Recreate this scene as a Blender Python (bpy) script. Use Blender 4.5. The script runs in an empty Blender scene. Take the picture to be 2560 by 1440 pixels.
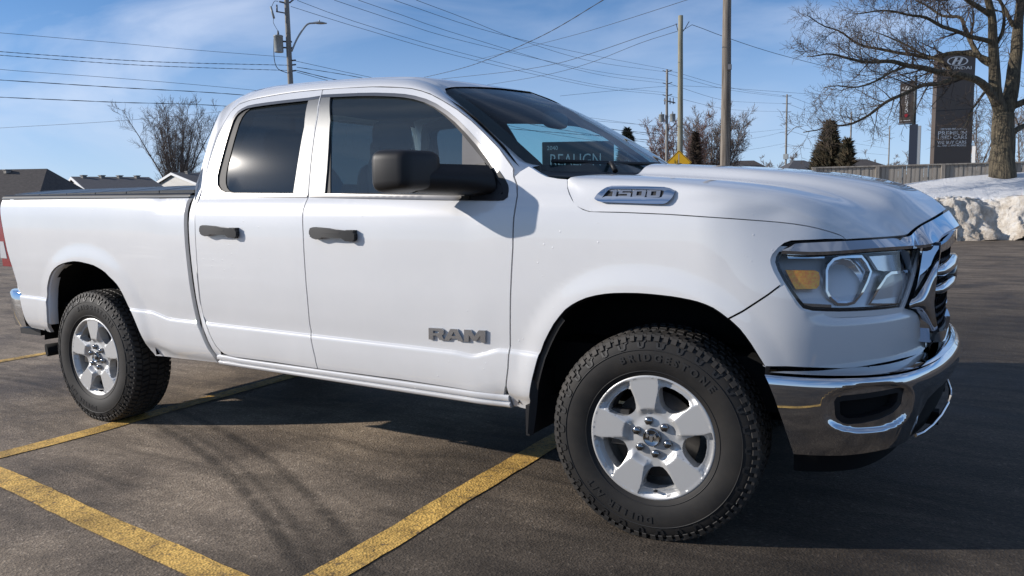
import bpy, bmesh, math, random
import numpy as np
from mathutils import Vector, Matrix
from mathutils.geometry import delaunay_2d_cdt
random.seed(7)
scene = bpy.context.scene
R_ = math.radians
# ---------------------------------------------------------------- camera, sky, sun, exposure
cam_d = bpy.data.cameras.new('camera'); cam = bpy.data.objects.new('camera', cam_d)
scene.collection.objects.link(cam); scene.camera = cam
cam_d.sensor_width = 36.0; cam_d.lens = 1954.379 / 2560 * 36.0; cam_d.clip_start = 0.05; cam_d.clip_end = 4000
def set_camera(loc, yaw, pitch, roll):
    f = Vector((math.sin(yaw) * math.cos(pitch), math.cos(yaw) * math.cos(pitch), math.sin(pitch)))
    r = Vector((math.cos(yaw), -math.sin(yaw), 0)); u = r.cross(f)
    r2 = r * math.cos(roll) + u * math.sin(roll); u2 = -r * math.sin(roll) + u * math.cos(roll)
    m = Matrix((r2, u2, -f)).transposed().to_4x4(); m.translation = Vector(loc)
    cam.matrix_world = m
set_camera((4.611, -3.706, 1.282), R_(-30.967), R_(-6.161), R_(-1.022))
SUN_TO = Vector((-0.79, -0.51, 0.36)).normalized()      # direction towards the sun
world = bpy.data.worlds.new('World'); scene.world = world; world.use_nodes = True
nt = world.node_tree; nt.nodes.clear()
def N(tree, typ, **kw):
    n = tree.nodes.new(typ)
    for k, v in kw.items(): setattr(n, k, v)
    return n
sky = N(nt, 'ShaderNodeTexSky', sky_type='NISHITA', sun_disc=False)
sky.sun_elevation = math.asin(SUN_TO.z); sky.sun_rotation = math.atan2(SUN_TO.x, SUN_TO.y)
sky.altitude = 300; sky.air_density = 0.55; sky.dust_density = 0.0; sky.ozone_density = 4.0
bg = N(nt, 'ShaderNodeBackground'); bg.inputs['Strength'].default_value = 0.138
wo = N(nt, 'ShaderNodeOutputWorld')
# thin streaked cirrus over the blue
tc = N(nt, 'ShaderNodeTexCoord'); mp = N(nt, 'ShaderNodeMapping')
mp.inputs['Rotation'].default_value = (R_(8), R_(-14), R_(25)); mp.inputs['Scale'].default_value = (1.0, 2.2, 5.5)
n1 = N(nt, 'ShaderNodeTexNoise'); n1.inputs['Scale'].default_value = 1.9; n1.inputs['Detail'].default_value = 9; n1.inputs['Roughness'].default_value = 0.52; n1.inputs['Distortion'].default_value = 0.5
n2 = N(nt, 'ShaderNodeTexNoise'); n2.inputs['Scale'].default_value = 0.9; n2.inputs['Detail'].default_value = 2
r1 = N(nt, 'ShaderNodeMapRange'); r1.inputs[1].default_value = 0.42; r1.inputs[2].default_value = 0.80; r1.inputs[4].default_value = 1.0
r2 = N(nt, 'ShaderNodeMapRange'); r2.inputs[1].default_value = 0.36; r2.inputs[2].default_value = 0.66; r2.inputs[4].default_value = 1.0
mu = N(nt, 'ShaderNodeMath', operation='MULTIPLY'); mu2 = N(nt, 'ShaderNodeMath', operation='MULTIPLY_ADD'); mu2.inputs[1].default_value = 0.72; mu2.inputs[2].default_value = 0.08
mix = N(nt, 'ShaderNodeMixRGB'); mix.inputs[2].default_value = (6.6, 7.0, 8.0, 1)
L = nt.links.new
L(tc.outputs['Generated'], mp.inputs[0]); L(mp.outputs[0], n1.inputs['Vector']); mp2 = N(nt, 'ShaderNodeMapping'); mp2.inputs['Location'].default_value = (-1.4, 2.6, 2.2); L(tc.outputs['Generated'], mp2.inputs[0]); L(mp2.outputs[0], n2.inputs['Vector'])
L(n1.outputs['Fac'], r1.inputs[0]); L(n2.outputs['Fac'], r2.inputs[0]); L(r1.outputs[0], mu.inputs[0]); L(r2.outputs[0], mu.inputs[1]); L(mu.outputs[0], mu2.inputs[0])
L(mu2.outputs[0], mix.inputs[0]); L(sky.outputs[0], mix.inputs[1]); hsv = N(nt, 'ShaderNodeHueSaturation'); hsv.inputs['Saturation'].default_value = 1.16; hsv.inputs['Hue'].default_value = 0.494; L(sky.outputs[0], hsv.inputs['Color']); L(hsv.outputs[0], mix.inputs[1])
sz = N(nt, 'ShaderNodeSeparateXYZ'); L(tc.outputs['Generated'], sz.inputs[0]); hz = N(nt, 'ShaderNodeMapRange', interpolation_type='SMOOTHSTEP'); hz.inputs[1].default_value = 0.0; hz.inputs[2].default_value = 0.26; hz.inputs[3].default_value = 0.72; hz.inputs[4].default_value = 0.0
mixh = N(nt, 'ShaderNodeMixRGB'); mixh.inputs[2].default_value = (3.5, 4.2, 5.3, 1); L(sz.outputs[2], hz.inputs[0]); L(hz.outputs[0], mixh.inputs[0]); L(mix.outputs[0], mixh.inputs[1]); L(mixh.outputs[0], bg.inputs[0]); L(bg.outputs[0], wo.inputs[0])
sun_d = bpy.data.lights.new('sun', 'SUN'); sun_d.energy = 4.4; sun_d.angle = R_(0.53); sun_d.color = (1.0, 0.93, 0.85)
sun = bpy.data.objects.new('sun', sun_d); scene.collection.objects.link(sun)
sun.rotation_euler = SUN_TO.to_track_quat('Z', 'Y').to_euler(); sun.location = SUN_TO * 60
scene.view_settings.view_transform = 'Standard'; scene.view_settings.look = 'None'
scene.view_settings.exposure = 0.13; scene.view_settings.gamma = 1.0; scene.view_settings.use_curve_mapping = False
scene.render.engine = 'CYCLES'
scene.cycles.max_bounces = 7; scene.cycles.diffuse_bounces = 3; scene.cycles.glossy_bounces = 4; scene.cycles.transparent_max_bounces = 12; scene.cycles.caustics_reflective = False; scene.cycles.caustics_refractive = False
scene.cycles.use_denoising = True; scene.cycles.sample_clamp_indirect = 8.0
# ---------------------------------------------------------------- materials
def mat(name, base=(0.5, 0.5, 0.5), rough=0.5, metal=0.0, spec=0.5, coat=0.0, coat_rough=0.03, emis=None):
    m = bpy.data.materials.new(name); m.use_nodes = True; p = m.node_tree.nodes['Principled BSDF']
    p.inputs['Base Color'].default_value = (*base, 1); p.inputs['Roughness'].default_value = rough; p.inputs['Metallic'].default_value = metal
    p.inputs['Specular IOR Level'].default_value = spec; p.inputs['Coat Weight'].default_value = coat; p.inputs['Coat Roughness'].default_value = coat_rough
    return m
def P(m): return m.node_tree.nodes['Principled BSDF']
def vary(m, scale, c1, c2, detail=6, rough=0.6, lo=0.35, hi=0.65, vec='Object', stretch=(1, 1, 1)):
    t = m.node_tree; co = N(t, 'ShaderNodeTexCoord'); ma = N(t, 'ShaderNodeMapping'); ma.inputs['Scale'].default_value = stretch
    no = N(t, 'ShaderNodeTexNoise'); no.inputs['Scale'].default_value = scale; no.inputs['Detail'].default_value = detail; no.inputs['Roughness'].default_value = rough
    cr = N(t, 'ShaderNodeValToRGB'); cr.color_ramp.elements[0].position = lo; cr.color_ramp.elements[1].position = hi
    cr.color_ramp.elements[0].color = (*c1, 1); cr.color_ramp.elements[1].color = (*c2, 1)
    t.links.new(co.outputs[vec], ma.inputs[0]); t.links.new(ma.outputs[0], no.inputs['Vector']); t.links.new(no.outputs['Fac'], cr.inputs[0]); t.links.new(cr.outputs[0], P(m).inputs['Base Color'])
    return no, cr, ma
def bump(m, scale, strength, dist=0.01, detail=3, vec='Object', stretch=(1, 1, 1)):
    t = m.node_tree; co = N(t, 'ShaderNodeTexCoord'); ma = N(t, 'ShaderNodeMapping'); ma.inputs['Scale'].default_value = stretch
    no = N(t, 'ShaderNodeTexNoise'); no.inputs['Scale'].default_value = scale; no.inputs['Detail'].default_value = detail
    b = N(t, 'ShaderNodeBump'); b.inputs['Strength'].default_value = strength; b.inputs['Distance'].default_value = dist
    t.links.new(co.outputs[vec], ma.inputs[0]); t.links.new(ma.outputs[0], no.inputs['Vector']); t.links.new(no.outputs['Fac'], b.inputs['Height']); t.links.new(b.outputs[0], P(m).inputs['Normal'])
M = {}
M['paint'] = mat('white_paint', (0.70, 0.71, 0.72), 0.38, coat=1.0, coat_rough=0.03)
vary(M['paint'], 2.2, (0.675, 0.682, 0.693), (0.715, 0.719, 0.725), 4)
t_ = M['paint'].node_tree; p_ = P(M['paint']); co_ = N(t_, 'ShaderNodeTexCoord'); sp_ = N(t_, 'ShaderNodeSeparateXYZ'); K = t_.links.new      # road film along the sills, fine grit and dried drops
K(co_.outputs['Object'], sp_.inputs[0]); g1 = N(t_, 'ShaderNodeMapRange'); g1.inputs[1].default_value = 0.85; g1.inputs[2].default_value = 0.42; K(sp_.outputs[2], g1.inputs[0])
nA = N(t_, 'ShaderNodeTexNoise'); nA.inputs['Scale'].default_value = 3.0; nA.inputs['Detail'].default_value = 9; nA.inputs['Roughness'].default_value = 0.7; K(co_.outputs['Object'], nA.inputs['Vector'])
mA = N(t_, 'ShaderNodeMath', operation='MULTIPLY'); K(g1.outputs[0], mA.inputs[0]); K(nA.outputs['Fac'], mA.inputs[1]); mB = N(t_, 'ShaderNodeMath', operation='MULTIPLY'); mB.inputs[1].default_value = 0.38; K(mA.outputs[0], mB.inputs[0])
vD = N(t_, 'ShaderNodeTexVoronoi'); vD.inputs['Scale'].default_value = 26; K(co_.outputs['Object'], vD.inputs['Vector']); rD = N(t_, 'ShaderNodeMapRange'); rD.inputs[1].default_value = 0.11; rD.inputs[2].default_value = 0.06; K(vD.outputs['Distance'], rD.inputs[0])
nB = N(t_, 'ShaderNodeTexNoise'); nB.inputs['Scale'].default_value = 2.4; K(co_.outputs['Object'], nB.inputs['Vector']); rB = N(t_, 'ShaderNodeMapRange'); rB.inputs[1].default_value = 0.52; rB.inputs[2].default_value = 0.68; K(nB.outputs['Fac'], rB.inputs[0]); mD = N(t_, 'ShaderNodeMath', operation='MULTIPLY'); K(rD.outputs[0], mD.inputs[0]); K(rB.outputs[0], mD.inputs[1])
cx = N(t_, 'ShaderNodeMixRGB'); cx.inputs[2].default_value = (0.34, 0.32, 0.29, 1); K(mB.outputs[0], cx.inputs[0]); K(p_.inputs['Base Color'].links[0].from_socket, cx.inputs[1]); K(cx.outputs[0], p_.inputs['Base Color'])
rg = N(t_, 'ShaderNodeMath', operation='MULTIPLY_ADD'); rg.inputs[1].default_value = 0.22; rg.inputs[2].default_value = 0.012; p_.inputs['Coat IOR'].default_value = 1.6; K(mB.outputs[0], rg.inputs[0]); K(rg.outputs[0], p_.inputs['Coat Roughness'])
bD = N(t_, 'ShaderNodeBump'); bD.inputs['Strength'].default_value = 0.35; bD.inputs['Distance'].default_value = 0.003; K(mD.outputs[0], bD.inputs['Height']); K(bD.outputs[0], p_.inputs['Coat Normal']); K(bD.outputs[0], p_.inputs['Normal'])
M['chrome'] = mat('chrome', (0.62, 0.63, 0.65), 0.035, 1.0); bump(M['chrome'], 9, 0.02, 0.01)
M['satin'] = mat('satin_trim', (0.24, 0.235, 0.23), 0.34, 1.0)
M['pillar'] = mat('pillar_foil', (0.20, 0.205, 0.205), 0.45, 0.5); bump(M['pillar'], 900, 0.12, 0.001, 2)
M['plastic'] = mat('black_plastic', (0.011, 0.011, 0.0125), 0.50, spec=0.4); bump(M['plastic'], 1200, 0.10, 0.0006, 1)
M['gloss'] = mat('gloss_black', (0.012, 0.012, 0.014), 0.12, coat=0.5)
M['dark'] = mat('underbody_black', (0.007, 0.007, 0.007), 0.85, spec=0.2)
M['gasket'] = mat('window_rubber', (0.012, 0.012, 0.014), 0.6)
M['rubber'] = mat('tyre_rubber', (0.020, 0.020, 0.021), 0.66, spec=0.35); vary(M['rubber'], 7, (0.009, 0.009, 0.0095), (0.024, 0.0215, 0.019), 6)
M['tread'] = mat('tread_rubber', (0.022, 0.021, 0.02), 0.7); vary(M['tread'], 7, (0.014, 0.014, 0.014), (0.05, 0.043, 0.036), 6)
M['rim'] = mat('rim_silver', (0.52, 0.52, 0.515), 0.40, 0.35, coat=0.2, coat_rough=0.2)
M['rim_inner'] = mat('rim_barrel', (0.34, 0.345, 0.35), 0.4, 0.6)
M['lug'] = mat('lug_chrome', (0.27, 0.275, 0.285), 0.16, 1.0)
M['disc'] = mat('brake_disc', (0.09, 0.085, 0.08), 0.45, 0.8)
M['amber'] = mat('amber_lens', (1.0, 0.40, 0.02), 0.3, coat=0.4); vary(M['amber'], 120, (0.95, 0.27, 0.004), (1.0, 0.52, 0.02), 2)
M['red'] = mat('red_lens', (0.26, 0.006, 0.012), 0.2, coat=0.6)
M['lampwhite'] = mat('lamp_white', (0.55, 0.56, 0.58), 0.2, coat=1.0)
M['reflector'] = mat('reflector', (0.66, 0.67, 0.70), 0.18, 0.7)
M['reflgrey'] = mat('lamp_bezel', (0.62, 0.63, 0.65), 0.30, 0.35)
M['tonneau'] = mat('tonneau_cover', (0.025, 0.026, 0.028), 0.35)
M['seat'] = mat('seat_fabric', (0.035, 0.035, 0.038), 0.9)
M['quarter'] = mat('quarter_grain', (0.16, 0.155, 0.155), 0.7); bump(M['quarter'], 700, 0.4, 0.002, 2)
M['trimgrey'] = mat('headliner', (0.16, 0.16, 0.16), 0.9)
def glass(name, tint, refl=1.0, rough=0.0, haze=None):
    m = bpy.data.materials.new(name); m.use_nodes = True; t = m.node_tree; t.nodes.clear(); K = t.links.new
    o = N(t, 'ShaderNodeOutputMaterial'); tr = N(t, 'ShaderNodeBsdfTransparent'); tr.inputs[0].default_value = (*tint, 1)
    gl = N(t, 'ShaderNodeBsdfGlossy'); gl.inputs['Roughness'].default_value = rough; ge = N(t, 'ShaderNodeNewGeometry'); dt = N(t, 'ShaderNodeVectorMath', operation='DOT_PRODUCT')
    ab = N(t, 'ShaderNodeMath', operation='ABSOLUTE'); iv = N(t, 'ShaderNodeMath', operation='SUBTRACT'); iv.inputs[0].default_value = 1.0; pw = N(t, 'ShaderNodeMath', operation='POWER'); pw.inputs[1].default_value = 5.0
    mm = N(t, 'ShaderNodeMath', operation='MULTIPLY_ADD'); mm.inputs[1].default_value = 1 - 0.04 * refl; mm.inputs[2].default_value = 0.04 * refl; mx = N(t, 'ShaderNodeMixShader')
    K(ge.outputs['Normal'], dt.inputs[0]); K(ge.outputs['Incoming'], dt.inputs[1]); K(dt.outputs['Value'], ab.inputs[0]); K(ab.outputs[0], iv.inputs[1]); K(iv.outputs[0], pw.inputs[0]); K(pw.outputs[0], mm.inputs[0])
    K(mm.outputs[0], mx.inputs[0]); K(gl.outputs[0], mx.inputs[2])
    if haze:   # a film of dust on the glass
        df = N(t, 'ShaderNodeBsdfDiffuse'); df.inputs[0].default_value = (0.40, 0.50, 0.53, 1); m2 = N(t, 'ShaderNodeMixShader'); m2.inputs[0].default_value = haze
        K(tr.outputs[0], m2.inputs[1]); K(df.outputs[0], m2.inputs[2]); K(m2.outputs[0], mx.inputs[1])
    else: K(tr.outputs[0], mx.inputs[1])
    K(mx.outputs[0], o.inputs[0]); return m
M['glass'] = glass('clear_glass', (0.58, 0.80, 0.84), 2.2, 0.0, haze=0.05)
M['tint'] = glass('tinted_glass', (0.10, 0.115, 0.13), 1.9, 0.05, haze=0.03)
M['backglass'] = glass('dark_rear_glass', (0.05, 0.06, 0.065), 1.5, 0.0)
M['wsglass'] = glass('windscreen_glass', (0.64, 0.84, 0.87), 1.5, haze=0.012)
M['lens'] = glass('lamp_lens', (0.98, 0.985, 0.985), 0.9)
# ---------------------------------------------------------------- helpers
COL = scene.collection
def link(name, me, parent=None, smooth=False):
    o = bpy.data.objects.new(name, me); COL.objects.link(o)
    if parent is not None: o.parent = parent
    if smooth: me.polygons.foreach_set('use_smooth', [True] * len(me.polygons))
    return o
def tag(o, label=None, cat=None, group=None, kind=None):
    if label: o['label'] = label
    if cat: o['category'] = cat
    if group: o['group'] = group
    if kind: o['kind'] = kind
    return o
def empty(name, loc=(0, 0, 0), label=None, cat=None, group=None):
    o = bpy.data.objects.new(name, None); o.empty_display_size = 0.1; COL.objects.link(o); o.location = loc
    return tag(o, label, cat, group)
class MB:
    """collects boxes, tubes and lofts; build() links them as one mesh object"""
    def __init__(s): s.v = []; s.f = []; s.sm = []
    def add(s, v, f, smooth=False):
        b = len(s.v); s.v += [tuple(p) for p in v]; s.f += [tuple(i + b for i in q) for q in f]; s.sm += [smooth] * len(f); return s
    def box(s, lo, hi, m=None):
        v = [(x, y, z) for z in (lo[2], hi[2]) for y in (lo[1], hi[1]) for x in (lo[0], hi[0])]
        if m is not None: v = [tuple(m @ Vector(p)) for p in v]
        return s.add(v, [(0, 2, 3, 1), (4, 5, 7, 6), (0, 1, 5, 4), (2, 6, 7, 3), (0, 4, 6, 2), (1, 3, 7, 5)])
    def tube(s, pts, r, n=8, cap=True, smooth=True):
        pts = [Vector(p) for p in pts]; rr = r if isinstance(r, (list, tuple)) else [r] * len(pts)
        v = []; f = []; d0 = None
        for i, p in enumerate(pts):
            d = (pts[min(i + 1, len(pts) - 1)] - pts[max(i - 1, 0)]).normalized()
            if d0 is None:
                a = d.orthogonal().normalized()
            else:
                a = (a - d * a.dot(d)).normalized()
            b = d.cross(a); d0 = d
            for k in range(n):
                t = 2 * math.pi * k / n; v.append(p + (a * math.cos(t) + b * math.sin(t)) * rr[i])
        for i in range(len(pts) - 1):
            for k in range(n):
                k2 = (k + 1) % n; f.append((i * n + k, i * n + k2, (i + 1) * n + k2, (i + 1) * n + k))
        s.add(v, f, smooth)
        if cap: s.f += [tuple(len(s.v) - len(v) + k for k in reversed(range(n))), tuple(len(s.v) - n + k for k in range(n))]; s.sm += [False, False]
        return s
    def grid(s, rows, closed_u=False, smooth=True, flip=False):
        nr, nc = len(rows), len(rows[0]); v = [p for r in rows for p in r]; f = []
        for i in range(nr - 1):
            for j in range(nc if closed_u else nc - 1):
                j2 = (j + 1) % nc; q = (i * nc + j, i * nc + j2, (i + 1) * nc + j2, (i + 1) * nc + j)
                f.append(tuple(reversed(q)) if flip else q)
        return s.add(v, f, smooth)
    def lathe(s, prof, n=32, axis='z', loc=(0, 0, 0), cap=False):
        rows = []
        for (r, h) in prof:
            row = []
            for k in range(n):
                t = 2 * math.pi * k / n; c, q = r * math.cos(t), r * math.sin(t)
                row.append({'z': (c, q, h), 'y': (c, h, q), 'x': (h, c, q)}[axis])
            rows.append([tuple(a + b for a, b in zip(p, loc)) for p in row])
        return s.grid(rows, True, flip=(axis == 'y'))
    def mesh(s, name, m):
        me = bpy.data.meshes.new(name); me.from_pydata(s.v, [], s.f); me.polygons.foreach_set('use_smooth', s.sm)
        for q in (m if isinstance(m, (list, tuple)) else [m]): me.materials.append(q)
        me.update(); return me
    def build(s, name, m, parent=None, fix=False):
        me = s.mesh(name, m)
        if fix:
            b = bmesh.new(); b.from_mesh(me); bmesh.ops.recalc_face_normals(b, faces=b.faces); b.to_mesh(me); b.free()
        return link(name, me, parent)
def mirrored(o, parent=None):
    """a part's twin on the other flank of the truck, with its own mesh turned over"""
    me = o.data.copy(); n = len(me.vertices); co = np.empty(n * 3, np.float32); me.vertices.foreach_get('co', co)
    co[1::3] *= -1
    cn = None
    if me.has_custom_normals:
        cn = np.empty(len(me.loops) * 3, np.float32); me.corner_normals.foreach_get('vector', cn)
    me.vertices.foreach_set('co', co); vi = {}
    lv = np.empty(len(me.loops), np.int32); me.loops.foreach_get('vertex_index', lv)
    if cn is not None:
        cn = cn.reshape(-1, 3); vn = np.zeros((n, 3)); vn[lv] = cn; vn[:, 1] *= -1
    me.flip_normals(); me.update()
    if cn is not None: me.normals_split_custom_set_from_vertices([tuple(q) for q in vn])
    m = link(o.name.split('.')[0], me, parent if parent is not None else o.parent)
    return m
# ---------------------------------------------------------------- body surface
RK = 0.0128
def interp(x, pts):
    # smooth monotone-ish cubic through sorted (x, y) points (Catmull tangents limited)
    n = len(pts)
    if x <= pts[0][0]: return pts[0][1]
    if x >= pts[-1][0]: return pts[-1][1]
    for i in range(n - 1):
        if x <= pts[i + 1][0]: break
    x0, y0 = pts[i]; x1, y1 = pts[i + 1]; h = x1 - x0
    def slope(k):
        if k == 0 or k == n - 1: 
            j = 0 if k == 0 else n - 2
            return (pts[j + 1][1] - pts[j][1]) / (pts[j + 1][0] - pts[j][0])
        a = (pts[k][1] - pts[k - 1][1]) / (pts[k][0] - pts[k - 1][0])
        b = (pts[k + 1][1] - pts[k][1]) / (pts[k + 1][0] - pts[k][0])
        if a * b <= 0: return 0.0
        return 2 * a * b / (a + b)
    m0, m1 = slope(i), slope(i + 1); t = (x - x0) / h
    return (y0 * (1 + 2 * t) * (1 - t) ** 2 + m0 * h * t * (1 - t) ** 2 + y1 * t * t * (3 - 2 * t) - m1 * h * t * t * (1 - t))
def sstep(t):
    t = max(0.0, min(1.0, t)); return t * t * (3 - 2 * t)
def crom(p, n):
    # Catmull-Rom through points, n samples, roughly even spacing
    m = len(p)
    if m == 2: return [tuple(p[0][k] + (p[1][k] - p[0][k]) * i / (n - 1) for k in range(len(p[0]))) for i in range(n)]
    fine = []
    for i in range(m - 1):
        a = p[i - 1] if i > 0 else tuple(2 * p[0][k] - p[1][k] for k in range(len(p[0])))
        b, c = p[i], p[i + 1]
        d = p[i + 2] if i + 2 < m else tuple(2 * p[-1][k] - p[-2][k] for k in range(len(p[0])))
        for j in range(16):
            t = j / 16
            fine.append(tuple(0.5 * (2 * b[k] + (c[k] - a[k]) * t + (2 * a[k] - 5 * b[k] + 4 * c[k] - d[k]) * t * t + (3 * b[k] - a[k] - 3 * c[k] + d[k]) * t ** 3) for k in range(len(b))))
    fine.append(tuple(p[-1]))
    return resample(fine, n)
def resample(q, n):
    L = [0.0]
    for i in range(1, len(q)): L.append(L[-1] + math.dist(q[i], q[i - 1]))
    out = []; j = 0
    for i in range(n):
        s = L[-1] * i / (n - 1)
        while j < len(q) - 2 and L[j + 1] < s: j += 1
        h = L[j + 1] - L[j]; t = 0 if h == 0 else (s - L[j]) / h
        out.append(tuple(q[j][k] + (q[j + 1][k] - q[j][k]) * t for k in range(len(q[0]))))
    return out
# plan curve of the right flank: straight side, then wraps round the nose to the centre line
NOSE = crom([(3.60, -1.03), (3.72, -1.03), (3.84, -1.028), (3.96, -1.012), (4.08, -0.972), (4.19, -0.902), (4.285, -0.805), (4.36, -0.68), (4.415, -0.53), (4.455, -0.36), (4.48, -0.18), (4.487, 0.0), (4.48, 0.18)], 400)
NL = [0.0]
for _i in range(1, 400): NL.append(NL[-1] + math.dist(NOSE[_i], NOSE[_i - 1]))
S0 = 3.60
def plan(s):
    if s <= S0:
        # gentle barrel of the flank
        y = -1.03 + 0.012 * max(0.0, (0.4 - s) / 1.4) ** 2
        return (s, y, 0.0, -1.0)
    d = min(s - S0, NL[-1] - 1e-6); st = NL[-1] / 399; i = min(int(d / st), 398); t = d / st - i
    x = NOSE[i][0] * (1 - t) + NOSE[i + 1][0] * t; y = NOSE[i][1] * (1 - t) + NOSE[i + 1][1] * t
    a, b = NOSE[max(i - 2, 0)], NOSE[min(i + 3, 399)]
    tx, ty = b[0] - a[0], b[1] - a[1]; l = math.hypot(tx, ty)
    return (x, y, ty / l, -tx / l)
CREASE = [(-1.0, 0.715), (-0.38, 0.712), (0.45, 0.707), (0.62, 0.703), (0.70, 0.69), (0.80, 0.674), (2.70, 0.673), (2.79, 0.666), (2.86, 0.683), (2.93, 0.703), (3.0, 0.705), (3.4, 0.70), (4.0, 0.70)]
PROF_UP = [(0.0, -0.0245), (0.012, -0.0235), (0.10, -0.013), (0.25, -0.002), (0.40, 0.0), (0.50, -0.002), (0.572, -0.008), (0.592, -0.0125), (0.635, -0.030), (0.662, -0.046), (0.70, -0.0552), (0.80, -0.0797), (0.90, -0.1064), (1.0, -0.137), (1.10, -0.179), (1.20, -0.250), (1.26, -0.31)]
PROF_DN = [(-0.26, -0.07), (-0.225, -0.055), (-0.18, -0.027), (-0.13, -0.017), (-0.06, -0.0135), (-0.022, -0.0140), (-0.010, -0.0158), (-0.004, -0.0198), (0.0, -0.0245)]
ARCHES = [(3.555, 0.40, 0.475, 0.567), (0.03, 0.40, 0.50, 0.557)]
def off(s, zb):
    zc = interp(s, CREASE); q = zb - zc
    o = interp(q, PROF_UP) if q >= 0 else interp(q, PROF_DN)
    if s > 3.55:   # the nose: profile flattens, no crease below the lamp
        w = sstep((s - 3.75) / 0.35)
        o2 = interp(zb, [(0.45, -0.03), (0.60, -0.012), (0.74, -0.004), (0.86, 0.0), (0.97, -0.004), (1.10, -0.02), (1.20, -0.04), (1.30, -0.075), (1.40, -0.15)])
        o = o * (1 - w) + o2 * w
    if zb < 1.2:
        for (cx, cz, a, b) in ARCHES:
            dx = abs(s - cx) / a; dz = max(0.0, zb - cz) / b
            if dx > 1.4 or dz > 1.4: continue
            r = (dx ** 2.3 + dz ** 2.3) ** (1 / 2.3); d = (r - 1) * 0.52
            o += 0.010 * sstep(1 - (d - 0.012) / 0.10)
    return o
def S(s, zb, extra=0.0):
    x, y, nx, ny = plan(s); o = off(s, zb) + extra
    x += nx * o; y += ny * o
    return (x, y, zb - RK * (x - 1.8))
# bumper: its own plan curve and section
BPL = crom([(3.98, -1.036), (4.06, -1.03), (4.16, -1.008), (4.26, -0.962), (4.35, -0.89), (4.425, -0.79), (4.478, -0.66), (4.515, -0.51), (4.54, -0.34), (4.555, -0.16), (4.56, 0.0), (4.555, 0.16)], 300)
BL = [0.0]
for _i in range(1, 300): BL.append(BL[-1] + math.dist(BPL[_i], BPL[_i - 1]))
def bplan(s):
    d = max(0.0, min(s, BL[-1] - 1e-6)); st = BL[-1] / 299; i = min(int(d / st), 298); t = d / st - i
    x = BPL[i][0] * (1 - t) + BPL[i + 1][0] * t; y = BPL[i][1] * (1 - t) + BPL[i + 1][1] * t
    a, b = BPL[max(i - 2, 0)], BPL[min(i + 3, 299)]; tx, ty = b[0] - a[0], b[1] - a[1]; l = math.hypot(tx, ty)
    return (x, y, ty / l, -tx / l)
def boff(s, zb): return interp(zb, [(0.36, -0.085), (0.42, -0.060), (0.48, -0.034), (0.56, -0.012), (0.63, -0.002), (0.68, 0.0), (0.705, -0.004), (0.716, -0.010), (0.724, -0.022)])
def SB(s, zb, extra=0.0):
    x, y, nx, ny = bplan(s); o = boff(s, zb) + extra; x += nx * o; y += ny * o
    return (x, y, zb - RK * (x - 1.8))
# ---------------------------------------------------------------- traced panels laid on a curved body surface
def pip(P_, poly):
    P_ = np.asarray(P_, float); x, y = P_[:, 0], P_[:, 1]; q = np.asarray(poly, float); n = len(q); ins = np.zeros(len(P_), bool)
    for i in range(n):
        x0, y0 = q[i]; x1, y1 = q[(i + 1) % n]
        c = ((y0 > y) != (y1 > y)); 
        with np.errstate(divide='ignore', invalid='ignore'):
            ins ^= c & (x < (x1 - x0) * (y - y0) / (y1 - y0) + x0)
    return ins
def area2(q): return sum(q[i][0] * q[(i + 1) % len(q)][1] - q[(i + 1) % len(q)][0] * q[i][1] for i in range(len(q)))
def inset(q, d):
    if area2(q) < 0: q = q[::-1]
    n = len(q); out = []
    for i in range(n):
        a, b, c = q[i - 1], q[i], q[(i + 1) % n]
        e1 = (b[0] - a[0], b[1] - a[1]); e2 = (c[0] - b[0], c[1] - b[1]); l1 = math.hypot(*e1) or 1e-9; l2 = math.hypot(*e2) or 1e-9
        n1 = (-e1[1] / l1, e1[0] / l1); n2 = (-e2[1] / l2, e2[0] / l2); k = 1 + n1[0] * n2[0] + n1[1] * n2[1]
        k = max(k, 0.5); out.append((b[0] + d * (n1[0] + n2[0]) / k, b[1] + d * (n1[1] + n2[1]) / k))
    return out
def dense(q, step, closed=True):
    out = []; n = len(q)
    for i in range(n if closed else n - 1):
        a, b = q[i], q[(i + 1) % n]; m = max(1, int(math.ceil(math.dist(a, b) / step)))
        out += [(a[0] + (b[0] - a[0]) * j / m, a[1] + (b[1] - a[1]) * j / m) for j in range(m)]
    return out
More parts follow.
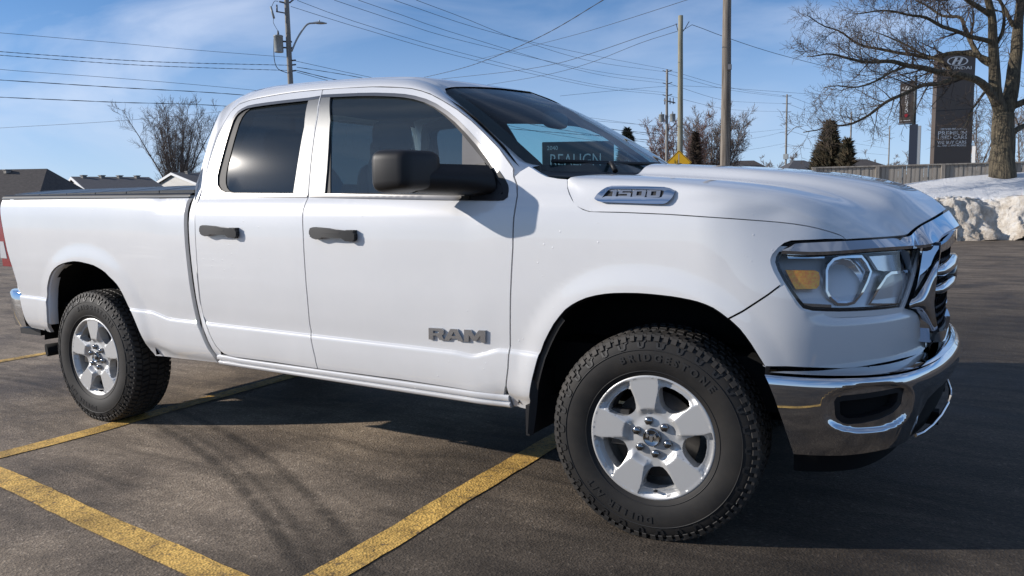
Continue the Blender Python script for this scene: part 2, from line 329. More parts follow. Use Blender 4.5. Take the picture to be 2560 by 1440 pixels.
def tri2d(outline, holes, step, sy=None, extra=None, pts_in=None):
    sy = sy or step; pts = []; edges = []; loops = []
    for q in [outline] + list(holes):
        q = dense(q, min(step, sy)); b = len(pts); pts += q; edges += [(b + i, b + (i + 1) % len(q)) for i in range(len(q))]; loops.append((b, len(q)))
    A = np.array(pts); lo, hi = A.min(0), A.max(0)
    gx, gy = np.meshgrid(np.arange(lo[0] + step * .5, hi[0], step), np.arange(lo[1] + sy * .5, hi[1], sy)); g = np.stack([gx.ravel(), gy.ravel()], 1)
    if extra: g = np.concatenate([np.array(extra), g[np.array([abs(q[1] - interp(q[0], CREASE)) > 0.02 for q in g])]])
    if pts_in is not None:
        A2 = np.array(pts_in); dd_ = np.full(len(g), 9.0)
        for i in range(0, len(A2), 256): dd_ = np.minimum(dd_, np.sqrt(((g[:, None, :] - A2[None, i:i + 256, :]) ** 2).sum(2)).min(1))
        g = np.concatenate([A2, g[dd_ > step * .6]])
    if len(g):
        k = pip(g, outline)
        for h in holes: k &= ~pip(g, h)
        g = g[k]
        if len(g):
            d = np.full(len(g), 9.0)
            for i in range(0, len(A), 256): d = np.minimum(d, np.sqrt(((g[:, None, :] - A[None, i:i + 256, :]) ** 2).sum(2)).min(1))
            g = g[d > (min(step, sy) * 0.45 if not extra else 0.0035)]
    allp = [Vector(p) for p in pts] + [Vector(p) for p in g]
    r = delaunay_2d_cdt(allp, edges, [], 0, 1e-7); V = [tuple(v) for v in r[0]]; F = [tuple(f) for f in r[2]]
    c = np.array([[sum(V[i][0] for i in f) / 3, sum(V[i][1] for i in f) / 3] for f in F]); k = pip(c, outline)
    for h in holes: k &= ~pip(c, h)
    F = [f for f, q in zip(F, k) if q]
    F = [f if ((V[f[1]][0] - V[f[0]][0]) * (V[f[2]][1] - V[f[0]][1]) - (V[f[1]][1] - V[f[0]][1]) * (V[f[2]][0] - V[f[0]][0])) > 0 else f[::-1] for f in F]
    return V, F, [[tuple(pts[b + i]) for i in range(n)] for b, n in loops]
def patch(name, outline, F3, m, parent=None, holes=(), step=0.03, sy=None, flange=0.022, gap=0.0034, mirror=False, hole_flange=None, e=0.004, flip=False, crease=False, pts_in=None):
    """panel: outline in surface coordinates (u, v); F3(u, v, extra) gives the point; edges return inward"""
    if area2(outline) < 0: outline = outline[::-1]
    if gap: outline = inset(outline, gap)
    ex = None
    if crease:      # extra rows of points along the pressed line of the flank
        us = [q[0] for q in outline]; ex = [(u, interp(u, CREASE) + d) for u in np.arange(min(us) + .004, max(us), 0.011) for d in (-.022, -.016, -.011, -.0075, -.004, -.001, .0015, .006, .013)]; e = 0.0012
    V, T, loops = tri2d(outline, holes, step, sy, ex, pts_in)
    v3 = []; nn = []
    for (a, b) in V:
        p = Vector(F3(a, b, 0)); du = Vector(F3(a + e, b, 0)) - Vector(F3(a - e, b, 0)); dv = Vector(F3(a, b + e, 0)) - Vector(F3(a, b - e, 0))
        n = du.cross(dv).normalized(); v3.append(tuple(p)); nn.append(tuple(-n if flip else n))
    f = [t[::-1] for t in T] if flip else list(T)
    for li, lp in enumerate(loops):
        dep = flange if li == 0 or hole_flange is None else hole_flange
        if not dep: continue
        k = len(lp); b = len(v3)
        sgn = 1 if (area2(lp) > 0) == (li == 0) else -1
        for i in range(k):
            a, c = lp[i], lp[(i + 1) % k]; t = (c[0] - a[0], c[1] - a[1]); l = math.hypot(*t) or 1e-9
            p0, p1, q0, q1 = (F3(a[0], a[1], 0), F3(c[0], c[1], 0), F3(a[0], a[1], -dep), F3(c[0], c[1], -dep))
            fn = (Vector(p1) - Vector(p0)).cross(Vector(q0) - Vector(p0)).normalized()
            b0 = len(v3); v3 += [p0, p1, q1, q0]; w = (b0, b0 + 3, b0 + 2, b0 + 1)
            if (sgn < 0) != flip: w = w[::-1]; fn = fn
            else: fn = -fn
            nn += [tuple(fn)] * 4; f.append(w)
    me = bpy.data.meshes.new(name); me.from_pydata(v3, [], f); me.materials.append(m); me.polygons.foreach_set('use_smooth', [True] * len(f)); me.update()
    me.normals_split_custom_set_from_vertices(nn)
    o = link(name, me, parent)
    if mirror: mirrored(o)
    return o
def surf_loft(rows, nu, nv):
    """smooth surface through a few 3-D curves"""
    R0 = [crom(r, nu) for r in rows]
    cols = [crom([R0[i][j] for i in range(len(R0))], nv) if len(R0) > 2 else [tuple(Vector(R0[0][j]).lerp(Vector(R0[1][j]), t / (nv - 1))) for t in range(nv)] for j in range(nu)]
    return [[cols[j][i] for j in range(nu)] for i in range(nv)]
def rake(p): return (p[0], p[1], p[2] - RK * (p[0] - 1.8))
def loft(name, rows, nu, nv, m, parent=None, mirror=False, flip=False, thick=0.0, both=False):
    g = [[rake(p) for p in r] for r in surf_loft(rows, nu, nv)]
    if both: g = g + [[(p[0], -p[1], p[2]) for p in r] for r in reversed(g[:-1])]
    b = MB(); b.grid(g, flip=flip)
    if thick:
        h = []
        for i in range(len(g)):
            row = []
            for j in range(len(g[0])):
                du = Vector(g[i][min(j + 1, len(g[0]) - 1)]) - Vector(g[i][max(j - 1, 0)]); dv = Vector(g[min(i + 1, len(g) - 1)][j]) - Vector(g[max(i - 1, 0)][j])
                n = du.cross(dv).normalized() * (thick if flip else -thick); row.append(tuple(Vector(g[i][j]) + n))
            h.append(row)
        b.grid(h, flip=not flip)
        for (A, B) in ((g[0], h[0]), (h[-1], g[-1]), ([r[-1] for r in g], [r[-1] for r in h]), ([r[0] for r in h], [r[0] for r in g])): b.grid([B, A] if not flip else [A, B], smooth=False)
    o = b.build(name, m, parent)
    if mirror: mirrored(o)
    return o
def solid(name, outline, holes, F3, depth, m, parent=None, step=0.02, mirror=False):
    """closed plate: front at F3(u,v,0), back at F3(u,v,-depth)"""
    if area2(outline) < 0: outline = outline[::-1]
    V, T, loops = tri2d(outline, holes, step); n = len(V)
    v = [F3(a, b, 0) for a, b in V] + [F3(a, b, -depth) for a, b in V]; f = list(T) + [tuple(i + n for i in t[::-1]) for t in T]
    b = MB(); b.add(v, f)
    for li, lp in enumerate(loops):
        for i in range(len(lp)):
            a, c = lp[i], lp[(i + 1) % len(lp)]; w = (0, 3, 2, 1) if (area2(lp) > 0) == (li == 0) else (1, 2, 3, 0)
            b.add([F3(*a, 0), F3(*c, 0), F3(*c, -depth), F3(*a, -depth)], [w])
    o = b.build(name, m, parent)
    if mirror: mirrored(o)
    return o
SKID = (-1.606, -8.507, 7.998)
LINES = [((0.20, -1.80), (0.03, 3.6), 0.13, 'yellow stall line running under the rear wheel of the truck'),
         ((2.69, -1.90), (2.64, 3.6), 0.135, 'yellow stall line ending beside the front wheel of the truck'),
         ((-6.0, -1.27), (6.5, -2.36), 0.125, 'wide yellow line crossing the lower left corner of the lot'),
         ((-2.60, -1.55), (-2.72, 3.6), 0.12, 'short far yellow stall line behind the rear bumper')]
# ---------------------------------------------------------------- ground
def ghz(x, y):
    k = math.exp(-((x - 1.5) / 4.0) ** 2 - ((y + 1.8) / 3.0) ** 2)
    keep = sstep((math.hypot((x - 1.8) / 2.6, (y - 0.0) / 1.1) - 0.85) / 0.5)
    return keep * (0.006 * math.sin(x * 2.1 + 1.3 * math.sin(y * 1.7)) + 0.005 * math.sin(y * 3.3 + x * 0.9 + 0.7) + 0.004 * math.sin(x * 4.3 - y * 2.6)) * math.exp(-((x - 1.5) / 6) ** 2 - ((y + 1.0) / 5) ** 2)
m = mat('asphalt', (0.06, 0.057, 0.054), 0.82, spec=0.35); t = m.node_tree; p = P(m)
co = N(t, 'ShaderNodeTexCoord')
def tn(scale, detail=4, rough=0.55, dist=0.0, st=(1, 1, 1), rot=0):
    ma = N(t, 'ShaderNodeMapping'); ma.inputs['Scale'].default_value = st; ma.inputs['Rotation'].default_value = (0, 0, rot); n = N(t, 'ShaderNodeTexNoise'); n.inputs['Scale'].default_value = scale; n.inputs['Detail'].default_value = detail; n.inputs['Roughness'].default_value = rough; n.inputs['Distortion'].default_value = dist
    t.links.new(co.outputs['Object'], ma.inputs[0]); t.links.new(ma.outputs[0], n.inputs['Vector']); return n
def ramp(src, stops):
    c = N(t, 'ShaderNodeValToRGB'); e = c.color_ramp.elements
    while len(e) < len(stops): e.new(0.5)
    for q, (pos, col) in zip(e, stops): q.position = pos; q.color = (*col, 1) if isinstance(col, tuple) else (col, col, col, 1)
    t.links.new(src, c.inputs[0]); return c
def mixc(a, b_, f, mode='MULTIPLY'):
    x = N(t, 'ShaderNodeMixRGB', blend_type=mode)
    for i, s in ((1, a), (2, b_), (0, f)):
        if isinstance(s, (int, float)): x.inputs[i].default_value = s if i == 0 else (s, s, s, 1)
        else: t.links.new(s, x.inputs[i])
    return x
vo = N(t, 'ShaderNodeTexVoronoi'); vo.inputs['Scale'].default_value = 95; t.links.new(co.outputs['Object'], vo.inputs['Vector'])
stone = ramp(vo.outputs['Color'], [(0.0, (0.095, 0.077, 0.058)), (0.45, (0.138, 0.113, 0.086)), (0.85, (0.18, 0.149, 0.114)), (1.0, (0.32, 0.272, 0.215))])
gr1 = tn(240, 3, 0.7); grain = ramp(gr1.outputs['Fac'], [(0.3, 0.70), (0.7, 1.30)])
pat = ramp(tn(0.9, 6, 0.6, 0.6).outputs['Fac'], [(0.34, (0.50, 0.48, 0.47)), (0.48, (0.92, 0.90, 0.88)), (0.66, (1.30, 1.27, 1.22))])
pat2 = ramp(tn(2.4, 5, 0.6, 1.0, (0.55, 1.9, 1), 0.5).outputs['Fac'], [(0.36, 0.66), (0.62, 1.18)])
c1 = mixc(stone.outputs[0], grain.outputs[0], 1.0); c2 = mixc(c1.outputs[0], pat.outputs[0], 1.0); c3 = mixc(c2.outputs[0], pat2.outputs[0], 1.0)
# paler paving towards the rear of the truck, darker paving ahead of it
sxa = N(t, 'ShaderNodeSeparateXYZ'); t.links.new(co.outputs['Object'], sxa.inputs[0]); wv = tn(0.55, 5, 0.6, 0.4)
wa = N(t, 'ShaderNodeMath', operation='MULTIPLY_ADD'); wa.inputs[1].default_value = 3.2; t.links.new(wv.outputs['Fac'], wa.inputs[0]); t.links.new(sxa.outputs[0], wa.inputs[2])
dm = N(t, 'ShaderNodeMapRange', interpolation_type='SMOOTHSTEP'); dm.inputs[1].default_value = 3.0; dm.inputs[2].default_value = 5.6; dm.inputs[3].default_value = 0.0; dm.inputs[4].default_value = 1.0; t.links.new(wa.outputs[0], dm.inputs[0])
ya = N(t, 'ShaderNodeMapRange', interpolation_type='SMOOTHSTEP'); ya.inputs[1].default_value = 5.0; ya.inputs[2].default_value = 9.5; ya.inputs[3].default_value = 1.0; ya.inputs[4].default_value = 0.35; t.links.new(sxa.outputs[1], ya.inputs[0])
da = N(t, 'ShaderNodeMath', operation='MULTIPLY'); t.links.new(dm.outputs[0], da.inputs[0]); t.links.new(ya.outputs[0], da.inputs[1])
paving_tone = ramp(da.outputs[0], [(0.0, (1.95, 1.90, 1.85)), (0.4, (1.05, 1.02, 1.0)), (1.0, (0.46, 0.45, 0.45))]); c3 = mixc(c3.outputs[0], paving_tone.outputs[0], 1.0)
# worn tyre tracks: arcs round SKID_C
def ringmask(cx, cy, r0, half, soft):
    vm = N(t, 'ShaderNodeVectorMath', operation='DISTANCE'); vm.inputs[1].default_value = (cx, cy, 0); t.links.new(co.outputs['Object'], vm.inputs[0])
    a = N(t, 'ShaderNodeMath', operation='SUBTRACT'); a.inputs[1].default_value = r0; t.links.new(vm.outputs['Value'], a.inputs[0]); ab = N(t, 'ShaderNodeMath', operation='ABSOLUTE'); t.links.new(a.outputs[0], ab.inputs[0])
    mr = N(t, 'ShaderNodeMapRange'); mr.inputs[1].default_value = half + soft; mr.inputs[2].default_value = half; t.links.new(ab.outputs[0], mr.inputs[0]); return mr.outputs[0]
last = c3.outputs[0]
brk = ramp(tn(5, 5, 0.7).outputs['Fac'], [(0.30, 0.15), (0.52, 1.0)])
sx = N(t, 'ShaderNodeSeparateXYZ'); t.links.new(co.outputs['Object'], sx.inputs[0])
lim = N(t, 'ShaderNodeMapRange'); lim.inputs[1].default_value = 3.6; lim.inputs[2].default_value = 2.2; t.links.new(sx.outputs[0], lim.inputs[0])
limy = N(t, 'ShaderNodeMapRange'); limy.inputs[1].default_value = -0.2; limy.inputs[2].default_value = -0.8; t.links.new(sx.outputs[1], limy.inputs[0])
for (r0, half, soft, amt) in ((SKID[2] - 0.115, 0.012, 0.03, 0.75), (SKID[2] + 0.115, 0.012, 0.03, 0.75), (SKID[2] - .03, 0.006, 0.025, 0.5), (SKID[2], 0.10, 0.06, 0.32)):
    k1 = N(t, 'ShaderNodeMath', operation='MULTIPLY'); t.links.new(ringmask(SKID[0], SKID[1], r0, half, soft), k1.inputs[0]); t.links.new(lim.outputs[0], k1.inputs[1])
    k2 = N(t, 'ShaderNodeMath', operation='MULTIPLY'); t.links.new(k1.outputs[0], k2.inputs[0]); t.links.new(limy.outputs[0], k2.inputs[1])
    k3 = N(t, 'ShaderNodeMath', operation='MULTIPLY'); t.links.new(k2.outputs[0], k3.inputs[0]); t.links.new(brk.outputs[0], k3.inputs[1])
    k4 = N(t, 'ShaderNodeMath', operation='MULTIPLY'); k4.inputs[1].default_value = amt; t.links.new(k3.outputs[0], k4.inputs[0])
    last = mixc(last, 0.35, k4.outputs[0]).outputs[0]
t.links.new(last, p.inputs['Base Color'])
rr = ramp(tn(0.9, 6, 0.6, 0.6).outputs['Fac'], [(0.30, 0.62), (0.5, 0.85)]); t.links.new(rr.outputs[0], p.inputs['Roughness'])
bp = N(t, 'ShaderNodeBump'); bp.inputs['Strength'].default_value = 0.55; bp.inputs['Distance'].default_value = 0.006
hm = N(t, 'ShaderNodeMath', operation='ADD'); t.links.new(vo.outputs['Distance'], hm.inputs[0]); t.links.new(gr1.outputs['Fac'], hm.inputs[1]); t.links.new(hm.outputs[0], bp.inputs['Height']); t.links.new(bp.outputs[0], p.inputs['Normal'])
M['asphalt'] = m
xs = sorted(set([-900, -400, -150, -60, -30, -15] + [round(v, 3) for v in np.arange(-8, 10, 0.16)] + [12, 18, 30, 60, 150, 400, 900])); ys = sorted(set([-900, -400, -150, -60, -25, -12, -8] + [round(v, 3) for v in np.arange(-6, 6.2, 0.16)] + [8, 14, 25, 40, 80, 150, 400, 900]))
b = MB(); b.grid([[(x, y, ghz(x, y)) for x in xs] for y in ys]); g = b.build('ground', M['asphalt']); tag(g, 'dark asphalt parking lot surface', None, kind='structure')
# painted lines
m = mat('yellow_paint', (0.55, 0.30, 0.035), 0.7); t = m.node_tree; p = P(m); co = N(t, 'ShaderNodeTexCoord')
wear = ramp(tn(26, 6, 0.75).outputs['Fac'], [(0.36, (0.22, 0.15, 0.07)), (0.45, (0.70, 0.42, 0.10)), (0.62, (0.86, 0.54, 0.14))])
vo = N(t, 'ShaderNodeTexVoronoi'); vo.inputs['Scale'].default_value = 95; t.links.new(co.outputs['Object'], vo.inputs['Vector'])
sp = ramp(vo.outputs['Color'], [(0.1, 0.55), (0.5, 1.05)]); big = ramp(tn(3.0, 4, 0.6).outputs['Fac'], [(0.35, 0.62), (0.6, 1.1)])
cx_ = mixc(wear.outputs[0], sp.outputs[0], 0.8); cy_ = mixc(cx_.outputs[0], big.outputs[0], 1.0); t.links.new(cy_.outputs[0], p.inputs['Base Color'])
bp = N(t, 'ShaderNodeBump'); bp.inputs['Strength'].default_value = 0.5; bp.inputs['Distance'].default_value = 0.006; t.links.new(vo.outputs['Distance'], bp.inputs['Height']); t.links.new(bp.outputs[0], p.inputs['Normal'])
M['yellow'] = m
def road_line(a, c, w, label):
    a, c = Vector((*a, 0)), Vector((*c, 0)); d = (c - a); n = Vector((-d.y, d.x, 0)).normalized(); k = max(2, int(d.length / 0.08)); rows = []
    rnd = random.Random(int(a.x * 100)); 
    for s in (-0.5, 0.5):
        row = []
        for i in range(k + 1):
            q = a + d * i / k + n * (w * s + rnd.uniform(-.003, .003)); row.append((q.x, q.y, ghz(q.x, q.y) + 0.004))
        rows.append(row)
    b = MB(); b.grid(rows); o = b.build('parking_line', M['yellow'], None, fix=True); return tag(o, label, 'line', 'painted stall lines', 'structure')
for a, c, w, lb in LINES: road_line(a, c, w, lb)
# panel outlines in (length along flank, height) metres
D = {
    'front_door': [(1.7925, 1.8601), (1.8097, 1.8144), (1.8324, 1.7208), (1.8369, 1.6313), (1.8409, 1.5429), (1.8451, 1.4620), (1.8542, 1.3482), (1.8574, 1.3283), (1.8509, 1.2687), (1.8513, 1.2291), (1.8553, 1.1628), (1.8563, 1.0962), (1.8593, 0.8608), (1.8577, 0.8169), (1.8558, 0.7727), (1.8531, 0.7206), (1.8583, 0.6684), (1.8808, 0.5698), (1.8880, 0.5050), (2.1331, 0.5079), (2.4011, 0.5102), (2.6883, 0.5075), (2.9362, 0.5028), (2.9553, 0.5490), (2.9706, 0.6275), (2.9765, 0.7017), (2.9853, 0.8028), (2.9955, 0.9273), (3.0120, 1.1213), (3.0137, 1.1824), (3.0167, 1.2431), (3.0230, 1.2885), (3.0229, 1.3288), (3.0089, 1.3696), (2.9897, 1.4057), (2.9844, 1.4394), (2.9059, 1.5219), (2.8230, 1.5865), (2.7416, 1.6479), (2.6587, 1.7003), (2.5727, 1.7448), (2.5006, 1.7783), (2.4367, 1.8004), (2.3730, 1.8170), (2.3019, 1.8284), (2.1224, 1.8471), (1.9386, 1.8568)],
    'rear_door': [(1.7925, 1.8601), (1.6515, 1.8619), (1.5531, 1.8607), (1.4056, 1.8529), (1.2871, 1.8423), (1.2151, 1.8239), (1.1777, 1.7836), (1.1521, 1.7242), (1.1259, 1.6429), (1.1111, 1.5765), (1.0963, 1.5027), (1.0741, 1.3774), (1.0607, 1.2892), (1.0637, 1.2659), (1.0695, 1.1950), (1.0692, 1.1237), (1.0700, 1.0419), (1.0687, 0.9596), (1.0682, 0.8768), (1.0637, 0.7927), (1.0670, 0.7082), (1.1021, 0.6490), (1.1225, 0.6089), (1.1481, 0.5691), (1.1672, 0.5466), (1.1930, 0.5257), (1.2157, 0.5136), (1.2602, 0.5072), (1.3051, 0.5036), (1.5951, 0.5065), (1.8880, 0.5050), (1.8808, 0.5698), (1.8583, 0.6684), (1.8531, 0.7206), (1.8558, 0.7727), (1.8577, 0.8169), (1.8593, 0.8608), (1.8563, 1.0962), (1.8553, 1.1628), (1.8513, 1.2291), (1.8509, 1.2687), (1.8574, 1.3283), (1.8542, 1.3482), (1.8451, 1.4620), (1.8409, 1.5429), (1.8369, 1.6313), (1.8324, 1.7208), (1.8097, 1.8144)],
    'front_trim': [(1.8061, 1.8315), (2.0513, 1.8209), (2.1594, 1.8137), (2.2747, 1.8018), (2.3446, 1.7923), (2.4060, 1.7796), (2.4762, 1.7594), (2.5377, 1.7346), (2.6077, 1.6968), (2.6679, 1.6581), (2.7307, 1.6095), (2.7917, 1.5562), (2.8597, 1.4920), (2.9184, 1.4297), (2.9536, 1.3920), (2.9674, 1.3720), (2.9767, 1.3493), (2.9802, 1.3240), (2.9632, 1.3113), (2.9369, 1.3086), (2.7808, 1.3108), (2.3446, 1.3190), (1.9488, 1.3277), (1.8653, 1.3309), (1.8479, 1.4620), (1.8416, 1.6311), (1.8371, 1.7205), (1.8146, 1.8140)],
    'rear_trim': [(1.7983, 1.8263), (1.7238, 1.8224), (1.5427, 1.8210), (1.4218, 1.8184), (1.3403, 1.8150), (1.2906, 1.8100), (1.2560, 1.7977), (1.2327, 1.7831), (1.2171, 1.7620), (1.2076, 1.7361), (1.2034, 1.7064), (1.1953, 1.6509), (1.1856, 1.5885), (1.1778, 1.5335), (1.1689, 1.4787), (1.1661, 1.4421), (1.1719, 1.4055), (1.1830, 1.3849), (1.2020, 1.3672), (1.2291, 1.3503), (1.2643, 1.3392), (1.3298, 1.3351), (1.6276, 1.3311), (1.8510, 1.3283), (1.8494, 1.3616), (1.8385, 1.4622), (1.8303, 1.6316), (1.8266, 1.7212)],
    'front_glass': [(1.8771, 1.8108), (2.0169, 1.8037), (2.1525, 1.7941), (2.2575, 1.7855), (2.3434, 1.7757), (2.4043, 1.7627), (2.4573, 1.7453), (2.5282, 1.7132), (2.5898, 1.6769), (2.6506, 1.6336), (2.7020, 1.5899), (2.7720, 1.5245), (2.8427, 1.4595), (2.8967, 1.4074), (2.9331, 1.3680), (2.9434, 1.3468), (2.9369, 1.3356), (2.7382, 1.3373), (2.3356, 1.3439), (1.9874, 1.3490), (1.9508, 1.5590)],
    'rear_glass': [(1.7328, 1.8085), (1.6110, 1.8085), (1.4918, 1.8066), (1.4105, 1.8047), (1.3504, 1.8005), (1.3132, 1.7924), (1.2907, 1.7764), (1.2746, 1.7487), (1.2656, 1.7142), (1.2611, 1.6662), (1.2547, 1.6151), (1.2484, 1.5568), (1.2408, 1.4987), (1.2383, 1.4625), (1.2408, 1.4261), (1.2465, 1.4043), (1.2598, 1.3825), (1.2825, 1.3663), (1.3140, 1.3574), (1.5219, 1.3547), (1.7496, 1.3519), (1.7526, 1.4304), (1.7545, 1.5392), (1.7562, 1.6697)],
    'pillar_rear': [(1.7264, 1.8185), (1.7999, 1.8239), (1.8266, 1.7212), (1.8303, 1.6316), (1.8334, 1.5432), (1.8385, 1.4622), (1.8512, 1.3496), (1.7498, 1.3505), (1.7526, 1.4304), (1.7545, 1.5392), (1.7562, 1.6697)],
    'pillar_front': [(1.8067, 1.8278), (1.8676, 1.8260), (1.9234, 1.6948), (1.9445, 1.5592), (1.9551, 1.4593), (1.9607, 1.3486), (1.8633, 1.3495), (1.8479, 1.4620), (1.8428, 1.5429), (1.8416, 1.6311), (1.8371, 1.7205)],
    'gapL': [(0.9893, 1.3302), (0.9804, 1.3015), (0.9830, 1.2657), (0.9825, 1.1940), (0.9844, 1.0911), (0.9895, 0.9876), (0.9931, 0.9253), (0.9956, 0.8625), (0.9983, 0.7993), (1.0026, 0.7357), (1.0090, 0.6772), (1.0451, 0.6235), (1.0704, 0.5728), (1.0939, 0.5322), (1.1198, 0.4965), (1.1271, 0.4498)],
    'gapR': [(1.0241, 1.3422), (1.0229, 1.2963), (1.0232, 1.2506), (1.0191, 1.1944), (1.0211, 1.0920), (1.0263, 0.9890), (1.0300, 0.9269), (1.0327, 0.8645), (1.0339, 0.8014), (1.0384, 0.7381), (1.0446, 0.6799), (1.0802, 0.6263), (1.1039, 0.5757), (1.1265, 0.5375), (1.1525, 0.4998), (1.1584, 0.4498)],
    'farch': [(3.0312, 0.4283), (3.0679, 0.5162), (3.0891, 0.5920), (3.1041, 0.6404), (3.1207, 0.6952), (3.1456, 0.7504), (3.1701, 0.7911), (3.1934, 0.8272), (3.2203, 0.8594), (3.2464, 0.8874), (3.2759, 0.9086), (3.3046, 0.9244), (3.3369, 0.9388), (3.3764, 0.9505), (3.4152, 0.9585), (3.4534, 0.9635), (3.4986, 0.9668), (3.5430, 0.9686), (3.5867, 0.9683), (3.6298, 0.9667), (3.6722, 0.9644), (3.7069, 0.9610), (3.7413, 0.9563), (3.7685, 0.9513), (3.7952, 0.9436), (3.8214, 0.9332), (3.8473, 0.9174), (3.8730, 0.8985)],
    'farch2': [(3.8730, 0.8985), (3.8921, 0.8831), (3.9111, 0.8657), (3.9300, 0.8418), (3.9489, 0.8152), (3.9647, 0.7896), (3.9805, 0.7639), (3.9963, 0.7395)],
    'rarch': [(-0.4767, 0.4819), (-0.4447, 0.5464), (-0.4321, 0.5902), (-0.4221, 0.6515), (-0.4264, 0.7088), (-0.4049, 0.7770), (-0.3792, 0.8183), (-0.3524, 0.8537), (-0.3208, 0.8816), (-0.2816, 0.9057), (-0.2355, 0.9250), (-0.1854, 0.9392), (-0.1199, 0.9515), (-0.0562, 0.9586), (-0.0040, 0.9581), (0.0451, 0.9539), (0.0935, 0.9486), (0.1410, 0.9421), (0.1791, 0.9317), (0.2153, 0.9203), (0.2523, 0.9042), (0.2824, 0.8832), (0.3160, 0.8625), (0.3469, 0.8407), (0.3689, 0.8149), (0.3878, 0.7867), (0.4047, 0.7501), (0.4215, 0.7135), (0.4573, 0.6871), (0.4772, 0.6572), (0.4954, 0.6253), (0.5112, 0.5923), (0.5280, 0.5579), (0.5408, 0.5254), (0.5368, 0.4915), (0.5451, 0.4642), (0.5716, 0.4305)],
    'bedrear': [(-0.8766, 1.3430), (-0.8768, 1.2782)],
    'tail': [(-0.8140, 0.9040), (-0.7158, 0.4928)],
    'tail_lamp': [(-0.8964, 1.2341), (-0.8684, 1.1224), (-0.8447, 1.0053), (-0.8140, 0.9040), (-0.9408, 0.8937)],
    'fend_hood': [(3.2332, 1.3925), (3.2354, 1.3762), (3.2398, 1.3565), (3.2535, 1.3344), (3.2701, 1.3124), (3.2845, 1.2979), (3.3011, 1.2858), (3.3208, 1.2758), (3.3450, 1.2691), (3.3975, 1.2673), (3.4844, 1.2657), (3.6556, 1.2595), (3.8388, 1.2482), (3.9617, 1.2393), (4.0332, 1.2335), (4.0934, 1.2270), (4.1458, 1.2191), (4.1837, 1.2113), (4.2222, 1.2012), (4.2494, 1.1933), (4.2695, 1.1867), (4.2887, 1.1726)],
    'fend_cowl': [(2.9897, 1.4057), (3.0167, 1.4281), (3.0545, 1.4475)],
    'fend_lamp': [(4.2905, 1.1732), (4.2102, 1.1711), (4.1422, 1.1690), (4.0825, 1.1670), (4.0589, 1.1595), (4.0384, 1.1441), (4.0187, 1.1217), (4.0127, 1.1048), (4.0147, 1.0908), (4.0245, 1.0656), (4.0356, 1.0461), (4.0495, 1.0225)],
    'corner_seam': [(4.0495, 1.0225), (4.0303, 1.0082), (4.0033, 0.9865), (3.9222, 0.9279), (3.8730, 0.8985)],
    'corner_rest': [(4.0591, 1.0254), (4.0715, 1.0016), (4.0853, 0.9793), (4.0992, 0.9568), (4.1132, 0.9413), (4.1272, 0.9356), (4.1585, 0.9320), (4.2144, 0.9286), (4.2936, 0.9258), (4.3846, 0.9251), (4.4982, 0.9224), (4.6209, 0.9156), (4.6661, 0.9035), (4.6997, 0.8815), (4.7397, 0.8458), (4.7893, 0.8046), (4.8354, 0.7661), (4.8309, 0.7390), (4.7605, 0.7257), (4.5775, 0.7326), (4.4269, 0.7323), (4.3157, 0.7281), (4.2586, 0.7290), (4.1713, 0.7348), (4.0745, 0.7391), (3.9918, 0.7412)],
    'lamp_open': [(4.0299, 1.0965), (4.0327, 1.1133), (4.0426, 1.1287), (4.1456, 1.1238), (4.2708, 1.1239), (4.4258, 1.1299), (4.7300, 1.1264), (4.7986, 1.1221), (4.7252, 1.0670), (4.6571, 1.0048), (4.6080, 0.9545), (4.5734, 0.9232), (4.4051, 0.9266), (4.2610, 0.9292), (4.1585, 0.9345), (4.1244, 0.9433), (4.1075, 0.9624), (4.0853, 0.9933), (4.0578, 1.0351), (4.0383, 1.0714)],
    'amber': [(4.0645, 1.0690), (4.1724, 1.0672), (4.1845, 1.0615), (4.1882, 1.0446), (4.1841, 1.0166), (4.1731, 1.0055), (4.1000, 1.0046), (4.0857, 1.0284), (4.0744, 1.0508)],
    'projector': [(4.2193, 1.0658), (4.2269, 1.0826), (4.2496, 1.1019), (4.2850, 1.1096), (4.3736, 1.1085), (4.3962, 1.0862), (4.4139, 1.0567), (4.3922, 1.0232), (4.3604, 0.9846), (4.3252, 0.9547), (4.2965, 0.9496), (4.2557, 0.9517), (4.2298, 0.9724), (4.2159, 0.9982)],
    'drl': [(4.6917, 1.0408), (4.5362, 1.0433), (4.5003, 1.0323), (4.4451, 0.9919), (4.3988, 0.9455), (4.6152, 0.9283), (4.6544, 0.9735), (4.7028, 1.0186)],
    'brow_top': [(4.0586, 1.1441), (4.0853, 1.1623), (4.1420, 1.1656), (4.2099, 1.1683), (4.2899, 1.1699), (4.4362, 1.1749), (4.6084, 1.1767)],
    'brow_bot': [(4.0424, 1.1371), (4.1412, 1.1327), (4.2312, 1.1352), (4.2968, 1.1390), (4.4119, 1.1413), (4.6897, 1.1388)],
    'quarter': [(2.7005, 1.5900), (2.8343, 1.4667), (2.8357, 1.4574), (2.7189, 1.4606)],
    'sail': [(2.8328, 1.4668), (2.8887, 1.4133), (2.9393, 1.3639), (2.9468, 1.3468), (2.9414, 1.3316), (2.7595, 1.3342), (2.7780, 1.4590)],
    'ram': [(2.5714, 0.7076), (2.8690, 0.7340), (2.5783, 0.7602)],
    'badge': [(3.4149, 1.3215), (3.6269, 1.3201), (3.4107, 1.3468), (3.6207, 1.3444)],
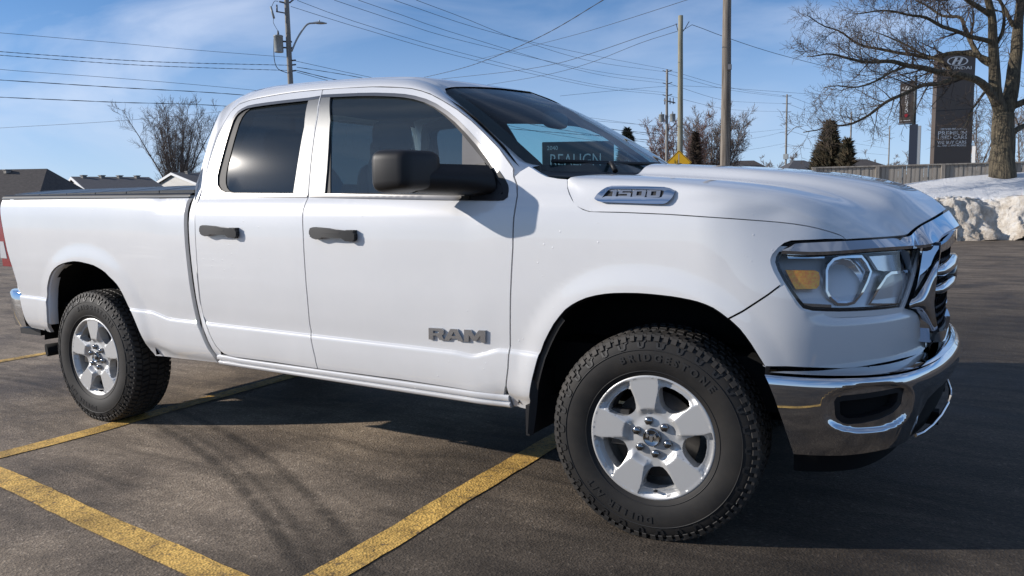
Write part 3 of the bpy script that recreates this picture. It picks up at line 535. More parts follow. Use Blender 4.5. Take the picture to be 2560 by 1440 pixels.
    'badge_out': [(3.3651, 1.3169), (3.3736, 1.3322), (3.3895, 1.3475), (3.4052, 1.3571), (3.4255, 1.3621), (3.4766, 1.3620), (3.5505, 1.3590), (3.6297, 1.3555), (3.6518, 1.3512), (3.6688, 1.3443), (3.6752, 1.3376), (3.6703, 1.3217), (3.6612, 1.3085), (3.6500, 1.2986), (3.6379, 1.2947), (3.6056, 1.2948), (3.5043, 1.2981), (3.3992, 1.3017), (3.3816, 1.3064), (3.3699, 1.3120)],
    'badge_in': [(3.3963, 1.3181), (3.4079, 1.3361), (3.4170, 1.3472), (3.4280, 1.3509), (3.4793, 1.3499), (3.5532, 1.3477), (3.6197, 1.3446), (3.6332, 1.3413), (3.6338, 1.3313), (3.6288, 1.3193), (3.6207, 1.3174), (3.5446, 1.3199), (3.4559, 1.3226), (3.4105, 1.3236)],
    'handle_r': [(1.1354, 1.1923), (1.4148, 1.1393)],
    'handle_f': [(1.9187, 1.1918), (2.1976, 1.1359)],
    'lamp_top': [(4.4452, 1.1059), (4.6608, 1.1047), (4.6483, 1.0645), (4.6902, 1.0436), (4.5354, 1.0489), (4.4916, 1.0558)],
    'cheek_l': [(4.8409, 1.1217), (4.7890, 1.0705), (4.7244, 1.0231), (4.6584, 0.9626), (4.6107, 0.9219), (4.6755, 0.9009), (4.7327, 0.8559), (4.8063, 0.7732), (4.8354, 0.7348)],
}
D3 = {
    'cheek_r': [(4.4888, -0.440, 1.1472), (4.4862, -0.460, 1.0985), (4.4812, -0.475, 1.0409), (4.4755, -0.480, 0.9898), (4.4732, -0.480, 0.9455), (4.4784, -0.475, 0.9009), (4.4848, -0.470, 0.8607), (4.4896, -0.460, 0.8239), (4.4779, -0.460, 0.7870)],
}
# ---------------------------------------------------------------- the pickup truck
truck = empty('pickup_truck', (0, 0, 0), 'white quad cab pickup truck parked across yellow stall lines', 'pickup truck')
def T2(q): return [tuple(p) for p in q]
for k in D: D[k] = T2(D[k])
def Sx(d): return lambda u, v, e: S(u, v, e + d)
# bed
g_ = D['gapL']
bed = [(-0.888, 1.333), (0.0, 1.334)] + [(0.985, 1.3335)] + g_[1:] + D['rarch'][::-1] + [(-0.716, 0.493), (-0.74, 0.60), (-0.775, 0.75), (-0.806, 0.895)] + [(-0.8447, 1.0053), (-0.8684, 1.1224), (-0.893, 1.24), (-0.897, 1.275)]
bed_side = patch('bed_side', bed, S, M['paint'], truck, step=0.034, sy=0.022, mirror=True, crease=True)
# lower rear valance behind the wheel, tailgate, rear panel
b = MB(); b.box((-0.93, -0.93, 0.62), (-0.885, 0.93, 1.37)); b.build('tailgate', M['paint'], truck)
tl = [(-0.806, 0.895), (-0.8447, 1.0053), (-0.8684, 1.1224), (-0.893, 1.24), (-0.897, 1.275), (-0.99, 1.275), (-0.99, 0.895)]
def Ftail(u, v, e):
    if u > -0.93: return S(u, v, e)
    p = S(-0.93, v, e); k = -0.93 - u; return (p[0] - 0.02 * sstep(k / 0.06) - 0.6 * k * (1 - sstep(k / 0.08)) - e * 0.3, p[1] + k * 0.8, p[2])
lamp = patch('tail_lamp', tl, Ftail, M['red'], truck, step=0.02, gap=0.002, flange=0.02)
inner = [(-0.93, 1.06), (-0.873, 1.06), (-0.849, 0.95), (-0.93, 0.95)]
patch('reverse_lens', inner, lambda u, v, e: Ftail(u, v, e + 0.003), M['lampwhite'], lamp, step=0.02, gap=0, flange=0.006)
mirrored(lamp)
# rear bumper
rb = []
for (zz, o) in ((0.735, 0.02), (0.72, 0.045), (0.66, 0.05), (0.56, 0.03), (0.50, 0.0)):
    rb.append([rake((x, y, zz)) for (x, y) in [(-0.735 - 0.02, -0.985 - o * .3), (-0.84, -0.985 - o * .5), (-0.95, -0.95 - o * .4), (-1.02 - o, -0.82), (-1.05 - o, -0.5), (-1.05 - o, 0.0)]])
rb2 = [crom(r, 24) for r in rb]; rb2 = [r + [(p[0], -p[1], p[2]) for p in reversed(r[:-1])] for r in rb2]
b = MB(); b.grid(rb2, flip=True); b.grid([[(p[0] + .12, p[1] * .97, p[2] + .005) for p in rb2[0]], rb2[0]], flip=True); rbo = b.build('rear_bumper', M['chrome'], truck)
b = MB(); b.grid([[(p[0] + .012 if p[0] > -.8 else p[0] + .02, p[1] * .985, p[2]) for p in r] for r in rb2]); b.box((-1.0, -.9, .46), (-.75, .9, .5)); b.build('bumper_backing', M['plastic'], rbo)
b = MB(); b.tube([(-0.50, -0.66, 0.375), (-0.58, -0.74, 0.38), (-0.63, -0.82, 0.378), (-0.66, -0.92, 0.372)], [0.035, 0.037, 0.04, 0.042], 14); b.build('exhaust_tip', M['dark'], truck)
# bed rail cap and folding cover
rail = []
for (dy, dz) in ((0.0, 0.0), (0.002, 0.016), (0.02, 0.026), (0.09, 0.026)):
    rail.append([(x, S(x, 1.333)[1] + 0.002 + dy, S(x, 1.333)[2] + dz + 0.001) for x in np.linspace(-0.89, 0.985, 30)])
b = MB(); b.grid(rail); rl = b.build('bed_rail', M['plastic'], truck); mirrored(rl)
b = MB()
b.grid([[(x, S(x, 1.333)[1] + o - 0.004, S(x, 1.333)[2] + z) for x in np.linspace(-0.885, 0.98, 12)] for (o, z) in ((0, 0.003), (0, 0.012))]); o = b.build('rail_strip', M['satin'], truck); mirrored(o)
def cover(x0, x1, name):
    b = MB(); ys = np.linspace(-0.93, 0.93, 25); top = lambda x, y: 1.364 + 0.045 * (1 - (abs(y) / 0.93) ** 3) + 0.012 * sstep((x + .9) / 1.8) - RK * (x - 1.8)
    g = [[(x, y, top(x, y)) for y in ys] for x in (x0, x0 + .01, x1 - .01, x1)]
    b.grid(g, flip=False); b.grid([[(x, -.93, top(x, -.93)) for x in (x0, x1)], [(x, -.93, top(x, -.93) - .03) for x in (x0, x1)]], flip=True)
    b.grid([[(x1, y, top(x1, y)) for y in ys], [(x1, y, top(x1, y) - .05) for y in ys]]); o = b.build(name, M['tonneau'], truck)
    e = MB(); e.grid([[(x, y, top(x, y) + .003) for y in ys] for x in (x0 + .004, x0 + .03)], flip=False); e.build('cover_edge', M['satin'], o); return o
for k in range(6): cover(-0.87 + k * 0.305, -0.87 + k * 0.305 + 0.298, 'tonneau_panel')
# doors
def strip_poly(path, w):
    q = []; n = len(path)
    for i in range(n):
        a, c = path[max(i - 1, 0)], path[min(i + 1, n - 1)]; t = (c[0] - a[0], c[1] - a[1]); l = math.hypot(*t); q.append((path[i][0] - t[1] / l * w, path[i][1] + t[0] / l * w))
    return list(path) + q[::-1]
def make_door(nm, outline, trim, glassq, gm, path_top, path_belt, pillar, handle):
    d = patch(nm, outline, S, M['paint'], truck, holes=[inset(trim, 0.001)], step=0.034, sy=0.020, crease=True)
    patch('window_gasket', inset(trim, 0.0), Sx(-0.007), M['gasket'], d, holes=[glassq], step=0.05, gap=0.0, flange=0.01)
    patch('window_glass', glassq, Sx(-0.011), gm, d, step=0.06, gap=-0.004, flange=0)
    patch('window_trim', strip_poly(path_top, -0.016 if area2(trim) < 0 else 0.016), Sx(0.001), M['satin'], d, step=0.03, gap=0, flange=0.009)
    patch('belt_molding', strip_poly(path_belt, -0.019 if area2(trim) < 0 else 0.019), Sx(0.004), M['satin'], d, step=0.04, gap=0, flange=0.012)
    patch('pillar_panel', pillar, Sx(0.0005), M['pillar'], d, step=0.04, gap=0.0015, flange=0.008)
    # handle
    s0, s1 = handle; zt, zl = 1.193, 1.137; L_ = s1 - s0
    bar = [(s0 + .008, zt - .006), (s0 + .03, zt), (s0 + .12, zt), (s0 + .16, zt - .004), (s1 - .05, zt - .005), (s1 - .012, zt - .004), (s1, zt - .02), (s1, zl + .016), (s1 - .012, zl + .003), (s1 - .05, zl + .004), (s1 - .07, zl + .016), (s0 + .09, zl + .012), (s0 + .05, zl), (s0 + .02, zl + .004), (s0, zl + .022), (s0, zt - .02)]
    bar = [(p[0], p[1] - .012 * (p[0] - s0) / L_) for p in bar]
    def Fb(u, v, e):
        t = (u - s0) / L_; return S(u, v, e + 0.026 + 0.012 * math.sin(math.pi * t))
    h = patch('door_handle', bar, Fb, M['plastic'], d, step=0.02, gap=0, flange=0.022)
    for (a, c) in ((s0 + .006, s0 + .05), (s1 - .05, s1 - .006)):
        solid('handle_mount', [(a, zl + .008), (c, zl + .008), (c, zt - .012), (a, zt - .012)], [], lambda u, v, e: S(u, v, e + 0.026), 0.03, M['plastic'], d)
    cup = [(s0 + .055 + .05 * math.cos(t) * 1.6 + .05, 1.158 + .034 * math.sin(t)) for t in np.linspace(0, 2 * math.pi, 20, endpoint=False)]
    patch('handle_cup', cup, Sx(0.0015), M['paint'], d, step=0.02, gap=0, flange=0)
    groove = [(s0 + .085, zl + .03), (s1 - .08, zl + .027), (s1 - .08, zl + .034), (s0 + .085, zl + .037)]
    patch('handle_groove', groove, lambda u, v, e: Fb(u, v, e + 0.001), M['gasket'], d, step=0.02, gap=0, flange=0)
    return d
ft, rt = D['front_trim'], D['rear_trim']
fd = make_door('front_door', D['front_door'], ft, D['front_glass'], M['glass'], ft[0:16], ft[20:24], D['pillar_front'], (1.9187, 2.1976))
rd = make_door('rear_door', D['rear_door'], rt, D['rear_glass'], M['tint'], rt[0:22][::1], rt[19:24], D['pillar_rear'], (1.1354, 1.4148))
patch('quarter_trim', D['quarter'], Sx(-0.008), M['quarter'], fd, step=0.04, gap=0, flange=0)
patch('mirror_sail', D['sail'], Sx(-0.003), M['plastic'], fd, step=0.04, gap=0, flange=0.01)
patch('corner_trim', strip_poly(ft[13:21], -0.026 if area2(ft) < 0 else 0.026), Sx(0.003), M['plastic'], fd, step=0.03, gap=0, flange=0.01)
# raised lettering on the door
LET = {'R': ([(0, 0), (0, 1), (.95, 1), (1.12, .84), (1.12, .52), (.98, .40), (1.18, 0), (.80, 0), (.62, .36), (.34, .36), (.34, 0)], [[(.34, .58), (.34, .78), (.76, .78), (.76, .58)]], 1.25),
       'A': ([(-.1, 0), (.36, 1), (.86, 1), (1.32, 0), (.94, 0), (.86, .2), (.36, .2), (.28, 0)], [[(.46, .42), (.61, .78), (.76, .42)]], 1.36),
       'M': ([(0, 0), (0, 1), (.46, 1), (.74, .5), (1.02, 1), (1.48, 1), (1.48, 0), (1.14, 0), (1.14, .56), (.86, .1), (.62, .1), (.34, .56), (.34, 0)], [], 1.5),
       '1': ([(.25, 0), (.25, .78), (.02, .78), (.02, 1), (.6, 1), (.6, 0)], [], .80),
       '5': ([(0, .18), (0, 0), (1.02, 0), (1.14, .1), (1.14, .52), (1.02, .62), (.34, .62), (.34, .8), (1.1, .8), (1.1, 1), (0, 1), (0, .44), (.8, .44), (.8, .18)], [], 1.28),
       '0': ([(.1, 0), (1.06, 0), (1.16, .1), (1.16, .9), (1.06, 1), (.1, 1), (0, .9), (0, .1)], [[(.36, .22), (.36, .78), (.80, .78), (.80, .22)]], 1.28)}
def letters(txt, s0, s1, z0, h, zs, ext, dep, m, parent, nm, slant=0.0):
    tot = sum(LET[c][2] for c in txt) - 0.08; w = (s1 - s0) / tot; x = 0
    for c in txt:
        ol, ho, ad = LET[c]; f = lambda p, x=x: (s0 + (x + p[0]) * w + p[1] * slant * h, z0 + p[1] * h + zs * ((x + p[0]) * w))
        solid(nm, [f(p) for p in ol], [[f(p) for p in q] for q in ho], Sx(ext), dep, m, parent, step=0.03); x += ad
M['badge'] = mat('badge_metal', (0.45, 0.46, 0.48), 0.2, 0.8)
letters('RAM', 2.572, 2.86, 0.712, 0.052, 0.04, 0.010, 0.012, M['badge'], fd, 'badge_letter', slant=0.12)
# inner shell behind the panels so the joints read dark
shell = [(-0.85, 1.30), (0.99, 1.31), (1.04, 1.33), (1.09, 1.34), (2.98, 1.325), (3.2, 1.34), (3.6, 1.30), (3.98, 1.20), (4.01, 1.165), (4.015, 1.02), (4.08, 0.925), (4.26, 0.90), (4.26, 0.78), (4.05, 0.78)] + [(p[0], p[1] + .012) for p in D['farch2'][::-1]][1:] + [(p[0], p[1] + .012) for p in D['farch'][::-1]] + [(2.9, .46), (1.17, .46), (0.62, .46)] + [(p[0], p[1] + .012) for p in D['rarch'][::-1]][1:] + [(-0.69, .52), (-0.80, .92)]
patch('inner_shell', shell, Sx(-0.03), M['dark'], truck, step=0.06, gap=0.004, flange=0.0, mirror=True)
fr_ = patch('door_frame', inset(D['front_door'], -0.012), Sx(-0.028), M['dark'], truck, holes=[inset(ft, 0.012)], step=0.06, gap=0, flange=0.0)
rr_ = patch('door_frame', inset(D['rear_door'], -0.012), Sx(-0.028), M['dark'], truck, holes=[inset(rt, 0.012)], step=0.06, gap=0, flange=0.0)
mirrored(fr_); mirrored(rr_)
# rocker sill
def sill_pt(u, k):
    zt = interp(u, [(1.152, 0.502), (1.20, 0.509), (1.26, 0.5065), (1.33, 0.503), (1.90, 0.5055), (2.4, 0.5075), (2.955, 0.509)]) - 0.002; v = zt + (0.449 - zt) * k[0]; p = S(u, v, 0); y0 = S(u, zt)[1]
    return (p[0], y0 + k[1], p[2])
SK = [(0, .022), (0, .004), (.03, -.001), (.10, -.003), (.38, -.002), (.46, .002), (.50, .010), (.54, .013), (.60, .011), (.64, .006), (.70, .004), (.92, .010), (1.0, .018), (1.05, .05)]
b = MB(); us = np.linspace(1.157, 2.958, 60); b.grid([[sill_pt(u, k) for u in us] for k in SK], flip=True); b.grid([[sill_pt(2.958, k) for k in SK], [(2.958, -.9, .46)] * len(SK)]); o = b.build('rocker_sill', M['paint'], truck, fix=False); mirrored(o)
# cab frame: C pillar, roof rail, A pillar as one skin between the door joint and the glass / roof edge
rdq = D['rear_door']; fdq = D['front_door']; nf = len(fdq)
def seg(q, n): return crom(q, n)
low_in = seg([S(*p) for p in rdq[12:26]][::-1], 20); low_out = seg([S(*p) for p in D['gapR'][::-1]], 20)
c_in = seg([S(*p) for p in rdq[5:13]][::-1], 16); c_out3 = [S(1.022, 1.3423), S(1.043, 1.47), S(1.063, 1.62), S(1.083, 1.735), S(1.105, 1.81), (1.135, -0.742, 1.872 + .0085), (1.19, -0.722, 1.898 + .0078), (1.28, -0.706, 1.910 + .0067)]
c_out = seg(c_out3, 16)
r_in = seg([S(*p) for p in (rdq[0:6][::-1] + fdq[-8:][::-1][1:])], 24)
roof_edge = [(1.28, -0.706, 1.9165), (1.5, -0.692, 1.919), (1.79, -0.686, 1.9135), (2.0, -0.686, 1.904), (2.195, -0.69, 1.892), (2.30, -0.697, 1.878), (2.39, -0.708, 1.853), (2.455, -0.72, 1.822)]
r_out = seg([rake(p) for p in roof_edge], 24)
a_in = seg([S(*p) for p in fdq[-12:-7][::-1]] + [S(*D['fend_cowl'][0])], 16)
ws_edge = [(2.455, -0.72, 1.822), (2.558, -0.735, 1.752), (2.676, -0.758, 1.670), (2.79, -0.782, 1.585), (2.88, -0.802, 1.52), (2.955, -0.815, 1.468), (3.04, -0.845, 1.452)]
a_out = seg([rake(p) for p in ws_edge], 16)
cin = low_in + c_in[1:] + r_in[1:] + a_in[1:]; cout = low_out + c_out[1:] + r_out[1:] + a_out[1:]
rowsC = []
for t, bul in ((0.0, 0), (0.06, .004), (0.25, .010), (0.5, .013), (0.75, .0095), (1.0, 0)):
    row = []
    for i, (a, c) in enumerate(zip(cin, cout)):
        a, c = Vector(a), Vector(c); w = 0.0 if i < 22 else min(1, (i - 22) / 10)
        p = a.lerp(c, t); 
        if t == 0.0: p = a.lerp(c, min(0.0026 / max((c - a).length, 1e-6), 1))
        row.append(tuple(p + Vector((0.15 if i > 58 else 0, -0.72, 0.55)).normalized() * bul * w))
    rowsC.append(row)
inn = [tuple(Vector(p) + Vector((0.0, 0.02, -0.004))) for p in rowsC[0]]
outn = []
for i, p in enumerate(rowsC[-1]):
    if i < 33: outn.append((p[0] - 0.004, p[1] + 0.035, p[2] - 0.002))
    elif i < 58: outn.append((p[0], p[1] + 0.03, p[2] + 0.010))
    else: outn.append((p[0] - 0.006, p[1] + 0.02, p[2] - 0.022))
b = MB(); b.grid([inn, rowsC[0]], flip=False); b.grid(rowsC, flip=False); b.grid([rowsC[-1], outn], flip=False)
cf = b.build('cab_frame', M['paint'], truck); mirrored(cf)
# roof
re0 = [(1.128, -0.750, 1.866), (1.135, -0.742, 1.878), (1.19, -0.722, 1.9035)] + roof_edge
ry = [re0, [(1.12, -0.66, 1.872), (1.145, -0.64, 1.905), (1.32, -0.62, 1.936), (1.79, -0.60, 1.934), (2.15, -0.60, 1.916), (2.33, -0.60, 1.890), (2.462, -0.60, 1.843)],
      [(1.115, -0.33, 1.88), (1.145, -0.32, 1.925), (1.32, -0.32, 1.955), (1.79, -0.32, 1.955), (2.12, -0.32, 1.938), (2.34, -0.32, 1.908), (2.495, -0.32, 1.869)],
      [(1.115, 0, 1.885), (1.145, 0, 1.93), (1.32, 0, 1.962), (1.79, 0, 1.962), (2.12, 0, 1.946), (2.35, 0, 1.918), (2.52, 0, 1.883)]]
ry = [[(p[0], p[1] + .012, p[2] - .002) for p in ry[0]]] + ry[1:]
loft('roof', ry, 50, 22, M['paint'], truck, both=True, flip=False)
hl = [[(max(p[0], 1.2), p[1] * .95, p[2] - 0.055) for p in r] for r in ry]; loft('headliner', hl, 20, 10, M['trimgrey'], truck, both=True, flip=True)
# cab back wall with rear window
b = MB(); bx = lambda y, z: (1.04 + 0.09 * sstep((z - 1.35) / .55) + 0.0 * y, y, z)
bw = [[rake(bx(y * (1 - .262 * sstep((z - 1.32) / .6)), z)) for y in np.linspace(-1.0, 1.0, 13)] for z in (0.5, 0.9, 1.3, 1.40)]
b.grid(bw, flip=True)
bw = [[rake(bx(y * (1 - .262 * sstep((z - 1.32) / .6)), z)) for y in np.linspace(-1.0, 1.0, 13)] for z in (1.80, 1.84, 1.865)]; b.grid(bw, flip=True)
for sg in (-1, 1):
    bw = [[rake(bx(y * sg * (1 - .262 * sstep((z - 1.32) / .6)), z)) for y in (1.0, .9, .82)] for z in np.linspace(1.40, 1.80, 6)]; b.grid(bw, flip=(sg < 0))
b.build('cab_back', M['paint'], truck)
b = MB(); b.grid([[rake(bx(y * (1 - .262 * sstep((z - 1.32) / .6)), z)) for y in np.linspace(-.83, .83, 9)] for z in np.linspace(1.39, 1.81, 6)], flip=True); b.build('rear_window', M['backglass'], truck)
# windscreen
wr = [[(p[0] - .012, p[1] + .012, p[2] - .004) for p in ws_edge[:-1]] + [(2.985, -0.825, 1.43)],
      [(2.462, -0.60, 1.838), (2.62, -0.63, 1.752), (2.80, -0.66, 1.640), (2.96, -0.68, 1.53), (3.09, -0.69, 1.425)],
      [(2.495, -0.32, 1.863), (2.69, -0.33, 1.775), (2.90, -0.35, 1.66), (3.10, -0.36, 1.54), (3.26, -0.37, 1.425)],
      [(2.52, 0.0, 1.877), (2.73, 0, 1.788), (2.95, 0, 1.665), (3.16, 0, 1.54), (3.33, 0, 1.425)]]
wsg = surf_loft(wr, 40, 24); wsg = [[rake(p) for p in r] for r in wsg]; wsg = wsg + [[(p[0], -p[1], p[2]) for p in r] for r in reversed(wsg[:-1])]
b = MB(); b.grid(wsg, flip=False); ws = b.build('windscreen', M['wsglass'], truck)
lowr = [[(p[0], p[1], p[2] - .003) for p in r] for r in wsg]; nr = len(lowr)
b = MB(); b.grid(lowr[0:3], flip=False); b.grid(lowr[-3:], flip=False); b.grid([r[0:4] for r in lowr], flip=False); b.grid([r[-4:] for r in lowr], flip=False); b.build('frit_band', M['gasket'], ws)
# cowl, wipers
cw = [[(3.00, -0.83, 1.432), (3.095, -0.70, 1.43), (3.26, -0.37, 1.43), (3.335, 0, 1.43)], [(3.03, -0.865, 1.425), (3.15, -0.74, 1.415), (3.29, -0.4, 1.42), (3.36, 0, 1.42)], [(3.10, -0.90, 1.405), (3.22, -0.78, 1.40), (3.36, -0.5, 1.405), (3.42, 0, 1.40)]]
loft('cowl_panel', cw, 24, 8, M['plastic'], truck, both=True, flip=False)
def wiper(p0, p1, hub):
    b = MB(); b.tube([rake(hub), rake((hub[0] - .03, hub[1] + .03, hub[2] + .035)), rake(p1)], [0.012, 0.011, 0.007], 8); o = b.build('wiper_arm', M['plastic'], truck)
    b = MB(); b.tube([rake(p0), rake(p1), rake(tuple(2 * q - p for p, q in zip(p0, p1)))], 0.009, 6); b.build('wiper_blade', M['plastic'], o)
wiper((3.03, -0.72, 1.475), (3.16, -0.42, 1.475), (3.27, -0.60, 1.43)); wiper((3.22, -0.02, 1.475), (3.19, 0.32, 1.475), (3.37, 0.12, 1.435))
# front fender
fh = D['fend_hood']; fc = D['fend_cowl']; fl = D['fend_lamp']
fender = D['front_door'][nf - 12 - 13: nf - 12] if False else None
front_seam = [p for p in fdq if p[0] > 2.94 and p[1] < 1.42 and p[0] < 3.2]
front_seam = sorted(set(front_seam), key=lambda p: p[1])
front_seam = [p for p in front_seam if p[1] > 0.52 or p[0] > 2.94]
fend = [(2.962, 0.452)] + front_seam + [fc[1], fc[2], (3.075, 1.437), (3.105, 1.42), (3.14, 1.405), (3.19, 1.396)] + fh + fl[1:] + D['corner_seam'][1:] + D['farch'][::-1][1:-1] + [(3.058, 0.448)]
patch('front_fender', fend, S, M['paint'], truck, step=0.03, sy=0.020, mirror=True, crease=True)
# corner below the lamp
corner = D['corner_rest'] + [(3.9961, 0.7403)] + D['farch2'][::-1][1:-1] + [(3.8738, 0.8991)] + D['corner_seam'][::-1][1:-1] + [(4.052, 1.022)]
def Fc(u, v, e):
    p = S(u, v, e); x, y, nx, ny = plan(u); lip = 0.020 * sstep((v - 0.885) / 0.035) * sstep((u - 4.12) / 0.15)
    return (p[0] - nx * lip, p[1] - ny * lip, p[2])
patch('bumper_corner', corner, Fc, M['paint'], truck, step=0.022, sy=0.014, mirror=True)
# headlamp
lo = D['lamp_open']
patch('lamp_surround', [p for p in inset(lo, -0.022)], Sx(-0.010), M['paint'], truck, holes=[inset(lo, -0.003)], step=0.03, gap=0, flange=0.0, hole_flange=0.02, mirror=True)
patch('lamp_seal', [p for p in inset(lo, -0.004)], Sx(-0.017), M['gloss'], truck, holes=[inset(lo, 0.010)], step=0.03, gap=0, flange=0.0, mirror=True)
def Fl(u, v, e): return S(u, v, e - 0.010)
lampo = patch('headlight', inset(lo, 0.008), lambda u, v, e: S(u, v, e - 0.024 - 0.06 * sstep((v - .91) / .24)), M['reflgrey'], truck, step=0.03, gap=0, flange=0.03)
patch('lens', inset(lo, 0.006), Fl, M['lens'], lampo, step=0.03, gap=0, flange=0.02)
patch('indicator', D['amber'], Sx(-0.018), M['amber'], lampo, step=0.02, gap=0, flange=0.02)
pr = D['projector']; pcx = sum(p[0] for p in pr) / len(pr); pcz = sum(p[1] for p in pr) / len(pr)
def Fp(u, v, e):
    r = math.hypot((u - pcx) / .10, (v - pcz) / .07); return S(u, v, e - 0.026 - 0.035 * max(0, 1 - r * r) - 0.03 * (v - .94) / .15)
patch('bowl_rim', inset(pr, -0.006), Sx(-0.022), M['chrome'], lampo, holes=[inset(pr, 0.003)], step=0.03, gap=0, flange=0.02)
patch('reflector_bowl', pr, Fp, M['reflector'], lampo, step=0.012, gap=0.002, flange=0.0)
patch('daylight_rim', inset(D['drl'], -0.007), Sx(-0.02), M['chrome'], lampo, holes=[inset(D['drl'], 0.003)], step=0.03, gap=0, flange=0.02)
patch('daylight_lamp', D['drl'], Sx(-0.03), M['lampwhite'], lampo, step=0.03, gap=0.0, flange=0.0)
patch('high_beam', D['lamp_top'], lambda u, v, e: S(u, v, e - 0.045), M['reflector'], lampo, step=0.02, gap=0, flange=0.012)
for (z0, z1) in ((1.108, 1.118), (0.945, 0.958)):
    patch('bright_bar', [(4.075, z0), (4.21, z0), (4.21, z1), (4.07, z1)] if z0 > 1 else [(4.12, z0), (4.23, z0 - .008), (4.23, z1 - .008), (4.11, z1)], Sx(-0.02), M['chrome'], lampo, step=0.03, gap=0, flange=0.02)
mir = mirrored(lampo)
for ch in list(lampo.children): mirrored(ch, mir)
# hood
def hs(s, zb): p = S(s, zb); return (p[0], p[1], zb)
h0 = [hs(*p) for p in [(3.2345, 1.388), fh[2], fh[4], (3.29, 1.289), fh[8], fh[9], fh[10], fh[11], fh[12], fh[14], fh[16], fh[18], fh[20], fh[21]]]
h2 = [hs(*p) for p in [(3.248, 1.397), (3.30, 1.385), (3.42, 1.374), (3.6, 1.364), (3.8, 1.345), (3.98, 1.315), (4.10, 1.281), (4.20, 1.24), (4.29, 1.205), (4.37, 1.1745)]]
_z2 = [(3.248, 1.397), (3.30, 1.385), (3.42, 1.374), (3.6, 1.364), (3.8, 1.345), (3.98, 1.315), (4.10, 1.281), (4.20, 1.24), (4.29, 1.205)]
h1 = [hs(3.240, 1.393), hs(3.262, 1.352)] + [hs(s_, interp(s_, fh[8:]) * .52 + interp(s_, _z2) * .48) for s_ in (3.31, 3.40, 3.6, 3.85, 4.05, 4.16, 4.24)] + [hs(4.285, 1.196), hs(4.325, 1.1735)]
h2b = [(3.262, -0.915, 1.404), (3.4, -0.915, 1.395), (3.6, -0.91, 1.384), (3.8, -0.895, 1.366), (4.0, -0.865, 1.333), (4.12, -0.825, 1.293), (4.22, -0.775, 1.238)] + [hs(4.45, 1.1755)]
h3 = [(3.31, -0.80, 1.412), (3.5, -0.80, 1.401), (3.8, -0.78, 1.378), (4.03, -0.745, 1.340), (4.20, -0.70, 1.278)] + [hs(4.575, 1.1765)]
h4 = [(3.35, -0.66, 1.4125), (3.5, -0.655, 1.404), (3.84, -0.63, 1.378), (4.08, -0.60, 1.340), (4.26, -0.575, 1.272), (4.384, -0.56, 1.181)]
h4b = [(3.37, -0.595, 1.416), (3.5, -0.59, 1.409), (3.84, -0.57, 1.384), (4.09, -0.545, 1.352), (4.28, -0.52, 1.285), (4.394, -0.505, 1.192)]
h5 = [(3.385, -0.54, 1.449), (3.55, -0.535, 1.443), (3.84, -0.515, 1.420), (4.1, -0.475, 1.382), (4.3, -0.445, 1.318), (4.416, -0.44, 1.212)]
h6 = [(3.385, -0.40, 1.465), (3.55, -0.39, 1.457), (3.84, -0.37, 1.433), (4.1, -0.34, 1.402), (4.32, -0.30, 1.345), (4.452, -0.29, 1.236)]
h7 = [(3.375, 0, 1.474), (3.55, 0, 1.466), (3.84, 0, 1.445), (4.1, 0, 1.416), (4.3, 0, 1.374), (4.42, 0, 1.318), (4.485, 0, 1.262)]
HR = [h0, h1, h2, h2b, h3, h4, h4b, h5, h6, h7]
loft('hood', HR, 90, 64, M['paint'], truck, both=True, flip=False, thick=0.012)
# hood side vent plaque
bo, bi = D['badge_out'], D['badge_in']
pl = patch('hood_vent', bo, lambda u, v, e: S(u, v, e + 0.013), M['chrome'], truck, holes=[bi], step=0.03, gap=0, flange=0.016, hole_flange=0.010)
patch('vent_floor', inset(bi, -0.003), Sx(0.0045), M['gasket'], pl, step=0.03, gap=0, flange=0)
letters('1500', 3.424, 3.622, 1.3205, 0.0265, -0.008, 0.010, 0.008, M['badge'], pl, 'badge_letter', slant=0.0)
pl2 = mirrored(pl)
for ch in list(pl.children): mirrored(ch, pl2)
# chrome brow over the lamp running into the grille crown
def off3(p, d, dz=0): return (p[0] + d, p[1], p[2] + dz)
bt = [hs(*p) for p in D['brow_top'][:1]] + [hs(4.09, 1.158), hs(4.16, 1.1625), hs(4.291, 1.166), hs(4.436, 1.168), hs(4.60, 1.169)] + [(4.394, -0.55, 1.174), (4.404, -0.50, 1.187), (4.424, -0.44, 1.207), (4.462, -0.29, 1.231), (4.495, 0, 1.257)]
bb_ = []
for (s, z) in [(4.045, 1.138), (4.14, 1.1335), (4.232, 1.1355), (4.412, 1.1415), (4.60, 1.1405), (4.69, 1.139)]:
    p = S(s, z, 0.026); bb_.append((p[0], p[1], z))
bb_ += [(4.455, -0.50, 1.144), (4.476, -0.40, 1.152), (4.490, -0.33, 1.172), (4.522, -0.18, 1.190), (4.535, 0, 1.196)]
br = loft('hood_brow', [bt, bb_], 60, 6, M['chrome'], truck, both=False, flip=True)
mirrored(br)
b2 = [(p[0] - 0.002, p[1], p[2] - 0.011) for p in bb_]; b3 = [(p[0] - 0.03, p[1] * .985, p[2] - 0.014) for p in bb_]
br = loft('brow_lip', [bb_, b2], 60, 3, M['chrome'], truck, flip=True); mirrored(br)
br = loft('brow_underside', [b2, b3], 60, 3, M['gloss'], truck, flip=True); mirrored(br)
# dark joint under the hood edge
he = [(p[0] - .02, p[1] * .985, p[2] + .004) for p in bt]; he2 = [(p[0] - .02, p[1] * .98, p[2] - .03) for p in bt]
br = loft('hood_joint', [he, he2], 50, 3, M['gasket'], truck, flip=True); mirrored(br)
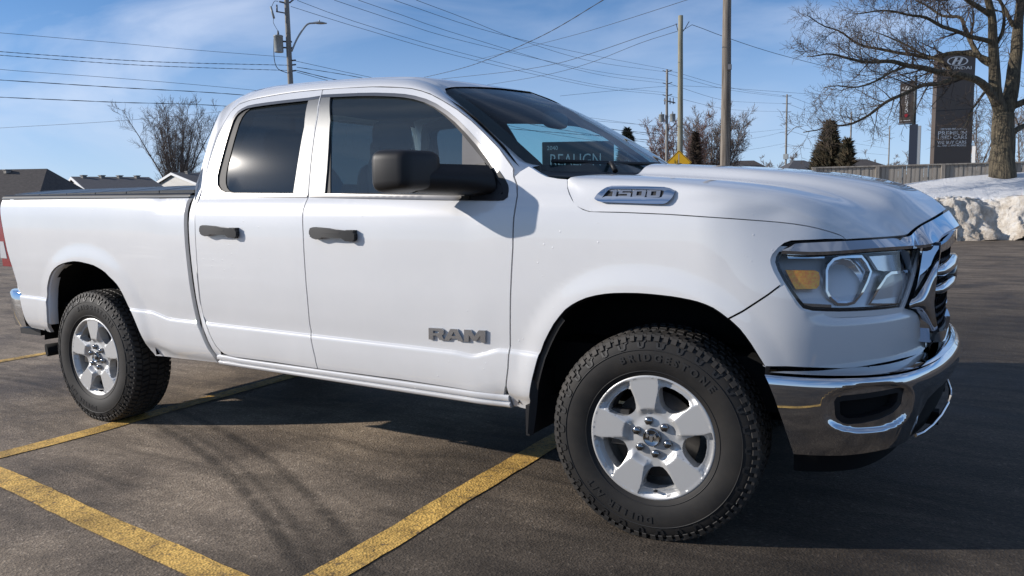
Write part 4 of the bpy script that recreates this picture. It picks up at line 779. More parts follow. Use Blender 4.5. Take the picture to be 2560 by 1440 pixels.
# grille: frame, mesh, bars
def gp(y, z, d=0.0):   # grille surface
    x = interp(abs(y), [(0, 4.528), (.15, 4.526), (.3, 4.514), (.40, 4.496), (.46, 4.476), (.49, 4.455), (.55, 4.425), (.62, 4.388)]) - 0.05 * (1.16 - z) ** 2 * 2
    return rake((x + d, y, z))
go = [(-0.445, 1.135), (-0.35, 1.15), (-0.2, 1.182), (0, 1.19), (0.2, 1.182), (0.35, 1.15), (0.445, 1.135), (0.46, 1.05), (0.475, 0.95), (0.465, 0.83), (0.45, 0.775), (0.2, 0.745), (0, 0.74), (-0.2, 0.745), (-0.45, 0.775), (-0.465, 0.83), (-0.475, 0.95), (-0.46, 1.05)]
gi_ = [(-0.425, 1.11), (-0.2, 1.135), (0.2, 1.135), (0.425, 1.11), (0.445, 1.03), (0.45, 0.93), (0.43, 0.81), (0.2, 0.79), (-0.2, 0.79), (-0.43, 0.81), (-0.45, 0.93), (-0.445, 1.03)]
def Fg(d): return lambda u, v, e: gp(u, v, d + e)
gr = patch('grille_frame', go, Fg(0.0), M['chrome'], truck, holes=[gi_], step=0.03, gap=0, flange=0.05, hole_flange=0.045)
patch('grille_backing', inset(gi_, -0.004), Fg(-0.045), M['dark'], gr, step=0.06, gap=0, flange=0)
b = MB()
for i in range(26):
    for j in range(9):
        y = -0.47 + i * 0.0376 + (j % 2) * 0.0188; z = 0.81 + j * 0.035
        if abs(y) > 0.44 or z > 1.12: continue
        for k in range(6):
            a0, a1 = math.pi / 3 * k, math.pi / 3 * (k + 1); p = [gp(y + r * math.sin(a), z + r * math.cos(a), -0.03 + q) for a, r, q in ((a0, .021, 0), (a1, .021, 0), (a1, .017, .008), (a0, .017, .008))]
            b.add(p, [(0, 1, 2, 3)])
b.build('grille_mesh', M['gloss'], gr)
for (zc, hh) in ((1.035, 0.022), (0.965, 0.018)):
    rows = []
    for (dz, dd) in ((-hh, -0.03), (-hh, 0.000), (-hh * .4, 0.010), (hh * .5, 0.007), (hh, -0.004), (hh, -0.03)): rows.append([gp(y, zc + dz * (.55 + .45 * sstep((.47 - abs(y)) / .12)) + 0.02 * (1 - abs(y) / .5), (dd + .02) * sstep((.475 - abs(y)) / .08) - .02) for y in np.linspace(-0.47, 0.47, 41)])
    b = MB(); b.grid(rows, flip=False); b.build('grille_bar', M['chrome'], gr)
rows = []
for (rr, dd) in ((1.0, 0.0), (0.96, 0.03), (0.7, 0.042), (0.0, 0.046)): rows.append([gp(rr * .11 * math.cos(t), 1.0 + rr * .062 * math.sin(t), dd - .035) for t in np.linspace(0, 2 * math.pi, 28)])
b = MB(); b.grid(rows, flip=False); b.build('grille_emblem_boss', M['gloss'], gr)
# side cheek between lamp and grille
ckl = [(lambda q, z: (q[0], q[1], z))(S(s_, z_, 0.002), z_) for s_, z_ in D['cheek_l']]; ckr = D3['cheek_r']
ckm = [tuple(Vector(a).lerp(Vector(c), .5) + Vector((0.004, -0.014, 0))) for a, c in zip(ckl, ckr)]
o = loft('grille_cheek', [ckl, ckm, ckr], 40, 12, M['chrome'], truck, flip=True); mirrored(o)
ckb = [(p[0] - .06, p[1] + .03, p[2]) for p in ckr]; o = loft('cheek_return', [ckr, ckb], 30, 3, M['gloss'], truck, flip=True); mirrored(o)
b = MB(); b.grid([[rake((x - .06, y, z)) for (x, y) in BPL[215:299:6]] for z in (0.72, 0.80)], flip=False); o = b.build('grille_apron', M['gasket'], truck)
# front bumper
bl = BL[-1]
face = [(0.02, 0.716), (0.2, 0.716), (0.6, 0.72), (1.0, 0.724), (1.34, 0.724), (1.34, 0.50), (1.05, 0.50), (0.85, 0.49), (0.62, 0.455), (0.5, 0.448), (0.3, 0.440), (0.12, 0.437), (0.085, 0.55), (0.055, 0.64), (0.035, 0.69)]
fog = [(0.2489, 0.6375), (0.2574, 0.6522), (0.28, 0.658), (0.3102, 0.6601), (0.4128, 0.6682), (0.5, 0.674), (0.52, 0.668), (0.525, 0.6536), (0.5211, 0.6142), (0.505, 0.598), (0.4853, 0.5849), (0.4263, 0.5674), (0.3537, 0.5572), (0.3032, 0.5554), (0.285, 0.560), (0.2726, 0.5677), (0.26, 0.578), (0.2548, 0.5913)]
ctr = [(0.70, 0.50), (0.66, 0.545), (0.70, 0.60), (0.80, 0.625), (1.0, 0.635), (1.36, 0.64), (1.36, 0.49), (0.9, 0.475)]
face = [(0.02, 0.716), (0.2, 0.716), (0.6, 0.72), (1.0, 0.724), (1.34, 0.724), (1.34, 0.635), (1.0, 0.63), (0.80, 0.62), (0.71, 0.60), (0.665, 0.55), (0.645, 0.47), (0.6, 0.459), (0.5, 0.452), (0.3, 0.440), (0.12, 0.437), (0.085, 0.55), (0.055, 0.64), (0.035, 0.69)]
def Fbm(u, v, e):
    q = 0.0     # dished surround of the lamp pocket
    dx = (u - 0.388) / 0.185; dz = (v - 0.612) / 0.088; r = (abs(dx) ** 2.6 + abs(dz) ** 2.6) ** (1 / 2.6)
    q = -0.016 * sstep((1.0 - r) / 0.22) - 0.010 * sstep((u - 0.60) / 0.07) * sstep((0.655 - v) / .05)
    return SB(u, v, e + q)
fbm = patch('front_bumper', face, Fbm, M['chrome'], truck, holes=[fog], step=0.011, sy=0.008, gap=0, flange=0.03, hole_flange=0.03, e=0.0025)
patch('lamp_pocket', inset(fog, -0.004), lambda u, v, e: SB(u, v, e - 0.05), M['dark'], fbm, step=0.04, gap=0, flange=0)
patch('pocket_wall', inset(fog, -0.001), lambda u, v, e: SB(u, v, e - 0.02), M['plastic'], fbm, holes=[inset(fog, 0.02)], step=0.03, gap=0, flange=0.03)
led = []
for (o, z) in ((-0.022, 0.724), (-0.034, 0.7285), (-0.06, 0.731), (-0.13, 0.733)):
    led.append([(lambda q, o=o, z=z: (q[0] + q[2] * o, q[1] + q[3] * o, z - RK * (q[0] - 1.8)))(bplan(s)) for s in np.linspace(0.03, 1.34, 60)])
b = MB(); b.grid(led, flip=False); b.build('bumper_step', M['chrome'], fbm)
cen = MB(); cen.grid([[SB(s, z, -0.03) for s in np.linspace(0.62, 1.34, 24)] for z in (0.64, 0.58, 0.50, 0.44)], flip=True); cen.build('lower_intake', M['dark'], fbm)
lp = MB(); pth = [SB(s, z, 0.004) for s, z in [(0.655, 0.475), (0.74, 0.468), (0.85, 0.47), (1.0, 0.475), (1.2, 0.478), (1.34, 0.478)]]; lp.tube(pth, 0.007, 6); lp.build('intake_lip', M['chrome'], fbm)
m2 = mirrored(fbm)
for ch in list(fbm.children): mirrored(ch, m2)
b = MB(); b.grid([[(lambda q, o=o, z=z: (q[0] + q[2] * o, q[1] + q[3] * o, z))(bplan(s)) for s in np.linspace(0.12, 1.34, 40)] for (o, z) in ((-0.12, 0.46), (-0.15, 0.38), (-0.17, 0.31))], flip=True); o = b.build('air_dam', M['dark'], truck); mirrored(o)
for s in (-1, 1):
    b = MB(); b.box((4.40, s * 0.30 - .03, .40), (4.50, s * 0.30 + .03, .45)); b.build('tow_hook', M['dark'], truck)
b = MB(); b.grid([[S(s, z, -0.04) for s in np.linspace(4.0, 4.5, 16)] for z in (0.70, 0.75)]); o = b.build('bumper_joint', M['gasket'], truck); mirrored(o)
# door mirror
def rounded(cx, cy, cz, hx, hy, hz, n=4.0, taper=None, nu=28, nv=18):
    rows = []
    for i in range(nv + 1):
        ph = -math.pi / 2 + math.pi * i / nv; row = []
        for k in range(nu):
            th = 2 * math.pi * k / nu; f = lambda c: math.copysign(abs(c) ** (2 / n), c)
            x, y, z = f(math.cos(ph)) * f(math.cos(th)), f(math.cos(ph)) * f(math.sin(th)), f(math.sin(ph))
            p = (x * hx, y * hy, z * hz)
            if taper: p = taper(*p)
            row.append((cx + p[0], cy + p[1], cz + p[2]))
        rows.append(row)
    return rows
mt = empty('door_mirror'); mt.parent = truck
def tap(x, y, z):
    k = (x + 0.09) / 0.18           # front of the shell is smaller and swept
    return (x + 0.02 * (y / .11), y * (1 - 0.16 * k), z * (1 - 0.16 * k) + 0.004 * k)
b = MB(); b.grid(rounded(2.638, -1.212, 1.417, 0.088, 0.120, 0.090, 5.0, tap), True); b.build('mirror_shell', M['plastic'], mt)
b = MB(); b.grid([[(2.557 - .0, -1.212 + .098 * y, 1.412 + .066 * z) for y in (-1, 1)] for z in (-1, 1)]); b.build('mirror_glass', M['chrome'], mt)
b = MB(); b.grid(surf_loft([[(2.655, -1.20, 1.448), (2.77, -1.07, 1.445), (2.87, -0.975, 1.440)], [(2.70, -1.22, 1.40), (2.82, -1.09, 1.39), (2.905, -0.985, 1.39)], [(2.68, -1.20, 1.340), (2.80, -1.07, 1.332), (2.895, -0.985, 1.328)], [(2.58, -1.14, 1.345), (2.68, -1.04, 1.335), (2.74, -0.975, 1.33)], [(2.58, -1.14, 1.445), (2.68, -1.04, 1.44), (2.74, -0.975, 1.438)], [(2.655, -1.20, 1.448), (2.77, -1.07, 1.445), (2.87, -0.975, 1.440)]], 16, 40)); b.build('mirror_arm', M['plastic'], mt, fix=True)
mt2 = empty('door_mirror'); mt2.parent = truck
for ch in list(mt.children): mirrored(ch, mt2)
# mirrored doors
for d in (fd, rd):
    d2 = mirrored(d)
    for ch in list(d.children): mirrored(ch, d2)
# interior
b = MB(); b.box((1.12, -0.95, 0.50), (3.0, 0.95, 0.55)); b.box((2.98, -0.93, 0.5), (3.03, 0.93, 1.30)); b.build('cab_floor', M['dark'], truck)
loft('dashboard', [[(3.02, -0.86, 1.40), (3.2, -0.4, 1.41), (3.28, 0, 1.41)], [(2.80, -0.86, 1.37), (2.84, -0.4, 1.38), (2.85, 0, 1.39)], [(2.70, -0.86, 1.22), (2.68, -0.4, 1.20), (2.68, 0, 1.20)], [(2.72, -0.86, 0.95), (2.72, -0.4, 0.95), (2.72, 0, 0.95)]], 20, 16, M['plastic'], truck, both=True, flip=True)
b = MB(); b.grid(rounded(2.78, 0.42, 1.40, 0.11, 0.17, 0.05, 3)); b.build('gauge_hood', M['plastic'], truck)
def seat(x, y, w):
    st = empty('seat'); st.parent = truck
    b = MB(); b.grid(rounded(x + 0.28, y, 0.92, 0.28, w, 0.09, 4), True); b.build('cushion', M['seat'], st)
    def lean(px, py, pz): return (px - pz * 0.28, py * (1 - 0.12 * max(0, pz / .35)), pz)
    b = MB(); b.grid(rounded(x, y, 1.22, 0.085, w, 0.35, 4, lean), True); b.build('backrest', M['seat'], st)
    b = MB(); b.grid(rounded(x - 0.13, y, 1.64, 0.05, min(w * .5, .14), 0.085, 3.5), True); b.build('headrest', M['seat'], st)
    return st
for y in (-0.42, 0.42): seat(2.05, y, 0.27)
for y in (-0.45, 0.45): seat(1.28, y, 0.38)
b = MB(); b.grid([[tuple(Vector((2.58, 0.42, 1.32)) + Matrix.Rotation(R_(-65), 3, 'Y') @ Vector(((0.185 + 0.016 * math.cos(q)) * math.cos(t), (0.185 + 0.016 * math.cos(q)) * math.sin(t), 0.016 * math.sin(q)))) for t in np.linspace(0, 2 * math.pi, 32)] for q in np.linspace(0, 2 * math.pi, 8)]); b.tube([(2.60, 0.42, 1.31), (2.8, 0.42, 1.22)], [.07, .04], 10); b.build('steering_wheel', M['plastic'], truck)
rm = MB(); rm.grid(rounded(2.66, 0.02, 1.715, 0.022, 0.125, 0.042, 3.5), True); rm.tube([(2.66, 0.02, 1.75), (2.66, 0.0, 1.80)], 0.016, 8); rm.build('rearview_mirror', M['plastic'], truck)
for s in (fd, rd):
    pass
card = [(1.06, 0.55), (2.93, 0.55), (2.98, 1.30), (1.06, 1.31)]
patch('door_card', card, Sx(-0.075), M['plastic'], truck, step=0.1, gap=0, flange=0, mirror=True)
# underbody, wheel wells
b = MB(); b.box((-0.80, -0.80, 0.50), (4.30, 0.80, 0.70)); b.box((-0.85, -0.90, 0.66), (1.0, 0.90, 0.70)); b.box((3.98, -.72, .45), (4.22, .72, .70))
for s in (-1, 1): b.box((-0.85, s * 0.50 - 0.04, 0.40), (4.35, s * 0.50 + 0.04, 0.56)); b.box((1.1, s * .82 - .1, .46), (2.98, s * .82 + .1, .54))
b.tube([(0, -.8, .395), (0, .8, .395)], 0.06, 10); b.grid(rounded(0, 0.05, .395, .14, .16, .15, 3), True); b.tube([(3.569, -.8, .395), (3.569, .8, .395)], 0.05, 10)
b.build('chassis', M['dark'], truck)
for cx, a, z0 in ((3.555, 0.56, 0.40), (0.03, 0.58, 0.40)):
    rows = []
    for (y, k) in ((-0.985, 1.0), (-0.80, 1.0), (-0.60, 1.0), (-0.58, 0.9), (-0.58, 0.0)): rows.append([(cx + a * k * math.cos(t), y, z0 + a * 1.06 * k * math.sin(t)) for t in np.linspace(0.10, math.pi - 0.10, 28)])
    b = MB(); b.grid(rows); o = b.build('wheel_liner', M['dark'], truck); mirrored(o)
    q = [(cx + a * 1.0 * math.cos(t), z0 + a * 1.06 * math.sin(t)) for t in np.linspace(-0.1, math.pi + 0.1, 30)]
# mud flaps and the black arch edge
b = MB()
for i in range(1): b.grid([[(3.085, -1.015, 0.60), (3.075, -1.03, 0.45), (3.07, -1.035, 0.355)], [(3.075, -0.72, 0.60), (3.065, -0.72, 0.45), (3.06, -0.72, 0.34)]]); b.grid([[(3.085, -1.015, 0.60), (3.075, -1.03, 0.45), (3.07, -1.035, 0.355)], [(3.11, -1.0, 0.62), (3.10, -1.01, 0.45), (3.085, -1.015, 0.345)]]); b.box((3.058, -1.028, 0.345), (3.075, -0.74, 0.47))
o = b.build('mud_flap', M['plastic'], truck); mirrored(o)
fa = D['farch'][2:] + D['farch2']
b = MB(); b.grid([[S(p[0], p[1], -0.001 - k * .035)[:2] + (S(p[0], p[1])[2] - (0.004 if k else 0.001),) for p in fa] for k in (0, 1)]); b.grid([[(S(*p)[0] + (3.555 - S(*p)[0]) * k, S(*p)[1] + 0.012, S(*p)[2] - k * .3) for p in D['farch'][1:9]] for k in (0, 0.05)]); o = b.build('arch_liner_edge', M['plastic'], truck); mirrored(o)
b = MB(); b.grid([[(S(*p)[0] + (0.03 - S(*p)[0]) * k, S(*p)[1] + 0.01 + d, S(*p)[2] - k * .12) for p in D['rarch'][1:12]] for k, d in ((0, 0), (0.035, 0.004), (0.04, .05))]); o = b.build('arch_flange', M['paint'], truck); mirrored(o)
# ---------------------------------------------------------------- wheels
TP = [(0.232, 0.112), (0.240, 0.121), (0.248, 0.125), (0.262, 0.132), (0.285, 0.1385), (0.305, 0.141), (0.325, 0.1405), (0.345, 0.137), (0.362, 0.1315), (0.378, 0.124), (0.388, 0.1155), (0.395, 0.106), (0.398, 0.09), (0.399, 0.05), (0.399, 0.0)]
def yw(r): return interp(r, TP[:12])
HUBZ = 0.395
def squash(p):      # contact patch
    x, y, z = p
    if z < -HUBZ + 0.001:
        return (x, y, -HUBZ + 0.001)
    if z < -0.30:
        k = (-0.30 - z) / 0.095; y *= 1 + 0.035 * k * k
    return (x, y, z)
def text_mesh(txt, size=1.0, bold=0.0, align='LEFT', spacing=1.0):
    cu = bpy.data.curves.new('text', 'FONT'); cu.body = txt; cu.size = size; cu.offset = bold; cu.align_x = align; cu.space_character = spacing; cu.resolution_u = 3
    ob = bpy.data.objects.new('text', cu); COL.objects.link(ob); dg = bpy.context.evaluated_depsgraph_get(); dg.update(); me = bpy.data.meshes.new_from_object(ob.evaluated_get(dg))
    v = [tuple(q.co) for q in me.vertices]; f = [tuple(p.vertices) for p in me.polygons]; bpy.data.objects.remove(ob); bpy.data.meshes.remove(me); bpy.data.curves.remove(cu)
    return v, f
def subdiv_text(v, f, n=1):
    b = bmesh.new(); bv = [b.verts.new(p) for p in v]
    for q in f:
        try: b.faces.new([bv[i] for i in q])
        except ValueError: pass
    bmesh.ops.triangulate(b, faces=b.faces)
    if n: bmesh.ops.subdivide_edges(b, edges=[e for e in b.edges if e.calc_length() > 0.012], cuts=1)
    bmesh.ops.triangulate(b, faces=b.faces)
    b.verts.index_update(); r = ([tuple(q.co) for q in b.verts], [tuple(x.index for x in q.verts) for q in b.faces]); b.free(); return r
def tyre_meshes():
    b = MB(); prof = [(r, -w) for r, w in TP] + [(r, w) for r, w in reversed(TP[:-1])]; n = 96
    rows = [[squash((r * math.cos(t), h, r * math.sin(t))) for t in [2 * math.pi * k / n for k in range(n)]] for r, h in prof]
    b.grid(rows, True, flip=True); tyre = b.mesh('tyre', M['rubber'])
    # tread blocks
    b = MB(); NB = 74; Ro = 0.407; Ri = 0.397
    ribs = [(-0.122, -0.078, 0.0, 0.80), (-0.070, -0.030, 0.35, 0.84), (-0.022, 0.022, 0.6, 0.88), (0.030, 0.070, 0.1, 0.84), (0.078, 0.122, 0.5, 0.80)]
    for ri, (y0, y1, ph, fill) in enumerate(ribs):
        for k in range(NB):
            t0 = 2 * math.pi * (k + ph) / NB; t1 = t0 + 2 * math.pi / NB * fill * (1.0 if k % 2 else 0.88); sk = 0.02 * (1 if ri % 2 else -1); v = []
            for (R, ins) in ((Ri, 0), (Ro, 0.0025)):
                for (y, t) in ((y0 + ins, t0 + ins / .4), (y1 - ins, t0 + sk + ins / .4), (y1 - ins, t1 + sk - ins / .4), (y0 + ins, t1 - ins / .4)):
                    rr = R - (0.006 if abs(y) > 0.11 else 0) - (0.0 if abs(y) < .115 else 0.004)
                    v.append(squash((rr * math.cos(t), y, rr * math.sin(t))))
            b.add(v, [(4, 5, 6, 7), (0, 1, 5, 4), (1, 2, 6, 5), (2, 3, 7, 6), (3, 0, 4, 7)])
    # shoulder lugs that wrap on to the sidewall
    for sgn in (-1, 1):
        for k in range(NB):
            t0 = 2 * math.pi * (k + 0.5) / NB; dt = 2 * math.pi / NB * (0.62 if k % 2 else 0.5); v = []
            for (R, w, e) in ((0.401, 0.110, 0), (0.392, 0.121, 0), (0.372, 0.131, 0), (0.401, 0.110, 0.002), (0.392, 0.121, 0.0022), (0.374, 0.131, 0.0012)):
                for t in (t0, t0 + dt): v.append(squash(((R + e * .6) * math.cos(t), sgn * (w + e * .8), (R + e * .6) * math.sin(t))))
            b.add(v, [(6, 7, 9, 8), (8, 9, 11, 10), (0, 6, 8, 2), (2, 8, 10, 4), (1, 3, 9, 7), (3, 5, 11, 9), (4, 10, 11, 5)])
    tread = b.mesh('tread', M['tread'])
    b = MB()
    def sw(t, r, e): return squash((r * math.cos(t), -(yw(r) + e), r * math.sin(t)))
    for k in range(30):      # raised scallops round the shoulder
        c = 2 * math.pi * k / 30; w = 0.036 if k % 2 else 0.028
        path = [(c - w * 1.9, 0.374), (c - w, 0.368), (c - w * .75, 0.350), (c + w * .75, 0.350), (c + w, 0.368)]
        for i in range(len(path) - 1):
            (ta, ra), (tb, rb_) = path[i], path[i + 1]; d = 0.0035
            if abs(ra - rb_) > 0.012: q = [(ta - d / .36 * 1.2, ra), (ta + d / .36 * 1.2, ra), (tb + d / .36 * 1.2, rb_), (tb - d / .36 * 1.2, rb_)]
            else: q = [(ta, ra - d), (tb, rb_ - d), (tb, rb_ + d), (ta, ra + d)]
            b.add([sw(t, r, 0.0035) for t, r in q] + [sw(t, r, -0.001) for t, r in q], [(3, 2, 1, 0), (0, 1, 5, 4), (1, 2, 6, 5), (2, 3, 7, 6), (3, 0, 4, 7)])
    for rr in (0.258, 0.3405): b.grid([[sw(t, rr + q, e) for t in np.linspace(0, 2 * math.pi, 97)] for q, e in ((-.002, -.001), (-.001, .0025), (.001, .0025), (.002, -.001))], flip=True)
    def arc_text(txt, th0, r0, size, sp):
        v, f = subdiv_text(*text_mesh(txt, size, 0.004 * size / .03 * .3, spacing=sp)); n = len(v)
        P1 = [sw(th0 - x / r0, r0 + y, 0.0028) for x, y, z in v]; b.add(P1, [q[::-1] if False else q for q in f])
    for (txt, th, r0, sz, sp) in (('BRIDGESTONE', R_(112), 0.300, 0.037, 1.68), ('DUELER A/T', R_(272), 0.300, 0.035, 1.6)): arc_text(txt, th, r0, sz, sp)
    letter = b.mesh('sidewall_relief', M['relief'])
    return tyre, tread, letter
M['relief'] = mat('sidewall_relief', (0.020, 0.0195, 0.0195), 0.55, spec=0.4)
def rim_h(u, v):
    r = math.hypot(u, v); th = math.atan2(v, u); q = (th + math.pi / 5) % (2 * math.pi / 5) - math.pi / 5; t = abs(q) * r
    w = 0.025 + 0.034 * sstep((r - 0.075) / 0.15)
    pad = sstep((w - t) / 0.006 + 0.5); radial = sstep((r - 0.086) / 0.030)
    base = -0.022 + 0.006 * sstep((0.09 - r) / .05)
    bev = 0.014 * max(0.0, min(1.0, (w + 0.022 - t) / 0.022))
    h = base + (bev + 0.008 * pad) * radial
    lip = sstep((r - 0.226) / 0.006); h = h * (1 - lip) + 0.003 * lip
    if 0.205 < r < 0.232: h -= 0.004 * (1 - pad) * sstep((r - .205) / .008) * (1 - lip)
    if r > 0.2385: h -= (r - 0.2385) * 1.2
    return h
def rim_meshes(spin):
    c_, s_ = math.cos(spin), math.sin(spin)
    def Fr(u, v, e): return (u * c_ - v * s_, -(0.120 + rim_h(u, v)) - e, u * s_ + v * c_)
    circ_ = [(0.2445 * math.cos(t), 0.2445 * math.sin(t)) for t in np.linspace(0, 2 * math.pi, 100, endpoint=False)]
    wins = []
    for k in range(5):
        a = R_(36 + 72 * k); q = []
        prof = [(0.122, -11), (0.136, -15.5), (0.160, -18.5), (0.185, -19.5), (0.197, -18.5), (0.203, -14), (0.205, -5), (0.205, 5), (0.203, 14), (0.197, 18.5), (0.185, 19.5), (0.160, 18.5), (0.136, 15.5), (0.122, 11), (0.116, 5), (0.116, -5)]
        for r, d in prof: q.append((r * math.cos(a + R_(d)), r * math.sin(a + R_(d))))
        wins.append(q)
    ex_ = []
    for k in range(5):
        for r in np.arange(0.088, 0.2255, 0.0042):
            wd = 0.025 + 0.034 * sstep((r - 0.075) / 0.15)
            for dt_ in (-0.0035, 0.0035, 0.0225):
                for sg in (-1, 1):
                    if (wd + dt_) / r < R_(35.5): a = R_(72 * k) + sg * (wd + dt_) / r; ex_.append((r * math.cos(a), r * math.sin(a)))
    for r in (0.2258, 0.2325, 0.2385): ex_ += [(r * math.cos(a), r * math.sin(a)) for a in np.linspace(0, 2 * math.pi, 240, endpoint=False)]
    o = patch('rim', circ_, Fr, M['rim'], None, holes=wins, step=0.0055, gap=0, flange=0.02, hole_flange=0.05, e=0.0012, pts_in=ex_)
    rim = o.data; COL.objects.unlink(o); bpy.data.objects.remove(o)
    return rim
b = MB(); b.lathe([(0.240, -0.10), (0.226, -0.095), (0.212, -0.06), (0.205, 0.06), (0.236, 0.11)], 48, 'y'); barrel = b.mesh('barrel', M['rim_inner'])
b = MB(); b.lathe([(0.168, -0.045), (0.168, -0.055), (0.09, -0.055), (0.085, -0.075), (0.0, -0.078)], 40, 'y'); b.box((-0.17, -0.085, -0.05), (-0.10, -0.01, 0.09)); discm = b.mesh('brake_disc', M['disc'])
b = MB(); b.lathe([(0.0115, -0.090), (0.0125, -0.118), (0.0115, -0.124), (0.006, -0.1275), (0.0, -0.128)], 6, 'y'); b.lathe([(0.017, -0.094), (0.017, -0.098), (0.012, -0.0985)], 14, 'y'); lugm = b.mesh('lug_nut', M['lug'])
b = MB(); b.lathe([(0.035, -0.098), (0.0345, -0.116), (0.031, -0.121), (0.029, -0.1185), (0.0, -0.120)], 36, 'y'); capm = b.mesh('centre_cap', M['lug'])
# emblem on the cap: a horned head in relief
b = MB()
def emb(q, d=0.0035): n = len(q); b.add([(u, -0.1205 - d, v) for u, v in q] + [(u, -0.1195, v) for u, v in q], [tuple(range(n))] + [(i, i + n, (i + 1) % n + n, (i + 1) % n) for i in range(n)])
emb([(-.007, .010), (.007, .010), (.006, -.006), (.003, -.015), (-.003, -.015), (-.006, -.006)])
for s in (-1, 1):
    q = [(s * (.006 + .013 * (1 - math.cos(a)) * .5 + .002), .008 + .010 * math.sin(a) - .006 * a / 3) for a in np.linspace(0, 3.0, 8)] + [(s * (.006 + .008 * (1 - math.cos(a)) * .5), .005 + .005 * math.sin(a) - .006 * a / 3) for a in np.linspace(3.0, 0, 8)]
    emb(q if s < 0 else q[::-1])
embm = b.mesh('cap_emblem', M['badge'])
b = MB(); b.tube([(0.012, -0.095, -0.213), (0.012, -0.118, -0.206)], [.006, .005], 8); valvem = b.mesh('valve_stem', M['plastic'])
TY = tyre_meshes()
def wheel(x, y, spin, steer, side):
    w = empty('wheel'); w.parent = truck; w.location = (x, y, HUBZ); w.rotation_euler = (0, 0, steer + (0 if side < 0 else math.pi))
    for nm, me in (('tyre', TY[0]), ('tread', TY[1]), ('sidewall_relief', TY[2]), ('rim', rim_meshes(spin)), ('barrel', barrel), ('brake_disc', discm), ('centre_cap', capm), ('cap_emblem', embm), ('valve_stem', valvem)): link(nm, me, w)
    for k in range(6):
        a = R_(60 * k + 42); l = link('lug_nut', lugm, w); l.scale = (1.35, 0.94, 1.35); l.location = (0.0635 * math.cos(a), 0.000, 0.0635 * math.sin(a))
wheel(3.569, -0.865, R_(26), R_(4.2), -1); wheel(0.0, -0.865, R_(18), 0, -1); wheel(3.569, 0.865, R_(50), R_(4.2), 1); wheel(0.0, 0.865, R_(5), 0, 1)
